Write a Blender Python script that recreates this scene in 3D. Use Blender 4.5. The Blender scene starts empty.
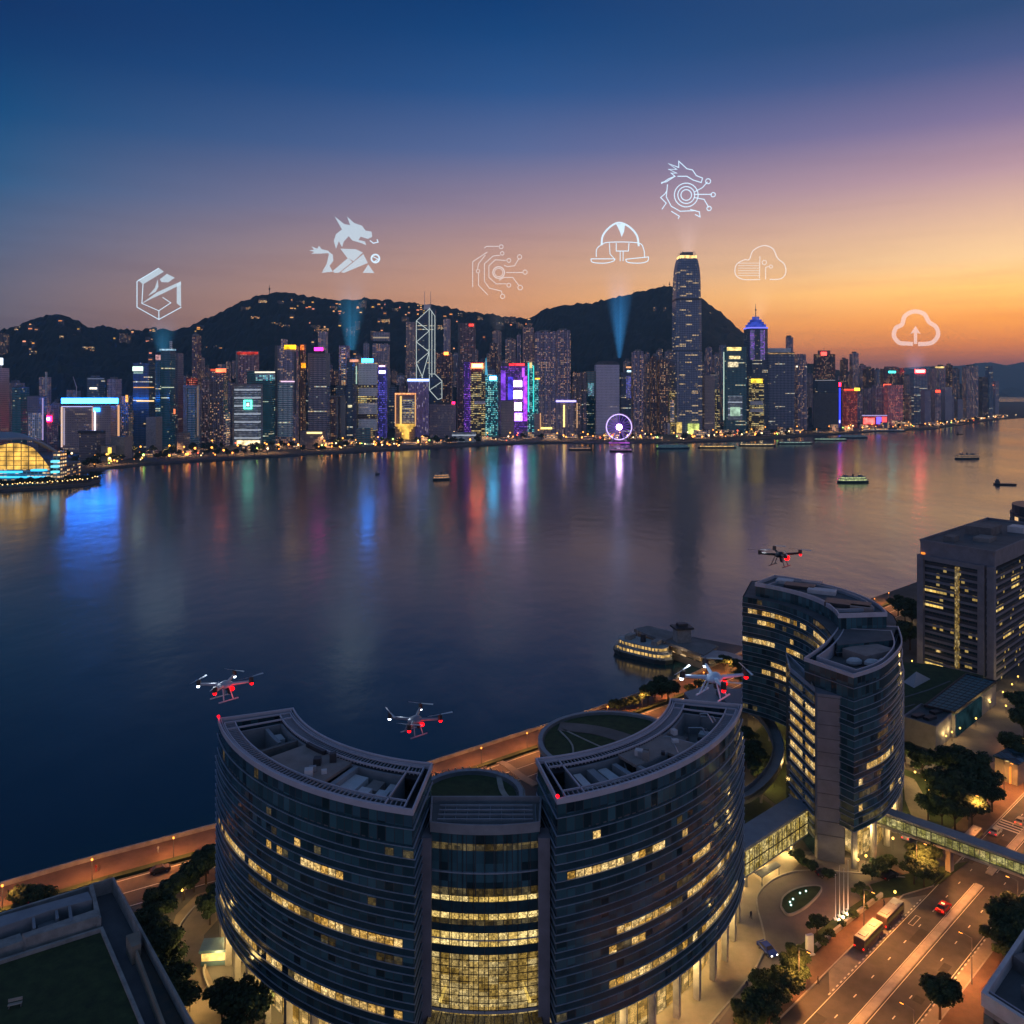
import bpy, math, random
from math import sin, cos, pi, atan2, atan, radians, sqrt
from mathutils import Vector
sc = bpy.context.scene
COL = sc.collection
F, HZ, CH = 820.0, 388.0, 113.0        # focal length in px, horizon row, camera height above the harbour
# ------------------------------------------------------------------ camera
cd = bpy.data.cameras.new("camera"); cam = bpy.data.objects.new("camera", cd); COL.objects.link(cam)
cam.location = (0, 0, CH); cam.rotation_euler = (radians(90), 0, 0)
cd.sensor_width = 36; cd.lens = 36 * F / 1024; cd.shift_y = -(512 - HZ) / 1024
cd.clip_start = 1; cd.clip_end = 90000
sc.camera = cam
sc.view_settings.view_transform = 'Standard'; sc.view_settings.look = 'None'
sc.view_settings.exposure = 0; sc.view_settings.gamma = 1
sc.render.engine = 'CYCLES'
sc.cycles.use_denoising = True
sc.cycles.sample_clamp_indirect = 25
sc.cycles.max_bounces = 6; sc.cycles.diffuse_bounces = 2; sc.cycles.glossy_bounces = 3
sc.cycles.transparent_max_bounces = 16; sc.cycles.volume_bounces = 0
sc.cycles.caustics_reflective = False; sc.cycles.caustics_refractive = False

def lin(c):
    return tuple(((v / 255) / 12.92 if v <= 10.31 else ((v / 255 + .055) / 1.055) ** 2.4) for v in c)

# ------------------------------------------------------------------ sky
world = bpy.data.worlds.new("World"); sc.world = world; world.use_nodes = True
wn = world.node_tree; N = wn.nodes; L = wn.links; N.clear()
def wnode(t, **k):
    n = N.new(t)
    for a, b in k.items(): setattr(n, a, b)
    return n
def wmath(op, a, b=None, c=None, clamp=False):
    n = N.new('ShaderNodeMath'); n.operation = op; n.use_clamp = clamp
    for i, v in enumerate((a, b, c)):
        if v is None: continue
        if isinstance(v, (int, float)): n.inputs[i].default_value = v
        else: L.new(v, n.inputs[i])
    return n.outputs[0]
tc = wnode('ShaderNodeTexCoord'); sx = wnode('ShaderNodeSeparateXYZ'); L.new(tc.outputs['Generated'], sx.inputs[0])
az = wmath('ARCTAN2', sx.outputs[0], sx.outputs[1])
el = wmath('ARCSINE', sx.outputs[2])
E0, E1 = radians(-1.0), radians(50)
fac = wmath('DIVIDE', wmath('SUBTRACT', el, E0), E1 - E0, clamp=True)
def skyramp(px, rows, extra):
    a = atan2(px - 512, F)
    r = wnode('ShaderNodeValToRGB'); cr = r.color_ramp; cr.interpolation = 'LINEAR'
    st = []
    for y, c in rows:
        e = atan((HZ - y) / F * cos(a)); st.append(((e - E0) / (E1 - E0), lin(c)))
    for deg, c in extra: st.append(((radians(deg) - E0) / (E1 - E0), lin(c)))
    st.sort()
    cr.elements[0].position = st[0][0]; cr.elements[0].color = (*st[0][1], 1)
    cr.elements[1].position = st[-1][0]; cr.elements[1].color = (*st[-1][1], 1)
    for p, c in st[1:-1]:
        e = cr.elements.new(p); e.color = (*c, 1)
    L.new(fac, r.inputs[0]); return r.outputs[0]
R_left = skyramp(0, [(385, (122, 108, 116)), (335, (128, 112, 118)), (290, (120, 114, 130)), (240, (94, 108, 140)), (180, (50, 96, 142)), (110, (10, 76, 128)), (40, (0, 56, 110)), (0, (0, 48, 102))],
                 [(35, (14, 46, 98)), (50, (66, 92, 128))])
R_mid = skyramp(512, [(385, (246, 156, 96)), (335, (250, 170, 108)), (300, (244, 174, 124)), (260, (214, 164, 142)), (210, (162, 138, 156)), (150, (92, 108, 156)), (90, (40, 84, 142)), (30, (8, 66, 124)), (0, (0, 58, 116))],
                 [(35, (22, 52, 100)), (50, (66, 92, 128))])
R_right = skyramp(1024, [(385, (205, 126, 104)), (362, (255, 138, 90)), (345, (300, 168, 66)), (318, (325, 205, 78)), (285, (325, 245, 132)), (255, (290, 236, 168)), (215, (255, 206, 170)), (165, (202, 162, 172)), (110, (136, 120, 160)), (50, (74, 90, 140)), (0, (42, 74, 122))],
                 [(35, (36, 58, 108)), (50, (66, 92, 128))])
R_rear = skyramp(512, [(388, (190, 176, 196)), (250, (184, 174, 202)), (100, (70, 104, 142))], [(40, (62, 94, 132)), (50, (66, 92, 128))])
def mixc(f, a, b):
    m = wnode('ShaderNodeMix', data_type='RGBA'); L.new(f, m.inputs[0]); L.new(a, m.inputs[6]); L.new(b, m.inputs[7]); return m.outputs[2]
def mr(v, a, b):
    m = wnode('ShaderNodeMapRange', interpolation_type='LINEAR'); L.new(v, m.inputs[0]); m.inputs[1].default_value = a; m.inputs[2].default_value = b
    m.inputs[3].default_value = 0; m.inputs[4].default_value = 1; return m.outputs[0]
c1 = mixc(mr(az, -.56, 0), R_left, R_mid)
c2 = mixc(mr(az, 0, .54), c1, R_right)
c3 = mixc(mr(wmath('ABSOLUTE', az), .75, 1.9), c2, R_rear)
# faint streaky cloud bands low in the west
cmap = wnode('ShaderNodeMapping'); cmap.inputs['Scale'].default_value = (3.2, 3.2, 46)
L.new(tc.outputs['Generated'], cmap.inputs[0])
cn = wnode('ShaderNodeTexNoise'); cn.inputs['Scale'].default_value = 1.6; cn.inputs['Detail'].default_value = 4; L.new(cmap.outputs[0], cn.inputs[0])
cl = wmath('MULTIPLY', mr(cn.outputs[0], .5, .74), mr(el, .30, .02))
c4 = wnode('ShaderNodeMix', data_type='RGBA', blend_type='MULTIPLY'); L.new(wmath('MULTIPLY', cl, .35), c4.inputs[0]); L.new(c3, c4.inputs[6]); c4.inputs[7].default_value = (.62, .5, .55, 1)
st_ = wnode('ShaderNodeTexSky', sky_type='NISHITA'); st_.sun_disc = False; st_.sun_elevation = radians(-2.0); st_.sun_rotation = radians(52); st_.altitude = 100
add = wnode('ShaderNodeMix', data_type='RGBA', blend_type='ADD'); add.inputs[0].default_value = 1
sm = wnode('ShaderNodeMix', data_type='RGBA', blend_type='MULTIPLY'); sm.inputs[0].default_value = 1; L.new(st_.outputs[0], sm.inputs[6]); sm.inputs[7].default_value = (.03, .03, .03, 1)
L.new(c4.outputs[2], add.inputs[6]); L.new(sm.outputs[2], add.inputs[7])
bg = wnode('ShaderNodeBackground'); L.new(add.outputs[2], bg.inputs[0]); bg.inputs[1].default_value = 1
wo = wnode('ShaderNodeOutputWorld'); L.new(bg.outputs[0], wo.inputs[0])
# afterglow from beyond the western hills
sd = bpy.data.lights.new("sun", 'SUN'); sd.energy = .22; sd.angle = radians(30); sd.color = (1, .62, .38)
so = bpy.data.objects.new("sun", sd); COL.objects.link(so); so.rotation_euler = (radians(84), 0, radians(-52) + pi)
so.rotation_euler = Vector((sin(radians(52)), cos(radians(52)), .12)).to_track_quat('Z', 'Y').to_euler()

# ------------------------------------------------------------------ geometry helpers
def W(px, py, z=3.0):
    D = F * (CH - z) / (py - HZ); return ((px - 512) / F * D, D)
def WX(px, D): return (px - 512) / F * D
def WZ(py, D): return CH + (HZ - py) / F * D
ORG = {}
class MB:
    def __init__(s): s.v = []; s.f = []; s.m = []; s.uv = []
    def face(s, pts, mat=0, uv=None):
        b = len(s.v); s.v.extend([tuple(p) for p in pts]); s.f.append(tuple(range(b, b + len(pts)))); s.m.append(mat)
        s.uv.append(uv or [(p[0], p[1]) for p in pts])
    def prism(s, poly, z0, z1, side=0, top=None, u0=0, bottom=True, ztop=None):
        n = len(poly); a = sum(poly[i][0] * poly[(i + 1) % n][1] - poly[(i + 1) % n][0] * poly[i][1] for i in range(n))
        if a < 0: poly = poly[::-1]
        u = u0
        for i in range(n):
            p, q = poly[i], poly[(i + 1) % n]; l = math.hypot(q[0] - p[0], q[1] - p[1])
            s.face([(p[0], p[1], z0), (q[0], q[1], z0), (q[0], q[1], z1), (p[0], p[1], z1)], side, [(u, z0), (u + l, z0), (u + l, z1), (u, z1)]); u += l
        t = side if top is None else top
        s.face([(x, y, z1) for x, y in poly], t)
        if bottom: s.face([(x, y, z0) for x, y in poly[::-1]], t)
    def box(s, cx, cy, z0, sx_, sy_, sz, rot=0, mat=0, top=None, u0=0):
        c, n = cos(rot), sin(rot)
        P = [(cx + a * c - b * n, cy + a * n + b * c) for a, b in ((-sx_ / 2, -sy_ / 2), (sx_ / 2, -sy_ / 2), (sx_ / 2, sy_ / 2), (-sx_ / 2, sy_ / 2))]
        s.prism(P, z0, z0 + sz, mat, top, u0)
    def tube(s, p0, p1, r0, r1=None, n=6, mat=0, cap=True):
        r1 = r0 if r1 is None else r1; p0 = Vector(p0); p1 = Vector(p1); d = p1 - p0
        if d.length < 1e-6: return
        d.normalize(); a = d.orthogonal().normalized(); b = d.cross(a)
        R0 = [p0 + (a * cos(2 * pi * i / n) + b * sin(2 * pi * i / n)) * r0 for i in range(n)]
        R1 = [p1 + (a * cos(2 * pi * i / n) + b * sin(2 * pi * i / n)) * r1 for i in range(n)]
        for i in range(n):
            j = (i + 1) % n; s.face([R0[i], R0[j], R1[j], R1[i]], mat)
        if cap: s.face(R0[::-1], mat); s.face(R1, mat)
    def path(s, pts, r, n=5, mat=0):
        for a, b in zip(pts, pts[1:]): s.tube(a, b, r, r, n, mat)
    def ball(s, c, r, mat=0, n=8, sc_=(1, 1, 1), k=5):
        c = Vector(c); sc3 = Vector(sc_)
        def P(i, j):
            th = pi * i / k; ph = 2 * pi * j / n; return (c[0] + r * sc3[0] * sin(th) * cos(ph), c[1] + r * sc3[1] * sin(th) * sin(ph), c[2] + r * sc3[2] * cos(th))
        for i in range(k):
            for j in range(n):
                if i == 0: s.face([P(0, 0), P(1, j), P(1, j + 1)], mat)
                elif i == k - 1: s.face([P(i, j), P(k, 0), P(i, j + 1)], mat)
                else: s.face([P(i, j), P(i + 1, j), P(i + 1, j + 1), P(i, j + 1)], mat)
    def ribbon(s, pts, w, z, mat=0, thick=0, w2=None):
        """flat strip of width w along pts; with thick it is a slab"""
        Lf, Rt = offset(pts, w / 2, False), offset(pts, -(w if w2 is None else w2) / 2, False)
        if thick: s.prism(Lf + Rt[::-1], z - thick, z, mat)
        else:
            for i in range(len(pts) - 1): s.face([(*Rt[i], z), (*Rt[i + 1], z), (*Lf[i + 1], z), (*Lf[i], z)], mat)
    def wall(s, pts, w, z0, z1, mat=0, closed=False, top=None):
        P = pts + [pts[0]] if closed else pts
        A, B = offset(P, w / 2, closed), offset(P, -w / 2, closed)
        u = 0
        for i in range(len(P) - 1):
            l = math.hypot(P[i + 1][0] - P[i][0], P[i + 1][1] - P[i][1])
            uv = [(u, z0), (u + l, z0), (u + l, z1), (u, z1)]; u += l
            s.face([(*B[i], z0), (*B[i + 1], z0), (*B[i + 1], z1), (*B[i], z1)], mat, uv)
            s.face([(*A[i + 1], z0), (*A[i], z0), (*A[i], z1), (*A[i + 1], z1)], mat, uv)
            t = mat if top is None else top
            s.face([(*B[i], z1), (*B[i + 1], z1), (*A[i + 1], z1), (*A[i], z1)], t)
            s.face([(*A[i], z0), (*A[i + 1], z0), (*B[i + 1], z0), (*B[i], z0)], t)
        if not closed:
            for k in (0, -1): s.face([(*A[k], z0), (*B[k], z0), (*B[k], z1), (*A[k], z1)], mat)
    def build(s, name, mats, parent=None, smooth=False, weld=False):
        if not isinstance(mats, (list, tuple)): mats = [mats]
        o_ = ORG.get(parent.name, Vector()) if parent is not None else Vector()
        me = bpy.data.meshes.new(name)
        me.from_pydata([(v[0] - o_[0], v[1] - o_[1], v[2] - o_[2]) for v in s.v], [], s.f)
        for m in mats: me.materials.append(m)
        me.polygons.foreach_set('material_index', s.m)
        ul = me.uv_layers.new(name="UVMap"); flat = []
        for u in s.uv:
            for a in u: flat.extend((a[0], a[1]))
        ul.data.foreach_set('uv', flat)
        if smooth: me.polygons.foreach_set('use_smooth', [True] * len(s.f))
        me.update()
        o = bpy.data.objects.new(name, me); COL.objects.link(o)
        if parent is not None: o.parent = parent; ORG[o.name] = o_
        return o
def offset(pts, d, closed=False):
    out = []; n = len(pts)
    for i in range(n):
        if closed and i in (0, n - 1): a, b = pts[n - 2], pts[1]
        else: a, b = pts[max(i - 1, 0)], pts[min(i + 1, n - 1)]
        p = pts[i]
        t1 = Vector((p[0] - a[0], p[1] - a[1])); t2 = Vector((b[0] - p[0], b[1] - p[1]))
        t = (t1.normalized() if t1.length > 1e-9 else Vector((0, 0))) + (t2.normalized() if t2.length > 1e-9 else Vector((0, 0)))
        if t.length < 1e-9: t = t2 if t2.length else t1
        t.normalize(); nrm = Vector((-t[1], t[0]))
        ref = t2 if t2.length > 1e-9 else t1
        k = max(.45, abs(ref.normalized().dot(t)))
        out.append((p[0] + nrm[0] * d / k, p[1] + nrm[1] * d / k))
    return out
def arc3(p, q, r, n):
    ax, ay = p; bx, by = q; cx, cy = r; d = 2 * (ax * (by - cy) + bx * (cy - ay) + cx * (ay - by))
    if abs(d) < 1e-6: return [(ax + (cx - ax) * i / n, ay + (cy - ay) * i / n) for i in range(n + 1)]
    ux = ((ax * ax + ay * ay) * (by - cy) + (bx * bx + by * by) * (cy - ay) + (cx * cx + cy * cy) * (ay - by)) / d
    uy = ((ax * ax + ay * ay) * (cx - bx) + (bx * bx + by * by) * (ax - cx) + (cx * cx + cy * cy) * (bx - ax)) / d
    R = math.hypot(ax - ux, ay - uy); a0 = atan2(ay - uy, ax - ux); a1 = atan2(by - uy, bx - ux); a2 = atan2(cy - uy, cx - ux)
    def nd(x): return (x + pi) % (2 * pi) - pi
    t = nd(a1 - a0) + nd(a2 - a1)
    return [(ux + R * cos(a0 + t * i / n), uy + R * sin(a0 + t * i / n)) for i in range(n + 1)]
def spline(pts, k=6):
    out = []; n = len(pts)
    for i in range(n - 1):
        p0, p1, p2, p3 = pts[max(i - 1, 0)], pts[i], pts[i + 1], pts[min(i + 2, n - 1)]
        for j in range(k):
            t = j / k
            out.append(tuple(.5 * (2 * b + (c - a) * t + (2 * a - 5 * b + 4 * c - d) * t * t + (3 * b - a - 3 * c + d) * t ** 3) for a, b, c, d in zip(p0, p1, p2, p3)))
    out.append(tuple(pts[-1])); return out
def thing(name, label, cat, loc=(0, 0, 0), group=None):
    o = bpy.data.objects.new(name, None); COL.objects.link(o); o.empty_display_size = .5
    o.location = loc; ORG[o.name] = Vector(loc); o['label'] = label; o['category'] = cat
    if group: o['group'] = group
    return o
def tag(o, label, cat, group=None):
    o['label'] = label; o['category'] = cat
    if group: o['group'] = group
    return o
def kind(o, k='structure'): o['kind'] = k; return o
def copy_tree(o, parent=None):
    c = o.copy(); COL.objects.link(c)
    if parent is not None: c.parent = parent
    for ch in KIDS.get(o.name, ()): copy_tree(ch, c)
    return c
KIDS = {}
def proto(root):
    for o in bpy.data.objects:
        if o.parent is not None: KIDS.setdefault(o.parent.name, [])
    KIDS.update({k: [] for k in list(KIDS)})
    for o in bpy.data.objects:
        if o.parent is not None: KIDS[o.parent.name].append(o)
    return root
USED = set()
def place(root, loc, rz=0, label=None, scale=None, group=None):
    r = root if root.name not in USED else copy_tree(root)
    USED.add(root.name)
    r.location = loc; r.rotation_euler = (0, 0, rz)
    if scale: r.scale = (scale,) * 3 if isinstance(scale, (int, float)) else scale
    if label: r['label'] = label
    if group: r['group'] = group
    return r
# ------------------------------------------------------------------ materials
def nmat(name):
    m = bpy.data.materials.new(name); m.use_nodes = True; nt = m.node_tree; nt.nodes.clear(); return m, nt
class G:
    def __init__(s, nt): s.nt = nt
    def n(s, t, ins=None, **k):
        n = s.nt.nodes.new(t)
        for a, b in k.items(): setattr(n, a, b)
        for i, v in (ins or {}).items():
            if hasattr(v, 'node'): s.nt.links.new(v, n.inputs[i])
            else: n.inputs[i].default_value = v
        return n
    def m(s, op, a, b=0.0, c=0.0): return s.n('ShaderNodeMath', {0: a, 1: b, 2: c}, operation=op).outputs[0]
    def mix(s, f, a, b, bt='MIX'):
        a = (*a, 1) if isinstance(a, tuple) and len(a) == 3 else a; b = (*b, 1) if isinstance(b, tuple) and len(b) == 3 else b
        return s.n('ShaderNodeMix', {0: f, 6: a, 7: b}, data_type='RGBA', blend_type=bt).outputs[2]
    def out(s, sh, vol=False):
        o = s.n('ShaderNodeOutputMaterial'); s.nt.links.new(sh, o.inputs[1 if vol else 0])
def plain(name, col, rough=.7, metal=0, var=.25, scale=.4, bump=0, spec=.5, col2=None, det=5, vec='Object'):
    m, nt = nmat(name); g = G(nt); t = g.n('ShaderNodeTexCoord')
    nz = g.n('ShaderNodeTexNoise', {'Vector': t.outputs[vec], 'Scale': scale, 'Detail': det, 'Roughness': .62}).outputs[0]
    k = g.n('ShaderNodeMapRange', {0: nz, 1: .3, 2: .7, 3: 0, 4: 1}).outputs[0]
    a = tuple(c * (1 - var) for c in col); b = col2 or tuple(min(1, c * (1 + var)) for c in col)
    c = g.mix(k, a, b)
    p = g.n('ShaderNodeBsdfPrincipled', {'Base Color': c, 'Roughness': rough, 'Metallic': metal, 'Specular IOR Level': spec})
    if bump:
        bn = g.n('ShaderNodeBump', {'Height': nz, 'Strength': bump, 'Distance': .3}); nt.links.new(bn.outputs[0], p.inputs['Normal'])
    g.out(p.outputs[0]); return m
_em = {}
def em(col, st=1.0, var=0.0):
    key = (col, st, var)
    if key in _em: return _em[key]
    m, nt = nmat("surface_glow"); g = G(nt)  # plain glow, worn by lamps and by parts that are no lamps
    s = st
    if var:
        t = g.n('ShaderNodeTexCoord'); nz = g.n('ShaderNodeTexNoise', {'Vector': t.outputs['Object'], 'Scale': var, 'Detail': 3}).outputs[0]
        s = g.m('MULTIPLY', g.n('ShaderNodeMapRange', {0: nz, 1: .35, 2: .65, 3: .35, 4: 1.3}).outputs[0], st)
    e = g.n('ShaderNodeEmission', {0: (*lin(col), 1), 1: s}); g.out(e.outputs[0]); _em[key] = m; return m
def facade(name, bay=3.6, flo=3.4, a=.15, b0=.2, b1=.85, lit=.2, band=0.0, st=1.5, glass=(.02, .03, .045), warm=(255, 190, 110), cool=(255, 225, 180), cmix=.5, gr=.2, wr=.75, wall=None, dim=0.0, dimcol=(90, 100, 130), vert=False, stripe=2.6):
    """windows in rows and columns; wall colour from the object colour unless given; a share of the windows has its light on"""
    m, nt = nmat(name); g = G(nt)
    uv = g.n('ShaderNodeUVMap'); s = g.n('ShaderNodeSeparateXYZ', {0: uv.outputs[0]}); oi = g.n('ShaderNodeObjectInfo')
    seed = g.m('MULTIPLY', oi.outputs['Random'], 97.0)
    U = g.m('DIVIDE', s.outputs[0], bay); V = g.m('DIVIDE', s.outputs[1], flo)
    fu, fv, iu, iv = g.m('FRACT', U), g.m('FRACT', V), g.m('FLOOR', U), g.m('FLOOR', V)
    mk = g.m('MULTIPLY', g.m('GREATER_THAN', fu, a), g.m('LESS_THAN', fu, 1 - a))
    if not vert: mk = g.m('MULTIPLY', mk, g.m('MULTIPLY', g.m('GREATER_THAN', fv, b0), g.m('LESS_THAN', fv, b1)))
    cell = g.n('ShaderNodeCombineXYZ', {0: iu, 1: iv, 2: seed}).outputs[0]
    w1 = g.n('ShaderNodeTexWhiteNoise', {0: cell}, noise_dimensions='3D')
    patch = g.n('ShaderNodeTexNoise', {'Vector': cell, 'Scale': .23, 'Detail': 1}).outputs[0]
    on = g.m('LESS_THAN', w1.outputs[0], g.m('MULTIPLY', g.n('ShaderNodeMapRange', {0: patch, 1: .35, 2: .65, 3: .3, 4: 1.7}).outputs[0], lit))
    if band:
        fl = g.n('ShaderNodeCombineXYZ', {0: g.m('FLOOR', g.m('DIVIDE', iu, 7)), 1: iv, 2: seed}).outputs[0]
        w2 = g.n('ShaderNodeTexWhiteNoise', {0: fl}, noise_dimensions='3D').outputs[0]
        on = g.m('MAXIMUM', on, g.m('LESS_THAN', w2, band))
    sp = g.n('ShaderNodeSeparateColor', {0: w1.outputs[1]})
    e = g.m('MULTIPLY', g.m('MULTIPLY', on, mk), g.m('MULTIPLY', g.m('ADD', .35, sp.outputs[0]), st))
    ec = g.mix(g.m('MULTIPLY', sp.outputs[1], cmix * 2), lin(warm), lin(cool))
    if dim:  # panes not switched on still get a faint glow put into the glass
        e = g.m('ADD', e, g.m('MULTIPLY', g.m('MULTIPLY', mk, g.m('SUBTRACT', 1, on)), g.m('MULTIPLY', dim, g.m('ADD', .4, sp.outputs[2]))))
        ec = g.mix(on, lin(dimcol), ec)
    t = g.n('ShaderNodeTexCoord'); nz = g.n('ShaderNodeTexNoise', {'Vector': t.outputs['Object'], 'Scale': .03, 'Detail': 3}).outputs[0]
    wc = oi.outputs['Color'] if wall is None else (*wall, 1)
    wc = g.mix(g.n('ShaderNodeMapRange', {0: nz, 1: .3, 2: .7, 3: 0, 4: .5}).outputs[0], wc, (.65, .65, .68, 1), 'MULTIPLY')
    if stripe: sv_ = g.m('FRACT', g.m('ADD', g.m('DIVIDE', s.outputs[0], bay * stripe), seed)); wc = g.mix(g.m('MULTIPLY', g.m('LESS_THAN', sv_, .42), .5), wc, (.36, .34, .4), 'MULTIPLY')
    base = g.mix(mk, wc, glass)
    p = g.n('ShaderNodeBsdfPrincipled', {'Base Color': base, 'Roughness': g.n('ShaderNodeMapRange', {0: mk, 3: wr, 4: gr}).outputs[0], 'Emission Color': ec, 'Emission Strength': e})
    g.out(p.outputs[0]); return m
# ------------------------------------------------------------------ shared materials
M = {}
M['roof'] = plain('roof_felt', (.10, .10, .11), .9, scale=.2)
M['roof_light'] = plain('roof_gravel', (.2, .19, .19), .9, scale=.2)
M['steel'] = plain('brushed_steel', (.42, .42, .46), .35, .8, .15, 1.0)
M['concrete'] = plain('weathered_concrete', (.30, .28, .27), .85, var=.3, scale=.5)
M['concrete_dark'] = plain('dark_concrete', (.13, .125, .13), .85, var=.35, scale=.4)
M['asphalt'] = plain('asphalt', (.055, .052, .052), .8, var=.3, scale=.35, det=8)
M['white'] = plain('road_paint', (.62, .58, .5), .7, var=.2, scale=2)
M['black'] = plain('black_plastic', (.015, .015, .018), .4)
M['metal_dark'] = plain('dark_metal', (.06, .06, .07), .45, .6)
M['grass'] = plain('lawn_grass', (.034, .052, .016), .95, var=.45, scale=.5, det=8)
M['trunk'] = plain('bark', (.07, .05, .035), .9)
M['grassdark'] = M['grass']
M['res'] = facade('apartment_wall', 3.6, 3.9, .28, .3, .75, .26, 0, 1.2, warm=(255, 165, 95), cool=(255, 215, 165), wr=.85)
M['res2'] = facade('apartment_wall_tight', 3.0, 3.5, .25, .3, .75, .24, 0, .9, warm=(255, 160, 100), cool=(225, 215, 220), wr=.85)
M['off'] = facade('office_glass_wall', 3.6, 4.2, .06, .35, .8, .035, .04, .8, glass=(.02, .05, .08), warm=(255, 205, 130), cool=(215, 235, 225), gr=.12, dim=.05, dimcol=(60, 115, 165))
M['teal'] = facade('teal_glass_wall', 3.6, 4.2, .05, .35, .8, .03, .035, .8, glass=(.015, .075, .095), warm=(200, 240, 220), cool=(255, 225, 170), gr=.12, dim=.13, dimcol=(20, 130, 160))
M['stone'] = facade('stone_grid_wall', stripe=0, bay=3.0, flo=3.7, a=.3, b0=.34, b1=.68, lit=.10, band=.03, st=.8, glass=(.03, .03, .05), warm=(255, 195, 130), cool=(255, 230, 200), wr=.8)
M['gold'] = facade('lit_office_wall', 3.2, 4.4, .07, .3, .75, .3, .35, .9, glass=(.04, .04, .03), warm=(255, 205, 105), cool=(235, 230, 170))
M['fin'] = facade('vertical_fin_wall', 3.4, 4.0, .3, .1, .9, .12, 0, 1.0, glass=(.03, .03, .06), warm=(200, 180, 255), cool=(255, 230, 220), vert=True, dim=.16, dimcol=(150, 120, 235))
M['low'] = facade('low_block_wall', 4.5, 4.2, .12, .3, .75, .4, .15, 1.5, glass=(.04, .04, .04), warm=(255, 165, 70), cool=(255, 225, 170))
M['violet'] = facade('violet_lit_wall', 3.0, 4.2, .2, .25, .75, .5, 0, 1.3, glass=(.03, .01, .09), warm=(130, 60, 255), cool=(200, 110, 255), dim=.30, dimcol=(100, 40, 220))
M['cyan'] = facade('cyan_lit_wall', 3.4, 4.2, .15, .2, .8, .5, 0, 1.3, glass=(.01, .08, .09), warm=(40, 200, 215), cool=(180, 250, 240), dim=.28, dimcol=(10, 120, 150))
M['blue'] = facade('blue_lit_wall', 3.0, 4.2, .15, .2, .8, .5, 0, 1.2, glass=(.02, .02, .1), warm=(70, 70, 220), cool=(120, 110, 240), dim=.2, dimcol=(60, 60, 200))
M['redlit'] = facade('red_lit_wall', 3.0, 4.2, .2, .2, .8, .4, 0, 1.0, glass=(.12, .03, .03), warm=(255, 90, 70), cool=(255, 150, 110), dim=.22, dimcol=(220, 70, 60))
WHITE, WARM, BLUE, RED, GRN = (255, 240, 215), (255, 180, 90), (40, 130, 255), (255, 40, 50), (90, 255, 210)
MAUVE, PLUM, BROWN, SLATE, STONE, NAVY = (.60, .52, .60), (.44, .38, .50), (.56, .43, .42), (.40, .44, .56), (.74, .68, .72), (.10, .15, .21)

HAZE = 7.5e-5
# ------------------------------------------------------------------ harbour water, land, hills
m, nt = nmat('harbour_water'); g = G(nt); t = g.n('ShaderNodeTexCoord')
mp = g.n('ShaderNodeMapping', {'Vector': t.outputs['Object'], 'Scale': (1, .55, 1)})
n1 = g.n('ShaderNodeTexNoise', {'Vector': mp.outputs[0], 'Scale': .05, 'Detail': 4, 'Roughness': .6}).outputs[0]
n2 = g.n('ShaderNodeTexNoise', {'Vector': mp.outputs[0], 'Scale': .006, 'Detail': 4, 'Roughness': .6}).outputs[0]
bp = g.n('ShaderNodeBump', {'Height': n1, 'Strength': .24, 'Distance': 1.0})
bp2 = g.n('ShaderNodeBump', {'Height': n2, 'Strength': .5, 'Distance': 3.0, 'Normal': bp.outputs[0]})
p = g.n('ShaderNodeBsdfPrincipled', {'Base Color': (.002, .030, .042, 1), 'IOR': 1.62, 'Normal': bp2.outputs[0],
        'Roughness': g.n('ShaderNodeMapRange', {0: n2, 1: .35, 2: .65, 3: .15, 4: .22}).outputs[0]})
g.out(p.outputs[0]); M['water'] = m
w = MB(); w.face([(-17000, -400, 0), (17000, -400, 0), (17000, 19000, 0), (-17000, 19000, 0)]); kind(w.build('harbour_water', M['water']))
m, nt = nmat('evening_haze'); g = G(nt); v = g.n('ShaderNodeVolumePrincipled', {'Color': (.40, .74, 1, 1), 'Density': HAZE, 'Anisotropy': .25}); g.out(v.outputs[0], True); M['haze'] = m
w = MB(); w.box(0, 9200, -6, 35000, 20400, 676); kind(w.build('haze', M['haze']), 'stuff')

SHORE = [(-260, 498), (-60, 493), (0, 492), (40, 489.5), (85, 486), (100, 482.5), (101, 479), (88, 476.5), (70, 475.5), (92, 472.5), (115, 468), (150, 464.5), (200, 461.5), (250, 458.5), (330, 453.5), (400, 450), (470, 446.5),
         (540, 443.5), (600, 443.5), (680, 443), (750, 441), (800, 437), (850, 434), (880, 431.5), (930, 429.5), (965, 424.5), (1000, 419.5), (1024, 418), (1100, 414), (1300, 408)]
sh = [W(x, y, 0) for x, y in SHORE]
M['land'] = plain('city_ground', (.055, .05, .05), .9, var=.4, scale=.03, det=8)
M['quay'] = plain('quay_stone', (.10, .095, .10), .9, var=.3, scale=.1)
land = MB(); land.prism(sh + [(7500, 6500), (3400, 6600), (2500, 9500), (-9000, 9500), (-9000, 900)], -4, 2.6, 0, 1)
kind(land.build('far_ground', [M['quay'], M['land']]))
def shoreD(px):
    for (x0, y0), (x1, y1) in zip(SHORE[9:], SHORE[10:]):
        if x0 <= px <= x1: y = y0 + (y1 - y0) * (px - x0) / (x1 - x0); return F * CH / (y - HZ)
    return 1100 if px < 92 else 3600

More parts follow.
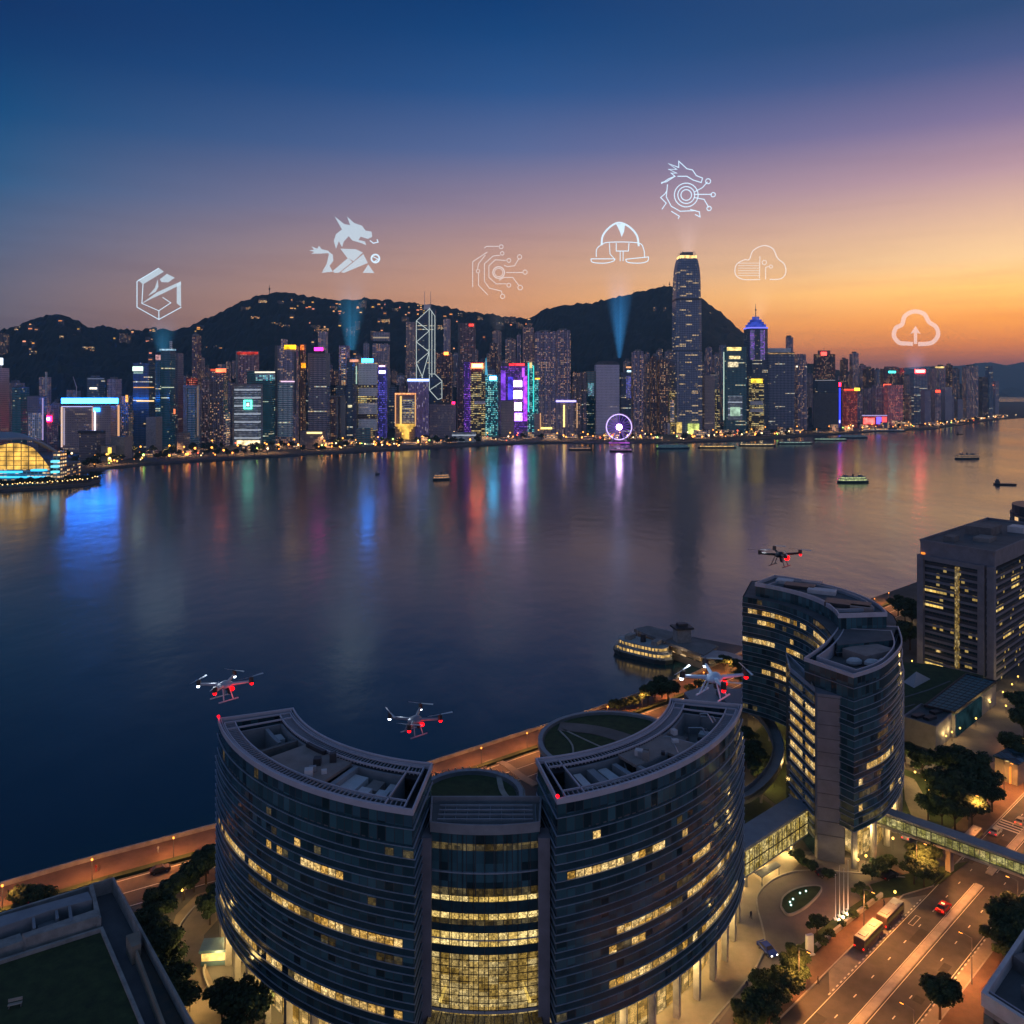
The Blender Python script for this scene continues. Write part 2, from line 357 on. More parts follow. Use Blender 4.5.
random.seed(4)
SIL = [(-140, 336), (-60, 330), (0, 331), (15, 327), (38, 317), (60, 314), (72, 320), (90, 327), (110, 327), (130, 330), (150, 329), (172, 331), (190, 326), (215, 315), (240, 302), (262, 294), (290, 293), (320, 299), (345, 301),
       (362, 298), (400, 302), (440, 306), (470, 312), (500, 316), (528, 319), (545, 308), (570, 305), (600, 301), (625, 295), (650, 289), (668, 286), (684, 288), (700, 297), (722, 314), (745, 334), (765, 350), (800, 362), (840, 371), (900, 377), (950, 381), (975, 389), (990, 398), (1000, 404), (1060, 410)]
RD = [(-140, 2500), (150, 2700), (300, 3000), (528, 3200), (668, 3500), (800, 3600), (1060, 4200)]
def interp(T, x):
    for (a, b), (c, d) in zip(T, T[1:]):
        if a <= x <= c: return b + (d - b) * (x - a) / (c - a)
    return T[0][1] if x < T[0][0] else T[-1][1]
from mathutils import noise as mn
def hillz(px, t):
    """height on the hill in direction px, t=0 foot .. 1 crest"""
    Dr = interp(RD, px); zr = WZ(interp(SIL, px), Dr)
    return 2.7 + (zr - 2.7) * (t ** 1.15)
def hillD(px, t):
    Dr = interp(RD, px); D0 = max(1750, min(Dr - 500, shoreD(px) + 380)); return D0 + (Dr - D0) * t
cols = [-140 + 3 * i for i in range(378)]; TS = [i / 34 for i in range(35)] + [1.06, 1.2, 1.5]
hv, hf = [], []
for px in cols:
    for t in TS:
        D = hillD(px, t); z = hillz(px, min(t, 1)) if t <= 1 else hillz(px, 1) * (1 - (t - 1) * 1.4)
        q = Vector((WX(px, D) / 260, D / 260, 0)); q2 = q * 9
        z += (mn.fractal(q, .9, 2.1, 5) * 42 * min(1, max(0, t * 1.0)) * (1 - min(t, 1)) * 1.8 + (mn.fractal(q2, .8, 2, 3) * 7 + random.uniform(-2.5, 3.5)) * min(1, t * 4)) if t <= 1 else 0
        hv.append((WX(px, D), D, max(z, -2) if t > 0 else 2))
n_ = len(TS)
for i in range(len(cols) - 1):
    for j in range(n_ - 1): a = i * n_ + j; hf.append((a, a + n_, a + n_ + 1, a + 1))
me = bpy.data.meshes.new('hills'); me.from_pydata(hv, [], hf)
M['forest'] = plain('hill_forest', (.010, .022, .020), .95, var=.5, scale=.02, det=8, bump=1.0)
me.materials.append(M['forest']); o = bpy.data.objects.new('hills', me); COL.objects.link(o); kind(o)
# far islands beyond the western channel
M['island'] = plain('island_scrub', (.06, .05, .055), .95, var=.2, scale=.002)
def island(prof, D, deep, label=None):
    v, f = [], []
    P = spline(prof, 6)
    for k, (px, py) in enumerate(P):
        zt = WZ(py, D) + random.uniform(-4, 4)
        for u, kz in ((-1, 0), (-.6, .45), (-.2, .9), (0, 1), (.4, .8), (1, 0)): v.append((WX(px, D), D + deep * u, -3 + (zt + 3) * kz))
    for i in range(len(P) - 1):
        for j in range(5): a = i * 6 + j; f.append((a, a + 6, a + 7, a + 1))
    me = bpy.data.meshes.new('distant_hills'); me.from_pydata(v, [], f); me.materials.append(M['island'])
    o = bpy.data.objects.new('distant_hills', me); COL.objects.link(o); kind(o)
island([(700, 386), (780, 380), (850, 372), (900, 368), (940, 366), (962, 365.5), (978, 363), (992, 362.5), (1004, 365), (1014, 364), (1030, 362), (1080, 366), (1160, 377), (1260, 386)], 14000, 1500)
island([(1001, 392), (1006, 389), (1012, 387.2), (1018, 388.4), (1022, 391)], 11000, 200)

# ------------------------------------------------------------------ skyline towers
LAND = []      # (px centre, short reference) of the towers one can find
def tower(x0, x1, yt, D, mat, colr, label=None, ref=None, extras=(), yb=None, rot=0, dep=None, plan='box', crown=None, name='tower', cat='tower', group=None, sides=None):
    mid_ = (x0 + x1) / 2; D = max(D, shoreD(mid_) + (100 if name in ('low_block', 'quayside_block') else 270))
    d = dep or 26; d = min(d, 34)
    if x1 < 505: x1 -= max(0, min((512 - x1) * d / (D + d), (x1 - x0) * .38))
    elif x0 > 519: x0 += max(0, min((x0 - 512) * d / (D + d), (x1 - x0) * .38))
    X0, X1, zt = WX(x0, D), WX(x1, D), WZ(yt, D); wd = X1 - X0; cx = (X0 + X1) / 2; zb = 2.6 if yb is None else WZ(yb, D)
    cy = D + d / 2
    r = thing(name, label or 'tower', cat, (cx, cy, zb), group)
    mb = MB(); u0 = random.uniform(0, 40)
    if plan == 'box': mb.box(cx, cy, zb, wd, d, zt - zb, rot, 0, 1, u0)
    elif plan == 'cross':
        for (a, b, h) in ((1, .45, 0), (.45, 1, -1.5), (.72, .72, 3)): mb.box(cx, cy, zb, wd * a, d * b, zt - zb + h, rot, 0, 1, u0)
    elif plan == 'bays':
        k = 3; mb.box(cx, cy + 2, zb, wd * .96, d, zt - zb - 2, rot, 0, 1, u0)
        for i in range(k): mb.box(X0 + wd * (i + .5) / k, D + 3, zb, wd / k * .62, 7, zt - zb, rot, 0, 1, u0 + i * 9)
    elif plan == 'round': mb.prism([(cx + wd / 2 * cos(a * pi / 10), cy + d / 2 * sin(a * pi / 10)) for a in range(20)], zb, zt, 0, 1)
    elif plan == 'rtop':
        mb.box(cx, cy, zb, wd, d, zt - zb - 9, 0, 0, 1, u0)
        pr = [(-.5, 0), (-.46, 5), (-.36, 8), (-.2, 9), (.2, 9), (.36, 8), (.46, 5), (.5, 0)]
        for (a, h), (b, k) in zip(pr, pr[1:]):
            zz = zt - 9
            mb.face([(cx + wd * a, D, zz), (cx + wd * b, D, zz), (cx + wd * b, D, zz + k), (cx + wd * a, D, zz + h)], 1)
            mb.face([(cx + wd * a, D, zz + h), (cx + wd * b, D, zz + k), (cx + wd * b, D + d, zz + k), (cx + wd * a, D + d, zz + h)], 1)
            mb.face([(cx + wd * b, D + d, zz), (cx + wd * a, D + d, zz), (cx + wd * a, D + d, zz + h), (cx + wd * b, D + d, zz + k)], 1)
    o = mb.build('facade', [M[mat], M['roof']], r); o.color = (*colr, 1)
    if crown:
        c = MB(); h = crown if isinstance(crown, (int, float)) else 8
        h *= .8; c.box(cx + wd * random.uniform(-.1, .1), cy, zt, wd * .5, d * .5, h, rot); c.box(cx + wd * random.uniform(-.3, .3), cy, zt, wd * .2, d * .3, h * .55, rot)
        c.tube((cx, cy, zt + h - .5), (cx, cy, zt + h * 2.1), .5, .2, 4)
        q = c.build('plant_room', [M['roof_light']], r)
    for e in extras:
        nm, a, b, c0, c1, mt = e[:6]
        q = MB(); th = 2.0
        xa, xb, za, zb2 = WX(a, D), WX(b, D), WZ(c1, D), WZ(c0, D)
        q.box((xa + xb) / 2, D - .9 + (e[6] if len(e) > 6 else 0), za, xb - xa, th, zb2 - za, 0, 0)
        q.build(nm, [mt if not isinstance(mt, str) else M[mt]], r)
    if ref: LAND.append(((x0 + x1) / 2, ref))
    return r
E = em
# --- western end, by the convention centre
tower(-14, 9, 368, 1450, 'stone', BROWN, 'brown stone tower with a small white sign on top, at the edge of the skyline', 'the white signed brown tower', [('sign', 0, 3, 358, 365, E((225, 240, 255), 3)), ('sign_post', 1, 2, 364, 369, 'steel')])
tower(7, 22, 383, 1500, 'stone', BROWN, 'brownish stepped tower beside the dark teal block', None, crown=6)
tower(12, 26, 387, 1440, 'teal', NAVY, 'dark teal glass block with a curved top near the convention hall', 'the dark teal block', crown=5)
tower(27, 45, 396, 1420, 'stone', (.30, .26, .30), 'pale blank topped tower with dark windows below, beside the red sign', 'the pale blank topped tower', [('window_wall', 29, 43, 413, 440, 'res'), ('light_strip', 42.6, 43.4, 398, 440, E((190, 170, 230), .8))])
tower(43, 55, 404, 1500, 'res2', PLUM, 'dark tower carrying a glowing red sign', 'the red signed dark tower', [('sign', 43.5, 52, 416, 421.5, E((255, 20, 70), 22)), ('sign_core', 45, 50.5, 417.4, 420.2, E((255, 170, 180), 8), -1.2)])
tower(39, 48.5, 377, 1900, 'res', MAUVE, 'slim grey tower with a short lit mast behind the red sign', None, [('mast', 45.6, 47.4, 372, 398, 'res2')])
hotel = [('roof_sign', 62, 118, 398.2, 403.4, E((30, 120, 255), 38)), ('sign', 94, 100, 408, 411.5, E((40, 140, 255), 12)), ('light_strip', 61.5, 62.6, 407, 447, E((255, 215, 190), 1.0)), ('light_strip', 64, 64.8, 408, 445, E((200, 190, 220), .7)),
         ('light_strip', 92.4, 93.3, 406, 432, E((220, 170, 160), .8)), ('light_strip', 94.6, 95.6, 410, 432, E((235, 240, 255), 2.2)), ('light_strip', 118, 119.5, 405, 436, E((255, 190, 140), .9)), ('cornice_light', 62, 93, 406.2, 406.9, E((190, 195, 255), 1.3)),
         ('cornice_light', 95, 119, 405.2, 405.9, E((190, 195, 255), 1.3)), ('roof_frame', 63, 117, 403.4, 406, 'metal_dark')]
tower(61, 120, 406, 1400, 'stone', (.46, .34, .33), 'wide brown hotel outlined with light strips under a long blue white roof sign', 'the wide hotel with the blue roof sign', hotel, dep=60)
tower(66, 80, 390, 1900, 'res2', SLATE, 'low greyish apartment block showing above the hotel roof sign', None, plan='bays')
tower(87, 105, 377, 1800, 'off', NAVY, 'dark blue tower with one white lit band behind the hotel', None, [('light_strip', 90, 97, 387.5, 389.2, E(WHITE, 2.5)), ('cornice_light', 88, 104, 378.5, 379.1, E((150, 160, 190), .6))], crown=4)
tower(107, 121, 379, 1700, 'res2', MAUVE, 'grey apartment tower at the hotel end of the skyline gap', None, crown=5)
tower(121, 133, 396, 1550, 'res', SLATE, 'stepped tower with bright amber lamps down one edge', None, [('light_strip', 126, 128, 395, 402, E(WARM, 2, .3)), ('light_strip', 136.5, 139, 417, 442, E((255, 225, 170), 1.6, .4))])
tower(133, 155, 363, 1480, 'off', (.08, .09, .12), 'dark glass tower with a pale green lit box at its top corner', 'the dark tower with the pale green top box', [('sign', 133, 143, 366.5, 371, E((215, 245, 225), 2.2)), ('light_strip', 134, 154, 387, 387.8, E(WARM, 1.3)), ('light_strip', 137, 154, 400.3, 401.6, E((255, 215, 150), 1.6)), ('sign', 134, 143, 372.5, 373.4, E((190, 230, 215), .8))])
tower(155.5, 163, 354, 1560, 'teal', NAVY, 'narrow dark tower with a pinkish panel at the top', None, [('sign', 156, 160.5, 355, 360, E((255, 190, 190), .7, .3))])
tower(161, 175, 349, 1520, 'teal', NAVY, 'tall teal glass tower with a crown of lamps and short mast', 'the tall teal tower', [('mast', 165.5, 168, 340.5, 349.5, 'res2', 20), ('cornice_light', 160, 176, 349, 350.5, E((170, 210, 235), 1.2, .2)), ('light_strip', 162, 174, 387, 387.8, E((210, 220, 190), 1)), ('light_strip', 174, 175.4, 409, 414, E((255, 130, 80), 1.6))])
tower(173, 181, 353, 1560, 'stone', (.3, .28, .34), 'plain grey slab attached behind the tall teal tower', None)
tower(183.5, 200, 385, 1480, 'teal', (.5, .46, .47), 'pale framed slab with a teal glass centre strip', 'the pale framed slab', [('frame', 183.5, 187.5, 385, 438, 'concrete'), ('frame', 196.5, 200, 385, 438, 'concrete'), ('edge_light', 197.5, 199, 386, 436, E((255, 225, 200), .55)), ('frame', 187.5, 196.5, 385, 388, 'concrete')])
tower(186, 196, 378, 1580, 'redlit', (.2, .08, .08), 'small reddish crown block just behind the pale framed slab', None)
tower(192, 200, 335, 1950, 'res', (.32, .2, .22), 'very slim tall pinkish apartment tower rising over the pale slab', 'the very slim pinkish tower', [('mast', 193, 199, 334, 336, 'concrete')])
tower(210, 228, 369, 1520, 'res', (.28, .22, .22), 'brown apartment tower with a glowing orange sign at its top', 'the orange signed apartment tower', [('sign', 216, 226, 368.6, 372.2, E((255, 110, 70), 5, .05)), ('cornice_light', 211, 216, 369, 371, E((240, 90, 60), 1))])
tower(212, 230, 412, 1450, 'low', MAUVE, 'low mauve podium block below the orange signed apartment tower', None)
# --- government quarter
gr_sign = [('sign_frame', 244, 245.3, 400, 409, E(GRN, 4)), ('sign_frame', 250.7, 252, 400, 409, E(GRN, 4)), ('sign_frame', 244, 252, 400, 401.2, E(GRN, 4), -.2), ('sign_frame', 244, 252, 407.8, 409, E(GRN, 4), -.2), ('sign_dot', 247, 249, 403, 406, E((230, 255, 245), 2.5))]
m, nt = nmat('banded_office'); g = G(nt); uv = g.n('ShaderNodeUVMap'); s = g.n('ShaderNodeSeparateXYZ', {0: uv.outputs[0]})
V = g.m('DIVIDE', s.outputs[1], 15.5); fv = g.m('FRACT', V); bandm = g.m('LESS_THAN', fv, .13)
nz = g.n('ShaderNodeTexNoise', {'Vector': uv.outputs[0], 'Scale': .16, 'Detail': 4}).outputs[0]
fl = g.m('GREATER_THAN', g.m('FRACT', g.m('DIVIDE', s.outputs[1], 3.9)), .55)
e = g.m('ADD', g.m('MULTIPLY', bandm, .75), g.m('MULTIPLY', g.m('MULTIPLY', fl, g.n('ShaderNodeMapRange', {0: nz, 1: .4, 2: .7, 3: .05, 4: .6}).outputs[0]), .6))
p = g.n('ShaderNodeBsdfPrincipled', {'Base Color': (.2, .24, .28, 1), 'Roughness': .3, 'Emission Color': (.55, .62, .72, 1), 'Emission Strength': e}); g.out(p.outputs[0]); M['banded'] = m
tower(233, 262.5, 384.5, 1340, 'banded', STONE, 'white glass office block with bright floor bands and a green lit window frame', 'the banded glass office', gr_sign + [('frame', 232.6, 234.2, 384, 440, 'concrete'), ('frame', 261.2, 262.8, 384, 440, 'concrete'), ('frame', 234.2, 261.2, 384, 386, 'concrete'), ('lobby', 237, 260, 440.5, 447, E((255, 225, 170), 2.2, .12))])
tower(236, 259, 351, 1750, 'res2', (.6, .36, .4), 'pinkish hotel slab with a red lit parapet behind the banded glass office', 'the pinkish hotel slab', [('cornice_light', 237, 258, 352, 354.5, E((255, 70, 60), .7, .1)), ('frame', 236, 238, 351, 386, 'concrete')])
tower(247, 275, 371, 1600, 'teal', (.06, .1, .1), 'dark green glass block with a pale lit roof line', None, [('cornice_light', 255, 275, 371.5, 373, E(WHITE, 1.5)), ('light_wall', 256, 275, 374.5, 380.5, 'cyan')])
tower(275, 299, 345.5, 1560, 'res', (.5, .44, .54), 'tall grey hotel with a yellow sign at its top', 'the yellow signed grey hotel', [('sign', 284.5, 296, 345, 349.2, E((255, 190, 30), 3.2, .06)), ('frame', 275, 277.5, 345.5, 436, 'concrete_dark'), ('light_strip', 281, 295, 381, 382, E((235, 200, 230), 1.6)), ('dark_wall', 278, 293, 382.5, 437, 'teal'), ('edge_wall', 294.5, 296.5, 352, 414, 'concrete_dark')])
tower(281, 286, 339, 1700, 'res', MAUVE, 'small lit stair tower behind the yellow signed grey hotel', None)
tower(300, 304.5, 344, 1650, 'res', (.3, .16, .1), 'narrow orange lit tower beside the yellow signed grey hotel', None, [('sign', 300.5, 304.2, 345, 350, E((255, 130, 50), 1.4, .3)), ('sign', 301.5, 305.8, 363, 368, E((255, 160, 30), 2, .3))])
tower(308, 330, 353, 1540, 'off', (.5, .42, .48), 'stone framed dark glass tower with a magenta sign on its domed top', 'the magenta signed tower', [('sign', 314.5, 323, 347.5, 350.8, E((255, 40, 190), 7)), ('sign_base', 313, 325, 350.8, 353.5, 'metal_dark'), ('frame', 308, 310, 353, 386, 'concrete'), ('frame', 326, 330, 353, 386, 'concrete'), ('frame', 310, 326, 353, 356.5, 'concrete')])
tower(318, 328, 331.5, 2100, 'res', MAUVE, 'slim apartment tower rising behind the magenta signed tower', None)
tower(331, 338.5, 371.5, 1700, 'res', (.36, .22, .2), 'short pinkish block filling the gap beside the magenta signed tower', None, crown=4)
tower(339, 350, 345.5, 1800, 'res', PLUM, 'dark apartment tower speckled with bright warm windows', 'the brightly speckled apartment tower', [('light_wall', 341.5, 345.5, 347, 400, 'low')])
tower(347, 355, 358, 1650, 'off', NAVY, 'dark slim tower with a pink lit band near its top', None, [('light_strip', 350, 358.5, 359.5, 362, E((255, 170, 140), 1.4, .2)), ('light_strip', 356, 357, 366, 384, E((200, 240, 220), .8))])
# gate-shaped government building
D = 1700; r = thing('government_office', 'gate shaped government office with an upper beam spanning an open gap', 'office building', (WX(321, D), D, 2.6))
def gbox(nm, a, b, y0, y1, mat, colr, dd=30, off=0):
    q = MB(); xa, xb = WX(a, D), WX(b, D); zb = WZ(y1, D) if y1 else 2.6; q.box((xa + xb) / 2, D + off + dd / 2, zb, xb - xa, dd, WZ(y0, D) - zb, 0, 0, 1); o = q.build(nm, [M[mat], M['roof']], r); o.color = (*colr, 1)
gbox('beam', 299, 344.5, 385, 396, 'off', (.1, .1, .12)); gbox('beam_lip', 297, 345, 395.6, 396.8, 'concrete', STONE, 31, -1)
gbox('wing', 299, 313, 397, None, 'off', (.05, .05, .07), 60, 14); gbox('core', 313, 328, 398, 433, 'teal', (.05, .1, .08), 20, 40)
for a, b, o_ in ((328, 331.5, 4), (334, 338, 2), (340.5, 345, 0)): gbox('leg', a, b, 396, None, 'concrete', STONE, 10, o_)
gbox('pillar', 288, 292, 416, None, 'concrete', STONE, 12, -30)
LAND.append((321, 'the gate shaped office'))
tower(344.6, 358, 386, 1420, 'stone', (.12, .13, .19), 'bluish gridded slab joined to the gate shaped office', None, [('light', 348, 352, 405, 407.5, E((255, 240, 190), 1.2, .3))])
tower(358, 377.5, 363, 1420, 'gold', (.2, .13, .10), 'brown glass tower with a bright blue sign on its roof', 'the blue signed brown tower', [('sign', 362, 373, 358.6, 362.4, E((30, 130, 255), 30)), ('bare_wall', 358.5, 377, 364, 385, 'stone'), ('bare_wall', 358.5, 377, 388, 396, 'stone'), ('bare_wall', 358.5, 377, 403, 414, 'stone'), ('bare_wall', 358.5, 377, 419, 430, 'stone')])
tower(378, 387, 367, 1520, 'blue', (.12, .1, .3), 'narrow blue violet lit tower with two white crown lights', 'the blue violet lit tower', [('sign', 379, 385.5, 370.5, 373.5, E((210, 200, 255), 4)), ('cornice_light', 379, 385, 365.4, 366.8, E((255, 190, 230), 3))])
tower(372, 390, 343.5, 2100, 'res', MAUVE, 'broad apartment pair high behind the blue signed brown tower', None, plan='bays')
tower(373, 390, 332, 2600, 'res2', SLATE, 'flat topped block high on the slope with a lit edge', None, yb=341, extras=[('cornice_light', 373, 389, 337, 338.2, E((220, 200, 170), .6))])
# gold-framed tower
r = tower(395, 416, 393.5, 1540, 'stone', (.34, .24, .24), 'club tower framed in yellow light above a glowing gold funnel base', 'the yellow framed tower', [('glass_wall', 402, 414.5, 399, 423, 'gold', -.3), ('light_strip', 400, 401.8, 396, 430, E((255, 215, 120), 1.2)), ('light_strip', 395, 396, 394, 426, E((255, 180, 120), 1)), ('light_strip', 415, 416, 394, 426, E((255, 190, 120), 1)), ('cornice_light', 395, 416, 393, 394.5, E((255, 170, 110), 1.8, .2))])
q = MB(); D = shoreD(405) + 266
for k, (a, b, y0, y1) in enumerate(((396, 415, 424, 426.5), (398, 413, 426.5, 429), (400, 411, 429, 431.5), (402, 409, 431.5, 447))):
    q.box((WX(a, D) + WX(b, D)) / 2, D, WZ(y1, D), WX(b, D) - WX(a, D), 9, WZ(y0, D) - WZ(y1, D))
q.build('funnel_base', [E((255, 200, 90), 1.2, .06)], r)
tower(408, 429, 380, 1600, 'fin', (.36, .3, .42), 'lilac lit tower of vertical fins under a blue white top line', 'the lilac finned tower', [('cornice_light', 407.5, 429, 379, 381.2, E((140, 170, 255), 5))])
# braced tower of triangular shafts
D = 1860; r = thing('bank_tower', 'tall prismatic glass tower with glowing white diagonal bracing and twin masts', 'skyscraper', (WX(426, D), D + 25, 2.6)); LAND.append((426, 'the diagonally braced tower'))
def PT(px, py, dd=0): return (WX(px, D), D + dd, WZ(py, D))
mb = MB()
def shaft(a, b, ya, yb, yb2, dd, k=0):
    A0, B0, C0 = (WX(a, D), D + dd), (WX(b, D), D + dd), ((WX(a, D) + WX(b, D)) / 2 + 6, D + dd + 26)
    za, zb = WZ(ya, D), WZ(yb, D); z0 = WZ(yb2, D)
    mb.face([(*A0, z0), (*B0, z0), (*B0, zb), (*A0, za)], 0, [(0, z0), (30, z0), (30, zb), (0, za)]); mb.face([(*B0, z0), (*C0, z0), (*C0, max(za, zb)), (*B0, zb)], 0, [(0, z0), (30, z0), (30, zb), (0, zb)])
    mb.face([(*C0, z0), (*A0, z0), (*A0, za), (*C0, max(za, zb))], 0, [(0, z0), (30, z0), (30, zb), (0, zb)]); mb.face([(*A0, za), (*B0, zb), (*C0, max(za, zb))], 0)
shaft(416.5, 429.3, 321, 309, 436, 0); shaft(429.3, 435, 308, 316, 436, 3); shaft(429.3, 442, 374, 381, 436, -2)
o = mb.build('glass_shaft', [M['off']], r); o.color = (.06, .07, .1, 1)
mb = MB(); ww = .85
for ln in (((416.5, 321), (429.3, 309)), ((416.5, 321), (416.5, 436)), ((429.3, 309), (429.3, 374)), ((416.5, 321), (429.3, 331)), ((429.3, 331), (416.5, 342)), ((416.5, 342), (429.3, 352)), ((429.3, 352), (416.5, 363)), ((416.5, 363), (423, 378)), ((429.3, 352), (422, 378)),
           ((429.3, 308), (435, 316)), ((435, 316), (435, 374)), ((432, 311), (432, 377)), ((429.3, 374), (435, 374)), ((435, 374), (442, 381)), ((442, 381), (442, 398)), ((442, 398), (438, 399.5)), ((438, 399.5), (429.6, 390)), ((429.6, 390), (441.5, 382)), ((429.5, 375), (429.5, 390))):
    mb.path([PT(*ln[0], -3), PT(*ln[1], -3)], ww, 4)
mb.build('bracing_lights', [E((215, 228, 225), .95)], r)
mb = MB()
for a in (424.5, 430.5): mb.tube(PT(a, 310, 4), PT(a, 291, 4), .9, .4, 5)
mb.box(WX(427, D), D + 6, WZ(309.5, D), 14, 12, WZ(304.5, D) - WZ(309.5, D)); mb.build('antenna_mast', [M['steel']], r)
tower(406, 416, 322, 2250, 'res', BROWN, 'tall brown apartment tower just beside the braced tower', None)
tower(443.5, 450.5, 319, 2300, 'res', MAUVE, 'tall slender apartment tower behind the braced tower', None)
tower(436, 452, 353, 1980, 'res', (.28, .18, .19), 'reddish tower with one bright orange lamp sign at its crown', None, [('sign', 444, 448.5, 352, 355, E((255, 140, 60), 5))])
tower(429.5, 456, 404, 1560, 'stone', (.36, .3, .33), 'squat grey brown office with rounded corners and a red beacon', 'the squat grey brown office', [('beacon', 452, 455, 401.5, 404, E((255, 30, 90), 6)), ('roof_edge', 437, 451, 402.4, 404, 'metal_dark')], crown=None)
tower(458, 475.5, 323, 1900, 'res2', (.26, .18, .19), 'very tall dark apartment slab with a small red roof sign', 'the very tall gridded slab', [('sign', 469, 473.5, 324, 326.2, E((255, 60, 50), 3)), ('frame', 458, 460, 323, 400, 'concrete_dark')])
tower(464, 470.5, 362, 1500, 'violet', (.2, .1, .4), 'slim violet lit panel tower attached to the banded gold tower', None)
tower(470.5, 485.5, 363, 1480, 'gold', (.2, .17, .12), 'gold green banded office tower topped by a bright red sign', 'the red signed gold banded tower', [('sign', 471.5, 483, 363.4, 368.2, E((255, 80, 50), 18)), ('sign_core', 473, 481.5, 364.6, 366.9, E((255, 190, 150), 6), -1.0), ('bare_wall', 474, 485, 401, 404, 'stone')])
tower(487, 498, 375, 1560, 'cyan', (.06, .1, .12), 'cyan lit glass tower with a bright blue box sign', 'the cyan lit tower', [('sign', 489.5, 496.5, 376.3, 380, E((80, 190, 255), 24))])
r = tower(484.5, 488.5, 374, 1850, 'cyan', (.1, .2, .25), 'thin tapering cyan spire tower next to the cyan lit tower', None)
q = MB(); D = 1860; q.tube((WX(486.5, D), D, WZ(375, D)), (WX(486, D), D, WZ(358, D)), 3.4, .6, 5); q.build('spire', [E((90, 190, 230), .9)], r)
bank = [('screen', 513.5, 522, 380.8, 386.8, E((215, 190, 255), 8)), ('screen', 513.5, 522, 390.8, 398.5, E((225, 205, 255), 9)), ('screen', 514.5, 521.5, 402.7, 410.4, E((255, 235, 225), 7)), ('screen', 514.5, 522.5, 413, 421, E((170, 120, 255), 7, .12)),
        ('light_strip', 501, 505.5, 371, 400, E((150, 80, 255), 1.2, .1)), ('light_strip', 508, 513, 377, 400, E((90, 70, 255), 1.1, .1)), ('light_strip', 523.5, 527, 376, 421, E((190, 70, 255), 1.8, .1)), ('cornice_light', 509, 524.5, 363.4, 365.6, E((255, 50, 60), 4, .1)), ('light_strip', 522, 524.5, 368, 377, E((200, 90, 255), 1.6))]
tower(500.5, 527.5, 366, 1470, 'violet', (.2, .13, .2), 'violet lit bank tower with four stacked white screens and red crown', 'the violet tower of white screens', bank)
tower(501, 514, 401, 1440, 'stone', (.5, .34, .34), 'plain brown podium slab in front of the violet tower of screens', None)
tower(527.5, 534, 362, 1520, 'cyan', (.05, .15, .18), 'slender teal lit tower beside the violet tower of screens', 'the slender teal tower', [('light_strip', 528, 529, 363, 412, E((60, 230, 220), 1.4)), ('light_strip', 533, 534, 366, 412, E((60, 230, 220), 1.4)), ('sign', 529.5, 532, 362.5, 368, E((255, 225, 150), 1.2))])
tower(534, 538.5, 378, 1540, 'cyan', (.03, .2, .2), 'stepped shoulder of teal light behind the slender teal tower', None, [('sign', 535, 540, 378, 379.4, E((255, 190, 50), 2.4))])
tower(526.5, 541, 413.5, 1450, 'stone', (.55, .42, .4), 'low brown stone block outlined with warm edge lights', None, [('edge_light', 526.3, 527.5, 413, 430, E((255, 190, 130), .8)), ('edge_light', 540, 541, 413, 430, E((255, 190, 130), .8))])
tower(539, 555.5, 398, 1540, 'stone', (.55, .42, .42), 'plain stone hotel block next to the violet lined hotel', None)
tower(555.5, 577.5, 401, 1500, 'stone', (.52, .42, .46), 'hotel block with a gold centre stripe and a violet roof line', 'the violet lined hotel', [('cornice_light', 556, 576, 400.3, 402, E((170, 160, 255), 3)), ('light_strip', 563.3, 564.8, 405, 427, E((255, 215, 130), 2.4)), ('edge_light', 576.5, 577.5, 403, 428, E((255, 200, 150), .7)), ('lobby', 541, 552, 427.5, 429, E((255, 230, 120), 3))])
for i, (a, b, y, D_, pl, lb) in enumerate(((489.5, 497, 343, 2200, 'box', 'slim dim apartment tower above the cyan lit tower'), (492.5, 501.5, 331.5, 2300, 'cross', 'tall bluish apartment tower above the violet tower of screens'), (505, 516, 339, 2200, 'bays', 'paired apartment block with a column of orange windows'),
        (517, 521, 335, 2300, 'box', 'pencil thin grey tower before the cluster of brown apartments'), (522.5, 534, 327, 2000, 'bays', 'dark apartment tower at the near side of the tall brown cluster'), (534, 557, 331.5, 1850, 'bays', 'massive brown apartment block in the middle of the tall cluster'), (556, 571, 330, 1900, 'bays', 'tallest stepped apartment tower closing the brown cluster'))):
    tower(a, b, y, D_, 'res', random.choice((PLUM, BROWN, (.16, .12, .15))), lb, None, plan=pl, crown=5)
LAND.append((548, 'the tall brown apartment cluster'))
tower(572, 587, 372, 1700, 'res', (.28, .22, .22), 'pale banded apartment block between brown cluster and dark office', None, plan='bays')
tower(586, 595, 371, 1750, 'teal', (.3, .2, .14), 'small teal glazed block tucked behind the rounded slab', None, [('light_wall', 588, 594, 383, 396, 'cyan')])
tower(578, 595, 394, 1550, 'off', (.04, .04, .05), 'black glass office block beside the rounded slab tower', 'the black glass block', crown=3)
tower(594.5, 619.5, 361, 1600, 'stone', (.78, .72, .84), 'broad pale slab tower with a rounded top behind the observation wheel', 'the rounded pale slab', plan='rtop', dep=40)
tower(619.5, 631, 372, 1700, 'off', (.1, .1, .15), 'dark blue tower with bright bluish window bands beside the rounded slab', None, [('light', 627, 631, 370.5, 372, E((190, 235, 255), 2.4)), ('light', 626, 631, 366.5, 368, E((255, 180, 120), 1.4)), ('light_wall', 626, 631, 376, 398, 'blue')])
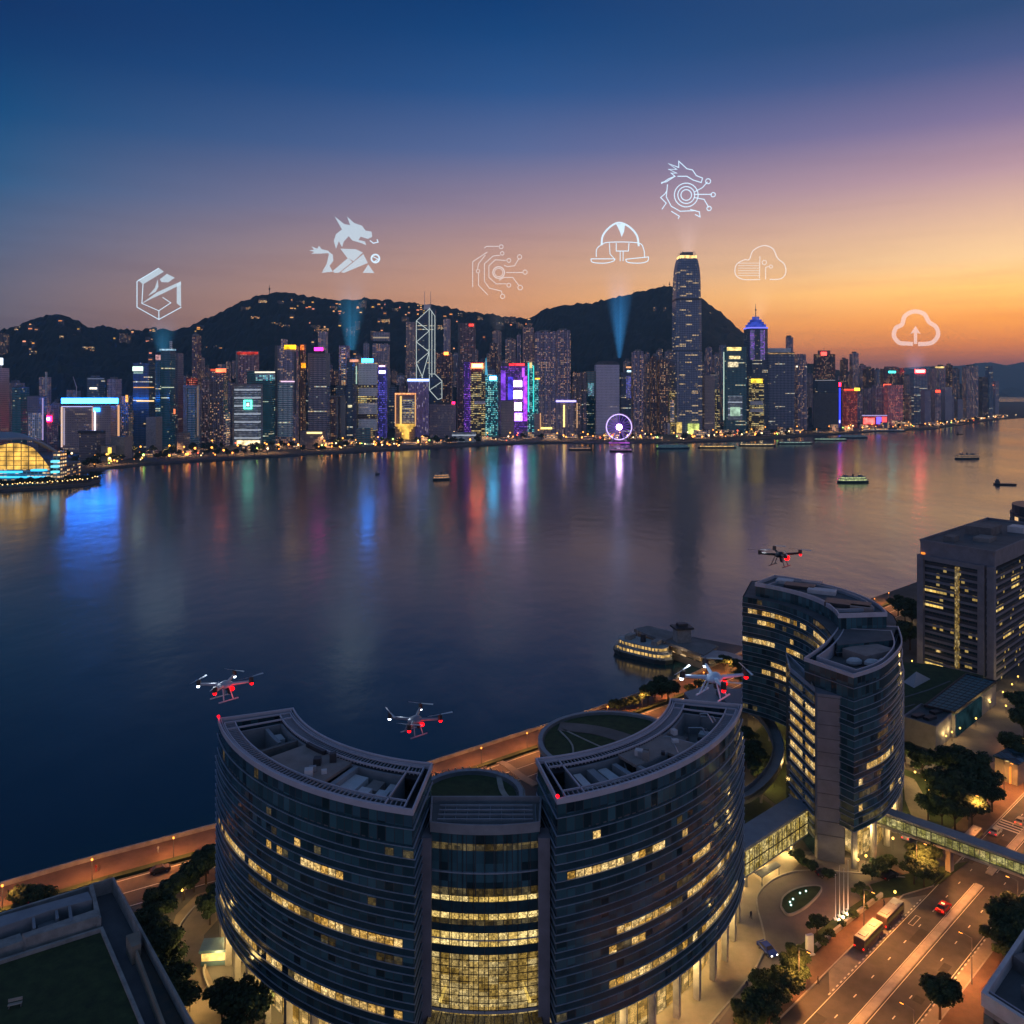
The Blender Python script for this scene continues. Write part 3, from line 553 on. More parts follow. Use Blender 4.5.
for a, b, y, D_, c_, lb in ((631.5, 644, 351, 1850, PLUM, 'first of the grey striped apartments after the rounded slab'), (644, 650, 353, 1980, SLATE, 'narrow blue grey apartment between two striped towers'), (650, 657, 356, 1900, (.2, .14, .16), 'rust coloured apartment with orange windows near the riverside'), (657, 668, 359, 1800, (.28, .2, .2), 'plain brown faced tower before the tallest skyscraper'),
        (656, 663, 349.5, 2050, SLATE, 'apartment tower peeking over the plain brown faced tower'), (664.5, 674, 351, 2000, SLATE, 'apartment tower tucked against the tallest skyscraper')):
    tower(a, b, y, D_, 'res', c_, lb, None, plan='bays', crown=5)
tower(669.5, 674.5, 391, 1800, 'gold', (.4, .3, .12), 'thin yellow lit stair tower at the foot of the tallest skyscraper', None, [('light_wall', 670, 674, 400, 422, 'low')])
tower(662, 670, 423, 1760, 'stone', STONE, 'small pale square block near the observation wheel', None)
# tallest skyscraper
D = 1960; r = thing('skyscraper', 'tallest supertall tower with a curved tapering crown lit warm at the tip', 'skyscraper', (WX(688.5, D), D + 24, 2.6)); LAND.append((688.5, 'the tallest skyscraper'))
lv = [(437, 13.6), (352, 13.4), (351, 12.9), (300, 12.7), (299, 12.3), (278, 12), (268, 11.2), (262, 10.2), (258, 9.2)]
mb = MB(); cx = WX(688.7, D)
def sq(h): k = h * D / F; c = k * .22; return [(cx - k + c, D + 24 - k), (cx + k - c, D + 24 - k), (cx + k, D + 24 - k + c), (cx + k, D + 24 + k - c), (cx + k - c, D + 24 + k), (cx - k + c, D + 24 + k), (cx - k, D + 24 + k - c), (cx - k, D + 24 - k + c)]
for (y0, h0), (y1, h1) in zip(lv, lv[1:]):
    A, B = sq(h0), sq(h1); z0, z1 = max(2.6, WZ(y0, D)), WZ(y1, D); u = 0
    for i in range(8):
        j = (i + 1) % 8; l = math.hypot(A[j][0] - A[i][0], A[j][1] - A[i][1])
        mb.face([(*A[i], z0), (*A[j], z0), (*B[j], z1), (*B[i], z1)], 0, [(u, z0), (u + l, z0), (u + l, z1), (u, z1)]); u += l
mb.face([(*p, WZ(258, D)) for p in sq(9.2)], 1)
o = mb.build('facade', [facade('supertall_wall', 2.2, 4.3, .22, .2, .82, .04, .11, .9, glass=(.02, .04, .075), warm=(255, 205, 120), cool=(255, 225, 170), gr=.12, dim=.05, dimcol=(70, 110, 165)), M['roof']], r); o.color = (.34, .38, .50, 1)
mb = MB()
for i, p in enumerate(sq(9.0)): 
    q_ = sq(7)[i]; mb.tube((*p, WZ(258.5, D)), (*q_, WZ(250.5, D)), .6, .4, 4)
for a in range(-4, 5): mb.tube((cx + a * 3.6, D + 5, WZ(258.5, D)), (cx + a * 2.7, D + 8, WZ(250.3 + abs(a) * .5, D)), .5, .35, 4)
mb.build('crown_fins', [M['steel']], r)
mb = MB(); mb.box(cx, D + 24, WZ(258.4, D), 40, 40, WZ(255.0, D) - WZ(258.4, D)); mb.build('crown_light', [E((255, 205, 130), 2.2, .12)], r)
mb = MB(); mb.box(cx, D + 24, WZ(255.3, D), 26, 26, WZ(251.2, D) - WZ(255.3, D)); mb.build('crown_core', [M['metal_dark']], r)
for y in (299, 351): q = MB(); q.prism([(cx + (x - cx) * 1.015, D + 24 + (yy - D - 24) * 1.015) for x, yy in sq(12.9)], WZ(y + 1.2, D), WZ(y - .5, D)); q.build('plant_floor', [M['metal_dark']], r)
q = MB(); q.box(WX(678.5, D), D - 5.5, 2.6, 9, 4, WZ(352, D) - 2.6); o = q.build('edge_fin', [M['stone']], r); o.color = (.5, .47, .52, 1)
q = MB(); q.box(WX(678.5, D), D - 8.2, 4, 12, 3, WZ(422, D) - 4); q.build('corner_light', [E((255, 215, 120), 1.1, .12)], r)
q = MB(); q.box(WX(692.5, D), D - 9, 4, 26, 8, WZ(423.5, D) - 4); q.build('lobby', [E((220, 235, 130), 1.2, .1)], r)
tower(702, 715, 375.5, 1850, 'stone', (.5, .4, .38), 'brown grey mid rise slab behind the tallest skyscraper', None)
tower(705.5, 712, 347.5, 2250, 'res', PLUM, 'slim round topped apartment tower beyond the tallest skyscraper', None, crown=5)
tower(714.5, 720, 389, 1950, 'gold', (.1, .1, .14), 'narrow dark block with a yellow lit corner', None)
tower(719, 726, 345, 2250, 'res', SLATE, 'narrow slate apartment behind the bright topped glass tower', None)
r = tower(723.5, 746.5, 347, 1900, 'teal', (.12, .15, .17), 'glass office tower with bright notched top and glowing base', 'the bright topped glass tower', [('crown_light', 727, 741, 347.2, 350.5, E((255, 220, 130), 2.4, .1)), ('light', 729, 740, 356, 359, E((255, 225, 160), 1.5, .2)), ('light', 728, 738, 362, 367, E((255, 235, 190), 1.3, .3)), ('edge_light', 723.3, 724.1, 352, 420, E((200, 230, 215), 1)),
        ('base_light', 728, 742, 396, 420, 'banded'), ('base_core', 730, 740, 407, 416, E((205, 245, 215), .8, .06), -.5)])
# purple-lit pyramid-top tower
D = 2080; r = thing('spire_tower', 'purple lit tower with stepped pyramid roof and needle spire', 'skyscraper', (WX(758.5, D), D + 24, 2.6)); LAND.append((758.5, 'the purple spired tower'))
cx = WX(758.5, D); k = 10.2 * D / F
def octa(k): c = k * .35; return [(cx - k + c, D + 24 - k), (cx + k - c, D + 24 - k), (cx + k, D + 24 - k + c), (cx + k, D + 24 + k - c), (cx + k - c, D + 24 + k), (cx - k + c, D + 24 + k), (cx - k, D + 24 + k - c), (cx - k, D + 24 - k + c)]
mb = MB(); mb.prism(octa(k), 2.6, WZ(327, D), 0, 1); o = mb.build('facade', [M['off'], M['roof']], r); o.color = (.12, .12, .18, 1)
mb = MB()
for kk, y0, y1 in ((.86, 327, 324), (.68, 324, 321.5), (.5, 321.5, 319), (.3, 319, 316)): mb.prism(octa(k * kk), WZ(y0, D), WZ(y1, D), 0, 0)
mb.build('stepped_crown', [E((70, 95, 235), .55, .08)], r)
mb = MB(); mb.tube((cx, D + 24, WZ(316, D)), (cx, D + 24, WZ(302.5, D)), 1.5, .4, 5); mb.ball((cx, D + 24, WZ(309, D)), 2.6); mb.build('spire', [M['metal_dark']], r)
for a, b, y1 in ((749.8, 754, 352), (760, 764.5, 352)):
    q = MB(); q.box((WX(a, D) + WX(b, D)) / 2, D + 24 - k - .8, WZ(360, D), WX(b, D) - WX(a, D), 1.6, WZ(330, D) - WZ(360, D)); q.build('light_strip', [M['violet']], r)
q = MB(); q.prism(octa(k * 1.01), WZ(328.4, D), WZ(327, D)); q.build('cornice_light', [E((120, 120, 255), 1.6)], r)
tower(749, 764, 378, 1850, 'gold', (.16, .13, .09), 'stout tower with yellow lit floors and bright yellow crown', 'the yellow crowned tower', [('crown_light', 751, 762.5, 378.8, 383, E((255, 215, 60), 2.6, .1)), ('bare_wall', 750, 763, 401, 405, 'stone'), ('bare_wall', 750, 763, 409, 412, 'stone')])
tower(764.5, 794.5, 352, 1950, 'off', (.28, .28, .40), 'very broad dark bluish slab with columns of dim windows', 'the very broad bluish slab', [('cornice_light', 764.5, 794, 353, 354, E((255, 200, 130), .5, .1)), ('roof_block', 768, 792, 348, 352.2, 'stone', 10)], dep=50)
tower(784.5, 794.5, 337, 2350, 'res2', PLUM, 'round shouldered tower standing against the orange sky behind the broad slab', None, plan='round', crown=6)
tower(794.5, 806, 354, 2150, 'res', PLUM, 'dark apartment block between broad bluish slab and slim white banded tower', None)
tower(795.5, 807, 366, 1950, 'stone', (.62, .54, .58), 'slim pale tower with one white lit band near its top', 'the slim white banded tower', [('light_strip', 796, 806, 365.8, 367.2, E((255, 235, 200), 2.4))])
tower(813, 839, 380, 2100, 'off', (.05, .05, .07), 'wide dark windowless looking office block below the domed apartments', None, [('cornice_light', 815, 835, 380, 380.6, E((190, 190, 200), .5)), ('bare_wall', 813.5, 838, 393, 428, 'concrete_dark')], dep=50)
tower(812, 837, 354, 2500, 'res', (.12, .09, .1), 'dark domed apartment mass with a red sign against the orange sky', 'the dark domed mass', [('sign', 821, 826.5, 352, 355.5, E((255, 70, 60), 5))], plan='round', crown=14)
tower(834.5, 841, 387, 2150, 'blue', (.05, .04, .15), 'slim neon blue lit tower topped by a red beacon ball', 'the neon blue tower', [('light_strip', 835.3, 837.4, 388, 421, E((30, 60, 255), 3)), ('light_strip', 838.6, 840.2, 388, 421, E((50, 60, 255), 2.6)), ('beacon', 834.5, 840.5, 382.5, 386.5, E((255, 20, 50), 25)), ('base_light', 835, 840, 420, 423, E((160, 160, 255), 4))])
tower(842.5, 857.5, 389, 2250, 'redlit', (.4, .13, .12), 'square red washed building with a yellow sign at its corner', 'the red washed building', [('sign', 854.5, 859.5, 388, 390.6, E((255, 210, 50), 5)), ('cornice_light', 844, 854, 389, 390.4, E((255, 80, 50), 2.2))])
tower(862.5, 887, 415.5, 2330, 'redlit', (.3, .1, .12), 'low theatre block blazing red and violet beside the ferry pier', 'the red lit theatre block', [('screen', 863.5, 874.5, 418, 424, E((255, 80, 75), 5, .05)), ('screen', 876.5, 881, 417, 424, E((110, 90, 255), 2.6)), ('screen', 882, 886.5, 417, 424, E((255, 70, 70), 3)), ('roof_line', 862, 887, 415, 416, E((200, 190, 255), .8))], dep=40)
west = [(849.5, 859, 353, 2700, 'res', 'very thin tower standing tall against the orange sky past the dark domed mass'), (840, 848.5, 359, 2700, 'res', 'stocky tower between the dark domed mass and the thin tall tower'), (858, 866, 365, 2900, 'res', 'stub tower immediately after the thin tall tower'), (863, 875, 368, 2700, 'res', 'grey apartment before the cyan signed tower'),
        (872, 884, 385, 2500, 'res2', 'mid height mauve block before the cyan signed tower'), (880, 905, 368, 2600, 'res', 'cyan signed wide apartment tower with rust lit floors'), (884, 903, 385, 2450, 'redlit', 'dim red lit block below the cyan sign'), (905, 911, 376, 2700, 'res', 'thin shaded tower just before the red roof sign'),
        (910, 927.5, 372.5, 2550, 'off', 'dark office tower with a blazing red white sign on its roof'), (921, 931, 390, 2480, 'stone', 'pale mauve podium tower below the red roof sign'), (929, 937, 368, 2750, 'res', 'first tower of the harbour end cluster after the red roof sign'), (935, 946, 366, 2800, 'res', 'second tower of the harbour end cluster with yellow roof lamps'),
        (932, 941, 391, 2550, 'res2', 'shaded mid height tower with a red lamp sign'), (945, 953, 365, 2850, 'res', 'third tower of the harbour end cluster, slightly taller'), (952, 960, 369, 2900, 'res', 'fourth tower of the harbour end cluster beside the pale gap'), (941, 952, 387, 2600, 'stone', 'pale slab in front of the harbour end cluster'),
        (962, 979, 366, 2750, 'res', 'broad dark tower past the bright gap of the harbour end cluster'), (968, 976, 380, 2650, 'stone', 'light edged narrow slab in front of the broad dark tower'), (979, 988, 377, 2850, 'stone', 'plain pale tower beside the black needle tower'), (987, 993, 366, 3050, 'off', 'black needle tower near the harbour end of the skyline'), (993, 999, 381, 3000, 'stone', 'last pale tower before the open water')]
for a, b, y, D_, mt, lb in west:
    ex = []
    if 'cyan signed' in lb: ex = [('sign', 888.5, 895.5, 371, 373, E((70, 240, 230), 4)), ('light', 883.5, 891, 384, 386.5, E((255, 90, 60), 2.4, .1)), ('light', 884, 888, 391, 393, E((255, 70, 60), 1.6)), ('light', 893, 896.5, 392, 394.5, E((255, 90, 60), 2))]
    if 'blazing' in lb: ex = [('sign', 915, 925, 369.5, 372.8, E((255, 50, 50), 25)), ('sign_core', 916.5, 923.5, 370.5, 372, E((255, 210, 180), 8), -1.1)]
    if 'red lamp' in lb: ex = [('sign', 935.5, 940, 390, 392.5, E((255, 70, 45), 4))]
    if 'yellow roof' in lb: ex = [('cornice_light', 935, 944, 366.5, 368, E((255, 215, 130), 1.6, .1))]
    if 'last pale' in lb: ex = [('light', 989.5, 993, 384.5, 386, E((255, 130, 60), 4))]
    tower(a, b, y, D_, mt, random.choice((PLUM, MAUVE, (.18, .13, .14), SLATE)), lb, None, ex, plan='bays' if mt == 'res' else 'box', crown=6 if mt == 'res' else None, rot=0)
LAND += [(892, 'the cyan signed tower'), (919, 'the blazing red white sign'), (970, 'the broad dark harbour end tower')]

# --- apartment towers behind the named ones
def near_label(px, what, store):
    c, ref = min(LAND, key=lambda l: abs(l[0] - px)); side = 'right' if px > c else 'left'
    k = store.setdefault((ref, side, what), 0); store[(ref, side, what)] = k + 1
    return (ref, side, k)
ORD = ['first', 'second', 'third', 'fourth', 'fifth', 'sixth', 'seventh', 'eighth', 'ninth', 'tenth', 'eleventh', 'twelfth', 'thirteenth', 'fourteenth', 'fifteenth', 'sixteenth']
ENV = [(0, 400), (40, 395), (60, 398), (120, 392), (150, 370), (182, 372), (200, 352), (214, 354), (232, 358), (262, 362), (300, 362), (335, 366), (350, 346), (362, 343), (395, 352), (440, 350), (456, 345), (480, 346), (503, 350), (572, 374), (600, 372), (634, 355), (720, 352), (748, 360), (775, 358), (800, 356), (840, 364), (860, 366), (880, 368), (960, 372), (1000, 392)]
cand = []
x = 52.0
while x < 985:
    wd = random.uniform(5.5, 9.5); y = interp(ENV, x) + random.uniform(0, 15)
    if random.random() < .25: y += 14
    if not (83 < x < 105): cand.append([x, x + wd, y, None])
    x += wd * random.uniform(.75, 1.15)
x = 130.0
while x < 960:      # a second, lower and nearer row
    wd = random.uniform(7, 12); cand.append([x, x + wd, interp(ENV, x) + random.uniform(20, 38), 'n']); x += wd * random.uniform(.9, 1.6)
LANDK = {}
rows = []
for a, b, y, k in cand:
    px = (a + b) / 2; sD = shoreD(px)
    D = sD + (random.uniform(640, 900) if k is None else random.uniform(330, 480))
    rows.append((px, a, b, y, D, k))
by = {}
for rr in rows:
    c, ref = min(LAND, key=lambda l: abs(l[0] - rr[0])); by.setdefault((ref, rr[0] > c, rr[5]), []).append(rr)
tints = [('mauve', MAUVE), ('plum', PLUM), ('brown', BROWN), ('slate', SLATE)]
for (ref, right, k), lst in by.items():
    lst.sort(key=lambda q: q[0], reverse=not right)
    for i, (px, a, b, y, D, k_) in enumerate(lst):
        tn, tcx = random.choice(tints)
        lab = f"{tn} {'block' if k else 'apartment'}, {ORD[i]} {'right' if right else 'left'} of {ref}, {'nearer' if k else 'back'} row"
        tower(a, b, y, D, random.choice(('res', 'res', 'res2')) if not k else random.choice(('res', 'res2', 'stone', 'off')), tcx, lab, None, plan=random.choice(('box', 'cross', 'bays', 'bays')) if not k else 'box',
              crown=random.uniform(4, 9), rot=random.uniform(-.12, .12), name='apartment_tower' if not k else 'mid_rise_block', cat='tower', group='unsigned towers packed behind the harbour front', dep=26)
# --- low blocks along the waterfront
special = [(146, 162, 417, 1420, 'concrete', 'plain brown windowless cube in front of the dark glass tower'), (79, 105, 432, 1250, 'stone', 'low grey arts block with a flat dark lid before the hotel'), (101, 112, 446, 1190, 'concrete', 'small pale block with one yellow lit face'), (111, 132, 437, 1230, 'concrete', 'stepped brown block beside the yellow lit face'),
           (300, 326, 431, 1290, 'stone', 'squat grey civic block with a lit top band'), (356, 373, 428.5, 1330, 'teal', 'dark green low block with lit lines'), (177, 188, 433, 1380, 'stone', 'small brown block behind the waterfront trees'), (452, 476, 432.5, 1540, 'banded', 'long white marquee hall beside the quay')]
for a, b, y, D, mt, lb in special:
    ex = []
    if 'yellow lit' in lb and 'small' in lb: ex = [('light_wall', 108.5, 111.5, 447.5, 461, E((255, 210, 90), 1.8))]
    if 'lit top' in lb: ex = [('cornice_light', 307, 322, 432, 433.6, E((255, 225, 150), 2.2))]
    if 'flat dark' in lb: ex = [('roof_lid', 78.5, 105.5, 430.5, 433.5, 'metal_dark')]
    M.setdefault('x', M['concrete'])
    o = tower(a, b, y, D, mt, (.24, .2, .21), lb, None, ex, dep=26, name='low_block', cat='building')
i = 0; x = 134
lows = []
while x < 1000:
    wd = random.uniform(6, 16); y0 = HZ + F * (CH - 2.6) / (shoreD(x) + 70)
    lows.append((x, x + wd, y0 - random.uniform(3, 9))); x += wd * random.uniform(1.0, 1.9)
by = {}
for a, b, y in lows:
    px = (a + b) / 2; c, ref = min(LAND, key=lambda l: abs(l[0] - px)); by.setdefault((ref, px > c), []).append((px, a, b, y))
for (ref, right), lst in by.items():
    lst.sort(reverse=not right)
    for i, (px, a, b, y) in enumerate(lst):
        tower(a, b, y, shoreD(px) + random.uniform(60, 160), 'low', random.choice((MAUVE, BROWN, SLATE)), f"low lit quayside block, {ORD[i]} {'right' if right else 'left'} of {ref}", None, dep=20, name='quayside_block', cat='building', group='low lit blocks along the far quay')
# --- houses and blocks up on the hills
HH = [(2, 331, 9, 24), (16, 326, 5, 4), (122, 331, 7, 11), (127, 333, 5, 9), (262, 298, 8, 4), (280, 300, 6, 3), (350, 325, 9, 12), (362, 300, 8, 8), (375, 329, 10, 9), (385, 318, 9, 5), (340, 311, 8, 3), (395, 308, 6, 3), (300, 300, 8, 3), (318, 328, 7, 5), (245, 306, 9, 4), (255, 316, 9, 2), (275, 322, 10, 3), (285, 324, 8, 3),
      (87, 346, 10, 4), (32, 350, 6, 5), (60, 335, 2, 2), (30, 339, 2, 2), (72, 334, 2, 2), (150, 338, 2, 2), (220, 347, 3, 2), (214, 345, 2, 2), (315, 325, 9, 3), (325, 328, 6, 3), (205, 346, 2, 2), (655, 306, 3, 3), (710, 312, 2, 2), (665, 307, 2, 2), (510, 316, 12, 6), (520, 322, 8, 9), (440, 324, 8, 5), (460, 313, 5, 3), (480, 316, 6, 3), (500, 322, 8, 4), (530, 322, 6, 6), (357, 320, 5, 10), (333, 306, 7, 3), (405, 316, 8, 6)]
for i, (px, py, wpx, hpx) in enumerate(HH):
    D = interp(RD, px) * .96 - 60
    # find the slope point that shows at this row
    bt = 1.0
    for k in range(60):
        t = k / 60
        if WZ(py + hpx, hillD(px, t)) <= hillz(px, t): bt = t; break
    D = hillD(px, bt) - 12
    c, ref = min(LAND, key=lambda l: abs(l[0] - px))
    lab = f"{['small', 'long', 'pale', 'dim', 'bright'][i % 5]} hillside {'villa' if hpx < 6 else 'apartment block'} high above {ref}"
    r = thing('hillside_house', lab, 'house', (WX(px, D), D, WZ(py + hpx + 2, D)), 'lit houses scattered on the dark hillsides')
    q = MB(); n = max(1, int(wpx / 3))
    for j in range(n): a = px - wpx / 2 + wpx * (j + .5) / n; hh = hpx * random.uniform(.7, 1.0); q.box(WX(a, D), D + 8, WZ(py + hpx + 2, D), wpx / n * D / F * .85, 14, (hh + 2) * D / F, 0, 0, 1, j * 7.7)
    o = q.build('facade', [M['low'] if hpx < 6 else M['res'], M['roof']], r); o.color = (.25, .2, .18, 1)
random.seed(77)
hp0 = None
for i in range(100):
    px = random.choice((random.uniform(225, 460), random.uniform(300, 450), random.uniform(300, 540), random.uniform(20, 200) if i % 2 else random.uniform(330, 440)))
    t_ = random.choice((random.uniform(.5, .97), random.uniform(.85, .97)))
    if random.random() < .6 and i: px = px_prev + random.uniform(-5, 5)
    D = hillD(px, t_); bi_ = min(377, max(0, round((px + 140) / 3))); bj_ = min(34, round(t_ * 34)); hx, D, z = hv[bi_ * n_ + bj_]; px = 512 + hx / D * F; D -= 6; z -= 6
    px_prev = px
    q = MB(); wv_ = random.uniform(5, 16); q.box(0, 0, -12, wv_, 8, 16 + random.uniform(0, 10), 0, 1, 1); q.box(0, -4.2, random.uniform(-2, 6), wv_ * .7, .6, random.uniform(2.5, 4), 0, 0)
    o = q.build('lit_house', [E((255, random.randint(150, 200), random.randint(80, 130)), random.uniform(.6, 1.6)), M['concrete_dark']]); o.location = (WX(px, D), D, z + 6); tag(o, 'tiny lit house in the scatter of lights on the dark hillside', 'house', 'tiny lit houses scattered over the hills')
# masts on the peaks
for px, py, h, lb in ((269.5, 294, 9, 'thin steel mast on the crest of the near hill'), (669.5, 287, 5.5, 'lattice mast on the highest peak'), (664, 288, 4, 'small antenna beside the peak mast'), (634, 294, 3, 'short relay pole on the ridge before the peak')):
    D = interp(RD, px); q = MB(); x, z = WX(px, D), WZ(py + 2, D); hh = (h + 2) * D / F; q.tube((x, D, z), (x, D, z + hh), 1.6, .7, 5); q.box(x, D, z + hh * .55, 5, 3, hh * .18); tag(q.build('radio_mast', [M['metal_dark']]), lb, 'mast')
# construction crane above the hotel
D = 1700; q = MB(); q.tube((WX(76.5, D), D, WZ(397, D)), (WX(76.5, D), D, WZ(386, D)), 1, .8, 4); q.tube((WX(76.8, D), D, WZ(388, D)), (WX(73, D), D, WZ(376.5, D)), .9, .5, 4); tag(q.build('tower_crane', [M['steel']]), 'thin luffing crane jib above the long blue white hotel sign', 'crane')

# ------------------------------------------------------------------ observation wheel
D = 1640; wcx, wcz, wr = WX(619, D), WZ(427, D), 12.6 * D / F
r = thing('observation_wheel', 'violet lit observation wheel with a glowing white hub on the far quay', 'ferris wheel', (wcx, D, 2.6))
q = MB(); q.path([(wcx + wr * cos(a * pi / 24), D, wcz + wr * sin(a * pi / 24)) for a in range(49)], 1.0, 5); q.build('rim', [E((205, 185, 255), 1.9)], r)
for a in range(21):
    q = MB(); an = a * 2 * pi / 21; q.tube((wcx, D, wcz), (wcx + wr * cos(an), D, wcz + wr * sin(an)), .34, .34, 3); q.build('spoke', [E((150, 70, 255), 1.2)], r)
for a in range(42):
    q = MB(); an = a * 2 * pi / 42; q.ball((wcx + (wr + 1.6) * cos(an), D, wcz + (wr + 1.6) * sin(an)), 1.2, 0, 5, k=3); q.build('cabin', [E((190, 130, 220), .6)], r)
q = MB(); q.ball((wcx, D - 2, wcz), 5.8); q.build('hub', [E((235, 190, 255), 40)], r)
q = MB()
for dx in (-16, 16): q.tube((wcx, D + 2, wcz), (wcx + dx, D + 4, 3), 1.1, 1.4, 5); q.tube((wcx, D - 2, wcz), (wcx + dx, D - 8, 3), 1.1, 1.4, 5)
q.build('support_frame', [M['steel']], r)
q = MB(); q.box(wcx, D - 4, 2.6, 40, 14, 2.2); q.build('boarding_platform', [E((190, 90, 220), .8, .1)], r)  # violet light put into the platform as its own glow

# ------------------------------------------------------------------ convention hall on its point
D = 940; r = thing('convention_hall', 'glass convention hall under a swooping winged roof, glowing gold inside, cyan strips below', 'hall', (WX(10, D), D + 40, 2.6))
def cp(px, py, dd=0): return (WX(px, D) * (1 + dd / D * 1.5), D + dd, WZ(py, D))
rl = spline([(-60, 452), (-42, 446), (-22, 440), (0, 438.5), (22, 437.5), (38, 440), (50, 446), (58, 451)], 5)
q = MB()
for (a, b), (c, d) in zip(rl, rl[1:]):
    q.face([cp(a, b), cp(c, d), cp(c, d - 3, 60), cp(a, b - 3, 60)]); q.face([cp(a, b + 2.0), cp(c, d + 2.0), cp(c, d), cp(a, b)]); q.face([cp(a, b + 2), cp(a, b + 1, 60), cp(c, d + 1, 60), cp(c, d + 2)])
q.build('winged_roof', [plain('aluminium_roof', (.34, .35, .40), .45, .3, .1)], r)
ar = spline([(-34, 470), (-26, 458), (-8, 449), (14, 443.5), (32, 447), (42, 456), (50, 467)], 6)
q = MB()
for (a, b), (c, d) in zip(ar, ar[1:]): q.face([cp(a, 470, 6), cp(c, 470, 6), cp(c, d, 6), cp(a, b, 6)], 0)
m, nt = nmat('glowing_glass_hall'); g = G(nt); t = g.n('ShaderNodeTexCoord'); s = g.n('ShaderNodeSeparateXYZ', {0: t.outputs['Object']})
mk = g.m('MULTIPLY', g.m('GREATER_THAN', g.m('FRACT', g.m('DIVIDE', s.outputs[0], 8.6)), .14), g.m('GREATER_THAN', g.m('FRACT', g.m('DIVIDE', s.outputs[2], 5.2)), .16))
nz = g.n('ShaderNodeTexNoise', {'Vector': t.outputs['Object'], 'Scale': .09, 'Detail': 3}).outputs[0]
e = g.m('MULTIPLY', g.m('ADD', .15, mk), g.n('ShaderNodeMapRange', {0: nz, 1: .35, 2: .65, 3: .35, 4: 1.5}).outputs[0])
p = g.n('ShaderNodeBsdfPrincipled', {'Base Color': (.1, .07, .03, 1), 'Roughness': .2, 'Emission Color': (*lin((255, 195, 85)), 1), 'Emission Strength': e}); g.out(p.outputs[0])
q.build('glass_front', [m], r)
q = MB(); q.prism([(WX(-60, D), D + 8), (WX(47, D), D + 8), (WX(50, D), D + 30), (WX(44, D), D + 80), (WX(-60, D), D + 80)], 2.6, WZ(467, D), 0, 1)
o = q.build('lower_hall', [M['low'], M['roof_light']], r); o.color = (.2, .2, .24, 1)
for a, b, y0, y1 in ((-40, 19, 471.5, 473.2), (31, 44, 469.5, 471.2), (-40, 43, 476.8, 478)):
    q = MB(); q.box((WX(a, D) + WX(b, D)) / 2, D + 3, WZ(y1, D), WX(b, D) - WX(a, D), 8, (y1 - y0) * D / F); q.build('light_strip', [E((60, 190, 245), 1.9)], r)
q = MB(); q.box(WX(54, D), D + 12, 2.6, 8, 14, WZ(452, D) - 2.6); o = q.build('glass_tower', [M['low']], r); o.color = (.3, .3, .34, 1)
for y in (461.5, 466.5, 472): q = MB(); q.box(WX(54, D), D + 6, WZ(y + 1.2, D), 7.5, 12.6, 2.4); q.build('light_strip', [E((110, 215, 240), 1.6)], r)

# ------------------------------------------------------------------ trees
random.seed(11)
def leafmat(name, col):
    m, nt = nmat(name); g = G(nt); t = g.n('ShaderNodeTexCoord')
    nz = g.n('ShaderNodeTexNoise', {'Vector': t.outputs['Object'], 'Scale': .8, 'Detail': 3}).outputs[0]
    gi = g.n('ShaderNodeNewGeometry'); rr = gi.outputs['Random Per Island']
    k = g.m('ADD', g.m('MULTIPLY', rr, .6), g.m('MULTIPLY', nz, .6))
    c = g.mix(k, tuple(v * .45 for v in col), tuple(v * 1.7 for v in col))
    p = g.n('ShaderNodeBsdfPrincipled', {'Base Color': c, 'Roughness': .75, 'Specular IOR Level': .25}); g.out(p.outputs[0]); return m
M['leaf'] = leafmat('tree_leaves', (.03, .05, .022)); M['leaf_far'] = leafmat('tree_leaves_distant', (.03, .045, .022))
def tree_proto(h, rad, leaves, lsz, trunk=True, name='shade_tree', mat='leaf', flat=1.0):
    r = thing(name, 'tree', 'tree'); q = MB(); th = h * .42
    bend = random.uniform(-.3, .3)
    q.tube((0, 0, -.3), (bend * .4, 0, th), h * .032, h * .02, 6)
    limbs = []
    for i in range(9):
        a = i * .72 + random.uniform(-.3, .3); rr = rad * random.uniform(.35, .85); e = (rr * cos(a), rr * sin(a), h * random.uniform(.55, .85)); q.tube((bend * .4, 0, th * random.uniform(.7, 1)), e, h * .014, h * .005, 4); limbs.append(e)
    q.build('trunk', [M['trunk']], r)
    c = MB(); cl = [(e[0], e[1], e[2], rad * random.uniform(.24, .44)) for e in limbs] + [(random.uniform(-.4, .4) * rad, random.uniform(-.4, .4) * rad, h * random.uniform(.6, .92), rad * random.uniform(.24, .42)) for _ in range(9)]
    per = leaves // len(cl)
    for x, y, z, rr in cl:
        for _ in range(per):
            v = Vector((random.gauss(0, 1), random.gauss(0, 1), random.gauss(0, 1))).normalized() * rr * random.uniform(.55, 1.08) ; v.z *= .72 * flat
            p = Vector((x, y, z)) + v; s = lsz * random.uniform(.6, 1.4)
            n = (v.normalized() + Vector((random.uniform(-.8, .8), random.uniform(-.8, .8), random.uniform(-.3, .9)))).normalized(); a = n.orthogonal().normalized(); b = n.cross(a)
            c.face([p + a * s, p + b * s * .6, p - a * s, p - b * s * .6])
    c.build('crown', [M[mat]], r); return r
far_tree = proto(tree_proto(11, 5.5, 220, 1.3, mat='leaf_far')) ; far_tree['label'] = 'dark rounded tree in the planting along the far waterfront road'; far_tree['group'] = 'dark trees along the far waterfront'
for i in range(170):
    px = random.choice((random.uniform(60, 470), random.uniform(60, 260), random.uniform(300, 480), random.uniform(520, 1000))); D = shoreD(px) + random.uniform(16, 200)
    place(far_tree, (WX(px, D), D, 2.6), random.uniform(0, 6), scale=random.uniform(.7, 1.35))
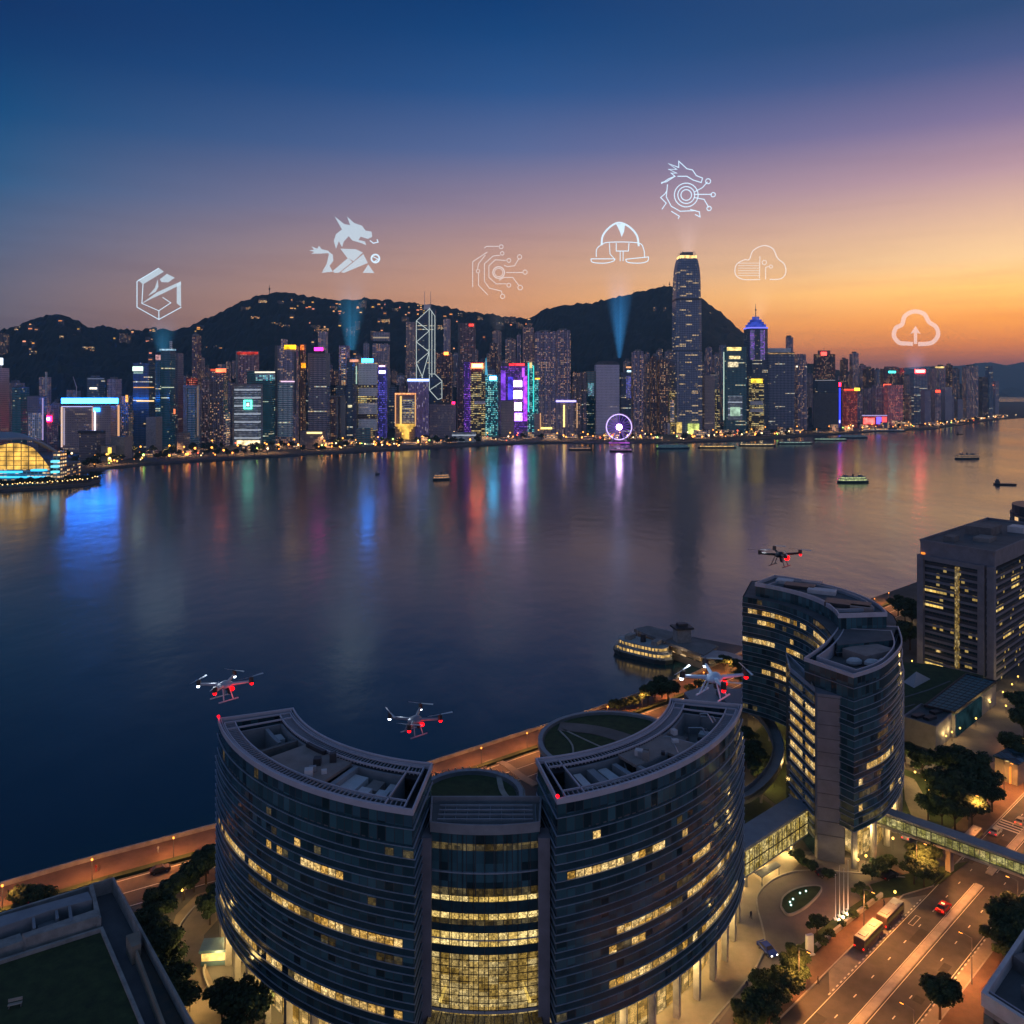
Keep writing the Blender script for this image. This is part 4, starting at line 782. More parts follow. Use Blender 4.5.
pt = proto(tree_proto(8, 4.5, 180, 1.1, mat='leaf_far')); pt['label'] = 'dark tree in the row along the tip below the convention hall'; pt['group'] = 'trees round the convention hall point'
for i in range(46):
    px = -6 + i * 2.3 + random.uniform(-1, 1); D = F * CH / (interp(SHORE[2:6], min(px, 99)) - HZ) + random.uniform(9, 30); place(pt, (WX(px, D), D, 2.6), random.uniform(0, 6), scale=random.uniform(.7, 1.2))

# ------------------------------------------------------------------ lights along the far quay
random.seed(5)
def qlamp(col, st, sz, lab, grp):
    q = MB(); q.tube((0, 0, 0), (0, 0, 7), .25, .2, 4); o = q.build('quay_lamp', [M['metal_dark']]); tag(o, lab, 'street lamp', grp)
    h = MB(); h.ball((0, 0, 7.6), sz * 1.25, 0, 5, k=3); h.build('lamp_globe', [E(col, st)], o); return proto(o)
lamps = [(qlamp((255, 160, 70), 4.5, 1.3, 'amber globe lamp among the lights strung along the far quay', 'amber lamps along the far quay'), 150), (qlamp((255, 220, 165), 4, 1.2, 'white globe lamp among the lights strung along the far quay', 'white lamps along the far quay'), 70),
         (qlamp((255, 95, 60), 4, 1.2, 'red orange lamp among the lights strung along the far quay', 'red orange lamps along the far quay'), 20), (qlamp((190, 255, 120), 5, 1.2, 'greenish lamp among the trees of the far quay', 'greenish lamps along the far quay'), 16)]
for lp, n in lamps:
    for i in range(n):
        c = random.random()
        px = random.uniform(60, 1010) if c < .6 else (random.gauss(185, 30) if c < .68 else random.gauss(385, 22) if c < .76 else random.gauss(700, 60) if c < .88 else random.gauss(940, 40))
        px = min(1016, max(58, px)); D = shoreD(px) + abs(random.gauss(0, 110)) + 6
        place(lp, (WX(px, D), D, 2.6), 0, scale=random.uniform(.6, 1.25))
ml = thing('mast_lamp', 'tall amber mast lamp standing over the roads behind the far quay', 'street lamp', group='amber mast lamps behind the far quay'); q = MB(); q.tube((0, 0, 0), (0, 0, 14), .4, .3, 5); q.build('pole', [M['metal_dark']], ml); q = MB(); q.ball((0, 0, 14.6), 1.5, 0, 6, k=4); q.build('lamp_globe', [E((255, 165, 70), 4)], ml)
ld = bpy.data.lights.new('lamp_light', 'SPOT'); ld.spot_size = radians(140); ld.spot_blend = .5; ld.energy = 90000; ld.color = (1, .5, .18); ld.shadow_soft_size = 1; o = bpy.data.objects.new('lamp_light', ld); COL.objects.link(o); o.parent = ml; o.location = (0, 0, 26); proto(ml)
for i in range(34):
    px = 110 + i * 26.5 + random.uniform(-8, 8); D = shoreD(px) + random.uniform(50, 230); place(ml, (WX(px, D), D, 2.6), 0)
pl = qlamp((255, 200, 120), 5, .8, 'low warm lamp in the row along the tip below the convention hall', 'warm lamps round the convention hall point')
for i in range(40):
    px = 0 + i * 2.5; D = F * CH / (interp(SHORE[2:6], min(px, 99)) - HZ) + (5 if i % 2 else 14); place(pl, (WX(px, D), D, 2.6), 0, scale=.6)

# ------------------------------------------------------------------ boats
def ferry_proto(name, Lh, B, decks, glow, label, hullc=(.03, .05, .05), funnel=True, gl=1.6):
    """double-ended harbour ferry: hull, open lit decks, wheelhouse, funnel; long axis x"""
    r = thing(name, label, 'ferry'); 
    out = [(-.5, 0), (-.44, .3), (-.3, .46), (0, .5), (.3, .46), (.44, .3), (.5, 0), (.44, -.3), (.3, -.46), (0, -.5), (-.3, -.46), (-.44, -.3)]
    def O(k, e=1): return [(x * Lh * k, y * B * k * e) for x, y in out]
    q = MB(); A, Bq = O(.93), O(1)
    for i in range(12): j = (i + 1) % 12; q.face([(*A[i], -.3), (*A[j], -.3), (*Bq[j], 2.0), (*Bq[i], 2.0)])
    q.face([(*p, 2.0) for p in Bq]); q.build('hull', [plain('hull_paint', hullc, .4)], r)
    z = 2.0
    for d in range(decks):
        k = .92 - d * .1
        q = MB(); q.prism(O(k * .93), z, z + 2.1); q.build('deck_saloon', [E(glow, gl, .5)], r)
        q = MB()
        for i in range(13):
            for sy in (-1, 1): x = (i / 12 - .5) * Lh * k * .8; q.box(x, sy * B * k * .45, z, .3, .3, 2.1)
        q.prism(O(k), z + 2.1, z + 2.5); q.prism(O(k), z, z + .75); q.build('deck_roof', [plain('deck_white', (.34, .36, .36), .5)], r); z += 2.5
    q = MB(); q.box(-Lh * .22, 0, z, Lh * .09, B * .4, 2); q.box(Lh * .22, 0, z, Lh * .09, B * .4, 2); q.build('wheelhouse', [M['concrete']], r)
    if funnel: q = MB(); q.tube((0, 0, z), (0, 0, z + 3.4), 1.1, .9, 8); q.build('funnel', [M['metal_dark']], r)
    q = MB(); q.tube((-Lh * .1, 0, z), (-Lh * .1, 0, z + 5), .12, .08, 4); q.build('mast', [M['steel']], r)
    return r
def boat_at(r, px, py, rz): x, y = W(px, py, 0); r.location = (x, y, 0); r.rotation_euler = (0, 0, rz); return r
boat_at(ferry_proto('harbour_ferry', 23, 7, 2, (255, 185, 120), 'small twin deck ferry with warm lights crossing the middle of the harbour', gl=.8), 441.5, 480, .35)
boat_at(ferry_proto('harbour_ferry', 41, 11, 2, (225, 240, 160), 'green hulled ferry with yellowish lit decks heading across the water', (.02, .06, .04), gl=1.0), 853, 482.5, .08)
boat_at(ferry_proto('harbour_ferry', 42, 11, 2, (255, 200, 140), 'dark ferry with a pale wake near the harbour end', gl=.35), 967, 459, .05)
def barge(name, Lh, B, lab, px, py, rz):
    r = thing(name, lab, 'boat'); q = MB(); o_ = [(-.5, -.3), (-.5, .3), (-.35, .5), (.35, .5), (.5, .18), (.5, -.18), (.35, -.5), (-.35, -.5)]
    A = [(x * Lh * .95, y * B * .9) for x, y in o_]; C = [(x * Lh, y * B) for x, y in o_]
    for i in range(8): j = (i + 1) % 8; q.face([(*A[i], -.3), (*A[j], -.3), (*C[j], 1.8), (*C[i], 1.8)])
    q.face([(*p, 1.8) for p in C][::-1]); q.build('hull', [M['metal_dark']], r)
    q = MB(); q.box(-Lh * .33, 0, 1.8, Lh * .16, B * .7, 3); q.box(-Lh * .33, 0, 4.8, Lh * .1, B * .5, 1.6); q.build('wheelhouse', [M['concrete_dark']], r)
    q = MB(); q.tube((-Lh * .3, 0, 6), (-Lh * .3, 0, 9.5), .15, .1, 4); q.tube((Lh * .1, 0, 1.8), (Lh * .3, 0, 5), .15, .1, 4); q.build('mast', [M['steel']], r)
    boat_at(r, px, py, rz)
barge('work_boat', 24, 7, 'black work boat with a stern wheelhouse lying off the square office block', 1005, 485, -.25)
barge('work_boat', 17, 5, 'tiny dark tug off the harbour end shore', 960, 434.5, .1)
barge('work_boat', 6, 3, 'speck sized mooring boat before the green lit quay', 377.5, 474.5, .2)
# piers and ferries berthed at the far quay
piers = [(655, 691, 448.5, (.02, .06, .09), (90, 150, 170), .35, 'long dark blue pier boat berthed beyond the observation wheel'), (697, 737, 448, (.1, .08, .05), (255, 205, 110), 1.3, 'brightly lit yellow ferry berthed below the tallest skyscraper'), (738, 776, 446, (.08, .09, .08), (255, 220, 150), 1.1, 'pale ferry berthed below the bright topped glass tower'), (777, 814, 444, (.06, .09, .09), (170, 210, 190), .7, 'grey green ferry pier below the broad bluish slab'),
         (813, 848, 440.5, (.08, .10, .09), (190, 230, 190), .8, 'greenish lit ferry berthed below the neon blue tower'), (838, 868, 438, (.02, .04, .06), (120, 150, 170), .3, 'dark ferry berthed before the red lit theatre'), (568, 592, 450, (.05, .05, .05), (255, 190, 140), .5, 'low pier boat at the bend of the far quay'), (609, 633, 451.5, (.08, .05, .08), (230, 140, 220), .5, 'pink lit landing stage in front of the observation wheel')]
for a, b, y, hc, gl, gs, lb in piers:
    x, yy = W((a + b) / 2, y, 0); boat_at(ferry_proto('berthed_ferry', (b - a) / F * yy, 12, 1 if 'low' in lb or 'stage' in lb else 2, gl, lb, hc, 'pier' not in lb, gs), (a + b) / 2, y, random.uniform(-.06, .12))
D = 2130; r = thing('ferry_pier', 'dark roofed ferry pier with yellow lamps before the red lit theatre', 'pier', (WX(883, D), D, 0)); q = MB(); q.box(WX(883, D), D, -1, 42 * D / F, 16, 4); q.build('deck', [M['quay']], r)
q = MB(); q.box(WX(883, D), D, 3, 40 * D / F, 12, 4.5); o = q.build('shed', [M['low']], r); q = MB(); q.box(WX(883, D), D, 7.5, 42 * D / F, 14, 1.2); q.build('roof', [M['roof']], r)
# ================================================================== near shore
random.seed(21)
def glass(name, base, lit=None, st=0.0, bay=1.5, fl=3.02, fine=.5, rough=.1, fill=.75):
    m, nt = nmat(name); g = G(nt); uv = g.n('ShaderNodeUVMap'); s = g.n('ShaderNodeSeparateXYZ', {0: uv.outputs[0]})
    U, V = g.m('DIVIDE', s.outputs[0], bay), g.m('DIVIDE', s.outputs[1], fl)
    cell = g.n('ShaderNodeCombineXYZ', {0: g.m('FLOOR', U), 1: g.m('FLOOR', V)}).outputs[0]
    wv = g.n('ShaderNodeTexWhiteNoise', {0: cell}, noise_dimensions='3D').outputs[0]
    fu = g.m('FRACT', U); mul = g.m('LESS_THAN', g.m('ABSOLUTE', g.m('SUBTRACT', fu, .5)), .455)
    b = g.mix(wv, tuple(v * .3 for v in base), tuple(v * 1.7 for v in base)); b = g.mix(mul, (.06, .065, .075), b)
    ins = {'Base Color': b, 'Roughness': rough, 'Specular IOR Level': .7}
    if lit:
        c2 = g.n('ShaderNodeCombineXYZ', {0: g.m('FLOOR', g.m('DIVIDE', s.outputs[0], fine)), 1: g.m('FLOOR', g.m('DIVIDE', s.outputs[1], fine * 1.1))}).outputs[0]
        w2 = g.n('ShaderNodeTexWhiteNoise', {0: c2}, noise_dimensions='3D').outputs[0]
        n3 = g.n('ShaderNodeTexNoise', {'Vector': uv.outputs[0], 'Scale': .35, 'Detail': 3}).outputs[0]
        n4 = g.n('ShaderNodeTexNoise', {'Vector': uv.outputs[0], 'Scale': 6.0, 'Detail': 2, 'Roughness': .6}).outputs[0]
        e = g.m('MULTIPLY', g.m('MULTIPLY', mul, g.n('ShaderNodeMapRange', {0: w2, 1: 1 - fill, 2: 1, 3: .3, 4: 1.0}).outputs[0]), g.m('MULTIPLY', g.n('ShaderNodeMapRange', {0: n3, 1: .3, 2: .65, 3: .6 * st, 4: 1.35 * st}).outputs[0], g.n('ShaderNodeMapRange', {0: n4, 1: .4, 2: .6, 3: .45, 4: 1.3}).outputs[0]))
        e = g.m('MULTIPLY', e, g.m('ADD', .62, g.m('MULTIPLY', wv, .7))); ins['Emission Color'] = g.mix(g.m('MULTIPLY', wv, .5), tuple(lin(lit)), lin((255, 240, 185))); ins['Emission Strength'] = e
    p = g.n('ShaderNodeBsdfPrincipled', ins); g.out(p.outputs[0]); return m
M['gd'] = glass('dark_curtain_glass', (.032, .085, .105), rough=.08)
M['gl'] = glass('lit_curtain_glass', (.03, .03, .02), (255, 190, 78), 1.1, fine=.3)
M['gdim'] = glass('dimly_lit_glass', (.02, .035, .035), (235, 190, 95), .12)
M['gblue'] = glass('blue_panel_glass', (.03, .07, .095), bay=1.5)
M['spand'] = plain('spandrel_glass', (.022, .055, .072), .2, .0, .3)
M['finm'] = plain('sunshade_fin', (.36, .40, .48), .4, .3, .15)
M['rail'] = plain('pale_rail', (.50, .47, .54), .45, .1, .1)
M['paver'] = plain('red_brown_paving', (.15, .085, .06), .85, var=.3, scale=.25, det=8)
M['beige'] = plain('beige_paving', (.26, .215, .17), .8, var=.25, scale=.25, det=8)
M['plaza'] = plain('mauve_paving', (.17, .135, .125), .85, var=.3, scale=.12, det=8)
M['kerb'] = plain('kerb_stone', (.34, .3, .26), .8)
M['stonepanel'] = plain('stone_panel', (.19, .18, .21), .7, var=.2, scale=.3)
M['deckslat'] = plain('roof_deck', (.27, .22, .21), .85, var=.2, scale=.3)
M['tank'] = plain('white_tank', (.55, .53, .56), .6, var=.15)
M['pale'] = plain('pale_roof_panel', (.27, .28, .31), .5, .2, .15)
WARMW = E((255, 205, 110), 1.3, .25)

# ground, promenade, roads
NS = [(-400, 1010), (-120, 920), (0, 886), (100, 857), (218, 826), (340, 793), (432, 763), (500, 741), (560, 722), (640, 694), (690, 676), (743, 652), (800, 627), (868, 599.5), (918, 581.5), (1100, 520), (1500, 450)]
ns = [W(x, y, 3) for x, y in NS]
far_r = (ns[-1][0] + 500, ns[-1][1])
q = MB(); q.prism(ns + [far_r, (900, -150), (-500, -150)], -4, 3.0, 0, 1); kind(q.build('near_ground', [M['quay'], plain('city_ground_near', (.075, .068, .066), .9, var=.4, scale=.08, det=8)]))
def P(*pts): return [W(x, y, 3) for x, y in pts]
def sheet(name, pts, z, mat, world=False, k='structure'):
    q = MB(); pp = pts if world else P(*pts); q.prism(pp, 2.9, z, 0, 0, bottom=False); o = q.build(name, [mat]); kind(o, k); return o
prom = ns[1:14]; inner = offset(prom, -9.5)
sheet('promenade', prom + inner[::-1], 3.03, M['paver'], True)
q = MB(); q.wall(offset(prom, -.5), .5, 3, 4.05, top=0); q.build('sea_wall_parapet', [M['concrete']]); o = bpy.data.objects['sea_wall_parapet']; tag(o, 'low stone parapet running along the edge of the waterfront promenade', 'sea wall')
road1 = offset(prom, -12.5), offset(prom, -24); sheet('shore_road', road1[0] + road1[1][::-1], 3.05, plain('shore_asphalt', (.13, .09, .07), .85, var=.3, scale=.2, det=8), True)
q = MB()
for d in (-12.9, -18.2, -23.7): q.ribbon(offset(prom, d), .28, 3.075)
kind(q.build('shore_road_markings', [M['white']]))
q = MB(); q.wall(offset(prom, -11.0), 1.6, 3, 3.7); o = q.build('hedge_strip', [M['grass']]); o['kind'] = 'stuff'; o['label'] = 'clipped hedge strip between promenade and shore road'
# main road
O0 = Vector((60.3, 142.3)); ud = Vector((.741, .672)); nd_ = Vector((.672, -.741))
def R_(a, b): v = O0 + ud * a + nd_ * b; return (v.x, v.y)
def rstrip(a0, a1, b0, b1): return [R_(a0, b0), R_(a1, b0), R_(a1, b1), R_(a0, b1)]
sheet('main_road', rstrip(-140, 260, -6.5, 7.0), 3.04, M['asphalt'], True)
sheet('lay_by', [R_(2, -6.4), R_(8, -9.6), R_(40, -9.6), R_(46, -6.4)], 3.05, plain('lay_by_concrete', (.17, .15, .135), .8), True)
sheet('pavement_west', rstrip(-140, 50, -14.5, -9.7), 3.12, M['paver'], True)
sheet('pavement_west_far', rstrip(62, 240, -13, -6.6), 3.12, M['paver'], True)
sheet('pavement_east', rstrip(-140, 260, 9.4, 15.5), 3.12, M['paver'], True)
sheet('cycle_lane', rstrip(-140, 70, 7.1, 9.3), 3.06, M['beige'], True)
q = MB(); q.prism(rstrip(-140, 58, -.7, .7), 3, 3.3); q.prism(rstrip(64, 260, -.7, .7), 3, 3.3); kind(q.build('road_median', [M['kerb']]))
q = MB()
for b in (-3.3, 3.6):
    a = -60
    while a < 220: q.prism(rstrip(a, a + 1.1, b - .09, b + .09), 3.041, 3.056, bottom=False); a += 7.2
for b in (-6.2, -1.0, 1.0, 6.7): q.prism(rstrip(-60, 58, b - .06, b + .06), 3.041, 3.056, bottom=False); q.prism(rstrip(66, 220, b - .06, b + .06), 3.041, 3.056, bottom=False)
for a in (88, 89.4, 90.8, 92.2): q.prism(rstrip(a, a + .6, -6, 6.4), 3.041, 3.056, bottom=False)
pq = MB()
for k in range(16):
    a = random.uniform(-40, 100); b = random.choice((-5, -2.2, 1.8, 5)); pq.prism(rstrip(a, a + random.uniform(1.5, 7), b - random.uniform(.5, 1.1), b + random.uniform(.5, 1.1)), 3.02, 3.0405 + k * .0004, bottom=False)
kind(pq.build('road_patches', [plain('patched_asphalt', (.035, .034, .035), .9, var=.3)]))
a = -60
while a < 60: q.prism(rstrip(a, a + .8, 7.05, 7.3), 3.061, 3.07, bottom=False); a += 1.7
a = 2
while a < 44: q.prism(rstrip(a, a + .7, -6.75, -6.5), 3.061, 3.07, bottom=False); a += 1.5
for a0, b0, a1, b1 in ((33, -5.2, 37, -5.1), (33, -4.3, 37, -4.2), (33, -5.2, 33.12, -4.2), (36.9, -5.2, 37, -4.2)): q.prism([R_(a0, b0), R_(a1, b0), R_(a1, b1), R_(a0, b1)], 3.051, 3.06, bottom=False)
kind(q.build('road_markings', [M['white']]))
q = MB(); q.wall([R_(-140, -9.65), R_(2, -9.65), R_(42, -9.8), R_(50, -6.8), R_(62, -6.6), R_(240, -6.6)], .25, 3, 3.16); q.wall([R_(-140, 9.35), R_(260, 9.35)], .25, 3, 3.16); kind(q.build('kerb', [M['kerb']]))
sheet('side_road', [R_(110, -60), R_(122, -60), R_(122, -6.6), R_(110, -6.6)], 3.045, M['asphalt'], True)
# drop-off plaza, planter, driveways, lawns
sheet('forecourt', [(738, 858), (800, 850), (850, 858), (905, 868), (925, 885), (880, 890), (862, 900), (836, 918), (796, 951), (768, 985), (730, 1050), (690, 1090), (706, 960)], 3.03, M['plaza'])
sheet('tower_apron', [(742, 850), (812, 852), (790, 873), (769, 882), (757, 896), (757, 912), (763, 930), (764, 948), (752, 975), (728, 1010), (690, 1060), (640, 1060), (660, 980), (736, 900)], 3.06, M['beige'])
kl = spline(P((905, 878), (850, 873), (813.5, 871), (789.6, 873), (769.7, 882), (757.8, 895.7), (757.8, 910), (762, 925.6), (764.7, 941.5), (761, 957.5), (749, 978), (716, 1018), (690, 1050)), 6)
q = MB(); q.wall(kl, .35, 3, 3.25); kind(q.build('forecourt_kerb', [M['kerb']]))
sheet('driveway', [(150, 1060), (176, 970), (168, 940), (176, 915), (196, 895), (240, 880), (250, 900), (222, 915), (204, 935), (203, 960), (216, 990), (236, 1020), (260, 1060)], 3.04, plain('driveway', (.2, .15, .11), .85, var=.2, scale=.3))
q = MB(); q.wall(spline(P((240, 880), (222, 892), (200, 903), (184, 920), (174, 940), (175, 962), (180, 985)), 6), .3, 3, 3.3); q.wall(spline(P((207, 962), (204, 975), (212, 995), (225, 1012), (240, 1040)), 6), .35, 3, 3.5); kind(q.build('driveway_kerb', [M['kerb']]))
sheet('lawn', [(742, 797), (755, 794), (776, 810), (742, 832)], 3.3, M['grass']); sheet('lawn', [(742, 745), (800, 690), (840, 800), (800, 815), (778, 806), (760, 792)], 3.08, M['grass'])
sheet('verge', [(795, 950), (836, 917), (862, 900), (875, 889), (883, 896), (845, 925), (812, 957), (790, 985), (765, 1024), (740, 1060), (720, 1060), (755, 992)], 3.14, M['grass']); sheet('verge', [(870, 885), (915, 872), (968, 862), (940, 884), (900, 896), (878, 900)], 3.16, M['grass'])
sheet('verge', [(905, 760), (960, 745), (1000, 800), (985, 830), (930, 855), (890, 810)], 3.1, M['grass'])
sheet('museum_square', [(940, 752), (955, 715), (1000, 690), (1040, 700), (1040, 775), (1000, 800), (965, 770)], 3.05, M['plaza'])
sheet('side_path', [(900, 758), (912, 757), (950, 771), (948, 778), (925, 776), (900, 768)], 3.13, M['beige'])
sheet('service_drive', [(903, 775), (915, 780), (926, 800), (930, 820), (915, 825), (905, 800)], 3.13, M['beige'])
# planter
r = thing('oval_planter', 'leaf shaped lawn bed with a pale stone rim in the middle of the turning circle', 'planter', (*W(800, 903), 3))
pl_ = spline(P((781, 908), (783, 899), (792, 892), (805, 888), (819, 887.5), (821, 892), (812, 903), (800, 912), (788, 916), (781, 908)), 5)[:-1]
q = MB(); q.prism(pl_, 3, 3.35, 0, 0); q.build('lawn', [M['grass']], r); q = MB(); q.wall(pl_, .3, 3, 3.5, closed=True); q.build('rim', [M['kerb']], r)
q = MB()
for x, y in ((790, 902), (793, 899), (791, 905), (800, 893), (806, 891)): q.ball((*W(x, y, 3.8), 3.8), .22, 0, 5, k=3)
q.build('ground_light', [E((190, 240, 225), 3)], r)

# ------------------------------------------------------------------ curved towers
def resamp(pts, step):
    ls = [0]
    for a, b in zip(pts, pts[1:]): ls.append(ls[-1] + math.hypot(b[0] - a[0], b[1] - a[1]))
    n = max(1, round(ls[-1] / step)); out = []
    for i in range(n + 1):
        t = ls[-1] * i / n; k = 0
        while k < len(ls) - 2 and ls[k + 1] < t: k += 1
        f_ = (t - ls[k]) / max(1e-6, ls[k + 1] - ls[k]); out.append((pts[k][0] + (pts[k + 1][0] - pts[k][0]) * f_, pts[k][1] + (pts[k + 1][1] - pts[k][1]) * f_))
    return out
def curved_tower(root, front, ends, zr, zb, nf, lit, bulge=.6, upper=2, sides=None, blank=None):
    """front: outward facing polyline (left to right as seen); ends: polyline closing it behind (right to left)"""
    poly = front + ends
    a = sum(poly[i][0] * poly[(i + 1) % len(poly)][1] - poly[(i + 1) % len(poly)][0] * poly[i][1] for i in range(len(poly)))
    lit = {round(k_ * nf / 12): v_ for k_, v_ in lit.items()}; h = (zr - zb) / nf; cxy = (sum(p[0] for p in poly) / len(poly), sum(p[1] for p in poly) / len(poly))
    fr = resamp(front, 1.5); nfb = len(fr) - 1
    rest = resamp([front[-1]] + ends + [front[0]], 1.5)
    P_ = fr + rest[1:-1]
    sgn = -1 if a > 0 else 1     # outwards
    n = len(P_)
    for k in range(nf):
        z0 = zb + k * h; z1 = z0 + h
        up = k >= nf - upper; base = P_ if up else P_
        o_ = offset(P_ + [P_[0]], sgn * (0 if up else .3), True)
        gz = MB(); sp = MB(); u = 0
        for i in range(n):
            p, q_ = o_[i], o_[i + 1]; l = 1.5
            mt = 0
            if i < nfb:
                s_ = (i + .5) / nfb
                for (x0, x1, t) in lit.get(k, ()):
                    if x0 <= s_ <= x1: mt = t
                if mt == 0 and random.random() < .02: mt = random.choice((1, 2, 2))
                if mt == 0 and up: mt = 3 if (i % 3) and k == nf - 1 else 0
                if mt == 1 and random.random() < .16: mt = random.choice((0, 2, 2))
                if mt == 0 and not up and i < nfb and (k * 7 + i // 5) % 11 == 0 and random.random() < .25: mt = 2
            zz = z0 + (.35 if up else 1.2)
            zt_ = z1 if mt in (0, 3) else z1 - .42
            gz.face([(*p, zz), (*q_, zz), (*q_, zt_), (*p, zt_)], mt, [(i * 1.5, zz), (i * 1.5 + 1.5, zz), (i * 1.5 + 1.5, zt_), (i * 1.5, zt_)])
            if mt not in (0, 3): gz.face([(*p, zt_), (*q_, zt_), (*q_, z1), (*p, z1)], 0, [(i * 1.5, zt_), (i * 1.5 + 1.5, zt_), (i * 1.5 + 1.5, z1), (i * 1.5, z1)])
        o2 = offset(P_ + [P_[0]], sgn * (0 if up else .3) + sgn * .12, True); oi_ = offset(P_ + [P_[0]], sgn * (0 if up else .3) - sgn * .15, True)
        zz = z0 + (.35 if up else 1.2)
        fin = MB()
        for i in range(n):
            p, q_ = o2[i], o2[i + 1]; pi_, qi_ = oi_[i], oi_[i + 1]
            sp.face([(*p, z0), (*q_, z0), (*q_, zz), (*p, zz)], 0); sp.face([(*p, zz), (*q_, zz), (*qi_, zz), (*pi_, zz)], 0); sp.face([(*pi_, z0), (*qi_, z0), (*q_, z0), (*p, z0)], 0)
        gz.build('glazing_band', [M['gd'], M['gl'], M['gdim'], M['gblue']], root); sp.build('spandrel', [M['spand']], root)
        for zf, ex in ((z0, .3), (zz, .3))[:(1 if up else 2)]:
            fin = MB(); fo = offset(P_ + [P_[0]], sgn * ((0 if up else .3) + ex), True); fi = offset(P_ + [P_[0]], sgn * ((0 if up else .3) + .1), True)
            for i in range(n):
                fin.face([(*fo[i], zf), (*fo[i + 1], zf), (*fo[i + 1], zf + .07), (*fo[i], zf + .07)]); fin.face([(*fo[i], zf + .07), (*fo[i + 1], zf + .07), (*fi[i + 1], zf + .07), (*fi[i], zf + .07)])
            fin.build('sunshade_fin', [M['finm']], root)
    return P_, sgn
def roofkit(root, front, back, zr, spec):
    """rooftop between front and back polylines: parapets, walkway, wells, deck, plant"""
    fr, bk = resamp(front, 1.0), resamp(back, 1.0)
    def at(pl, s): x = s * (len(pl) - 1); i = min(int(x), len(pl) - 2); f_ = x - i; return Vector((pl[i][0] + (pl[i + 1][0] - pl[i][0]) * f_, pl[i][1] + (pl[i + 1][1] - pl[i][1]) * f_))
    def S(s, t): v = at(fr, s).lerp(at(bk, s), t); return (v.x, v.y)
    def patch(q, s0, s1, t0, t1, z0, z1, mat=0, n=10):
        A = [S(s0 + (s1 - s0) * i / n, t0) for i in range(n + 1)]; B = [S(s0 + (s1 - s0) * i / n, t1) for i in range(n + 1)]; q.prism(A + B[::-1], z0, z1, mat)
    def line(q, s0, s1, t0, t1, w, z0, z1, n=20, mat=0): q.wall([S(s0 + (s1 - s0) * i / n, t0 + (t1 - t0) * i / n) for i in range(n + 1)], w, z0, z1, mat)
    q = MB(); patch(q, 0, 1, 0, 1, zr - 5.5, zr - 5.0, n=40); q.build('roof_slab', [M['roof']], root)
    q = MB()
    ring = [S(i / 40, 0) for i in range(41)] + [S(1, .5)] + [S(1 - i / 40, 1) for i in range(41)] + [S(0, .5)]
    q.wall(ring, .28, zr - .6, zr + .35, closed=True); q.build('parapet', [M['rail']], root); q = MB(); ir = [S(i / 40, .035) for i in range(41)] + [S(1 - i / 40, .965) for i in range(41)]; q.wall(ir, .16, zr - .5, zr + .1, closed=True); q.build('inner_parapet', [M['rail']], root)
    q = MB(); e = .028
    for t in (.06, .2): line(q, .03, .97, t, t, .22, zr - .3, zr)
    for t in (.80, .94): line(q, .03, .97, t, t, .22, zr - .3, zr)
    for s in (.03, .09, .91, .97): line(q, s, s, .06, .94, .22, zr - .3, zr, 4)
    q.build('roof_rail', [M['rail']], root)
    q = MB()
    for i in range(60):
        s = .03 + .94 * i / 59
        line(q, s, s, .01, .2, .1, zr - .6, zr - .35, 2); line(q, s, s, .80, .99, .1, zr - .6, zr - .35, 2)
    q.build('walkway_grid', [M['rail']], root); q = MB()
    patch(q, .03, .97, .01, .2, zr - 1.6, zr - 1.3, 0, 40); patch(q, .03, .97, .8, .99, zr - 1.6, zr - 1.3, 0, 40); q.build('walkway', [M['metal_dark']], root)
    q = MB(); line(q, .1, .9, .23, .23, .4, zr - 5, zr - .8); line(q, .1, .9, .78, .78, .4, zr - 5, zr - .8); line(q, .1, .1, .23, .78, .4, zr - 5, zr - .8, 4); line(q, .9, .9, .23, .78, .4, zr - 5, zr - .8, 4); q.build('well_wall', [M['pale']], root)
    for k in range(7):
        s = random.uniform(.12, .88); q = MB(); a, b = S(s, .28), S(min(.89, s + random.uniform(.03, .12)), random.uniform(.5, .74)); zq = zr - random.uniform(.2, 3.5)
        q.path([(*a, zq), (a[0], b[1], zq), (*b, zq), (*b, zr - 4.9)], .16, 6); q.build('duct', [M['steel']], root)
    for k in range(16):
        s = random.uniform(.12, .88); q = MB(); a = S(s, random.uniform(.27, .73)); top_ = -.5 if .34 < s < .66 else -4.8; q.box(a[0], a[1], zr + top_, random.uniform(.6, 1.6), random.uniform(.6, 1.4), random.uniform(.5, 1.6), s * 3); q.build('roof_unit', [M[random.choice(('tank', 'metal_dark', 'pale', 'roof_light'))]], root)
    for s0, s1, t0, t1, z0, z1, mt, nm in spec:
        q = MB(); patch(q, s0, s1, t0, t1, zr + z0, zr + z1); q.build(nm, [M[mt]], root)
    return S
zR = 47.5
def WR(pts, z): return [W(x, y, z) for x, y in pts]
def fit(pts, z, n=36): w_ = WR(pts, z); return arc3(w_[0], w_[len(w_) // 2], w_[-1], n)
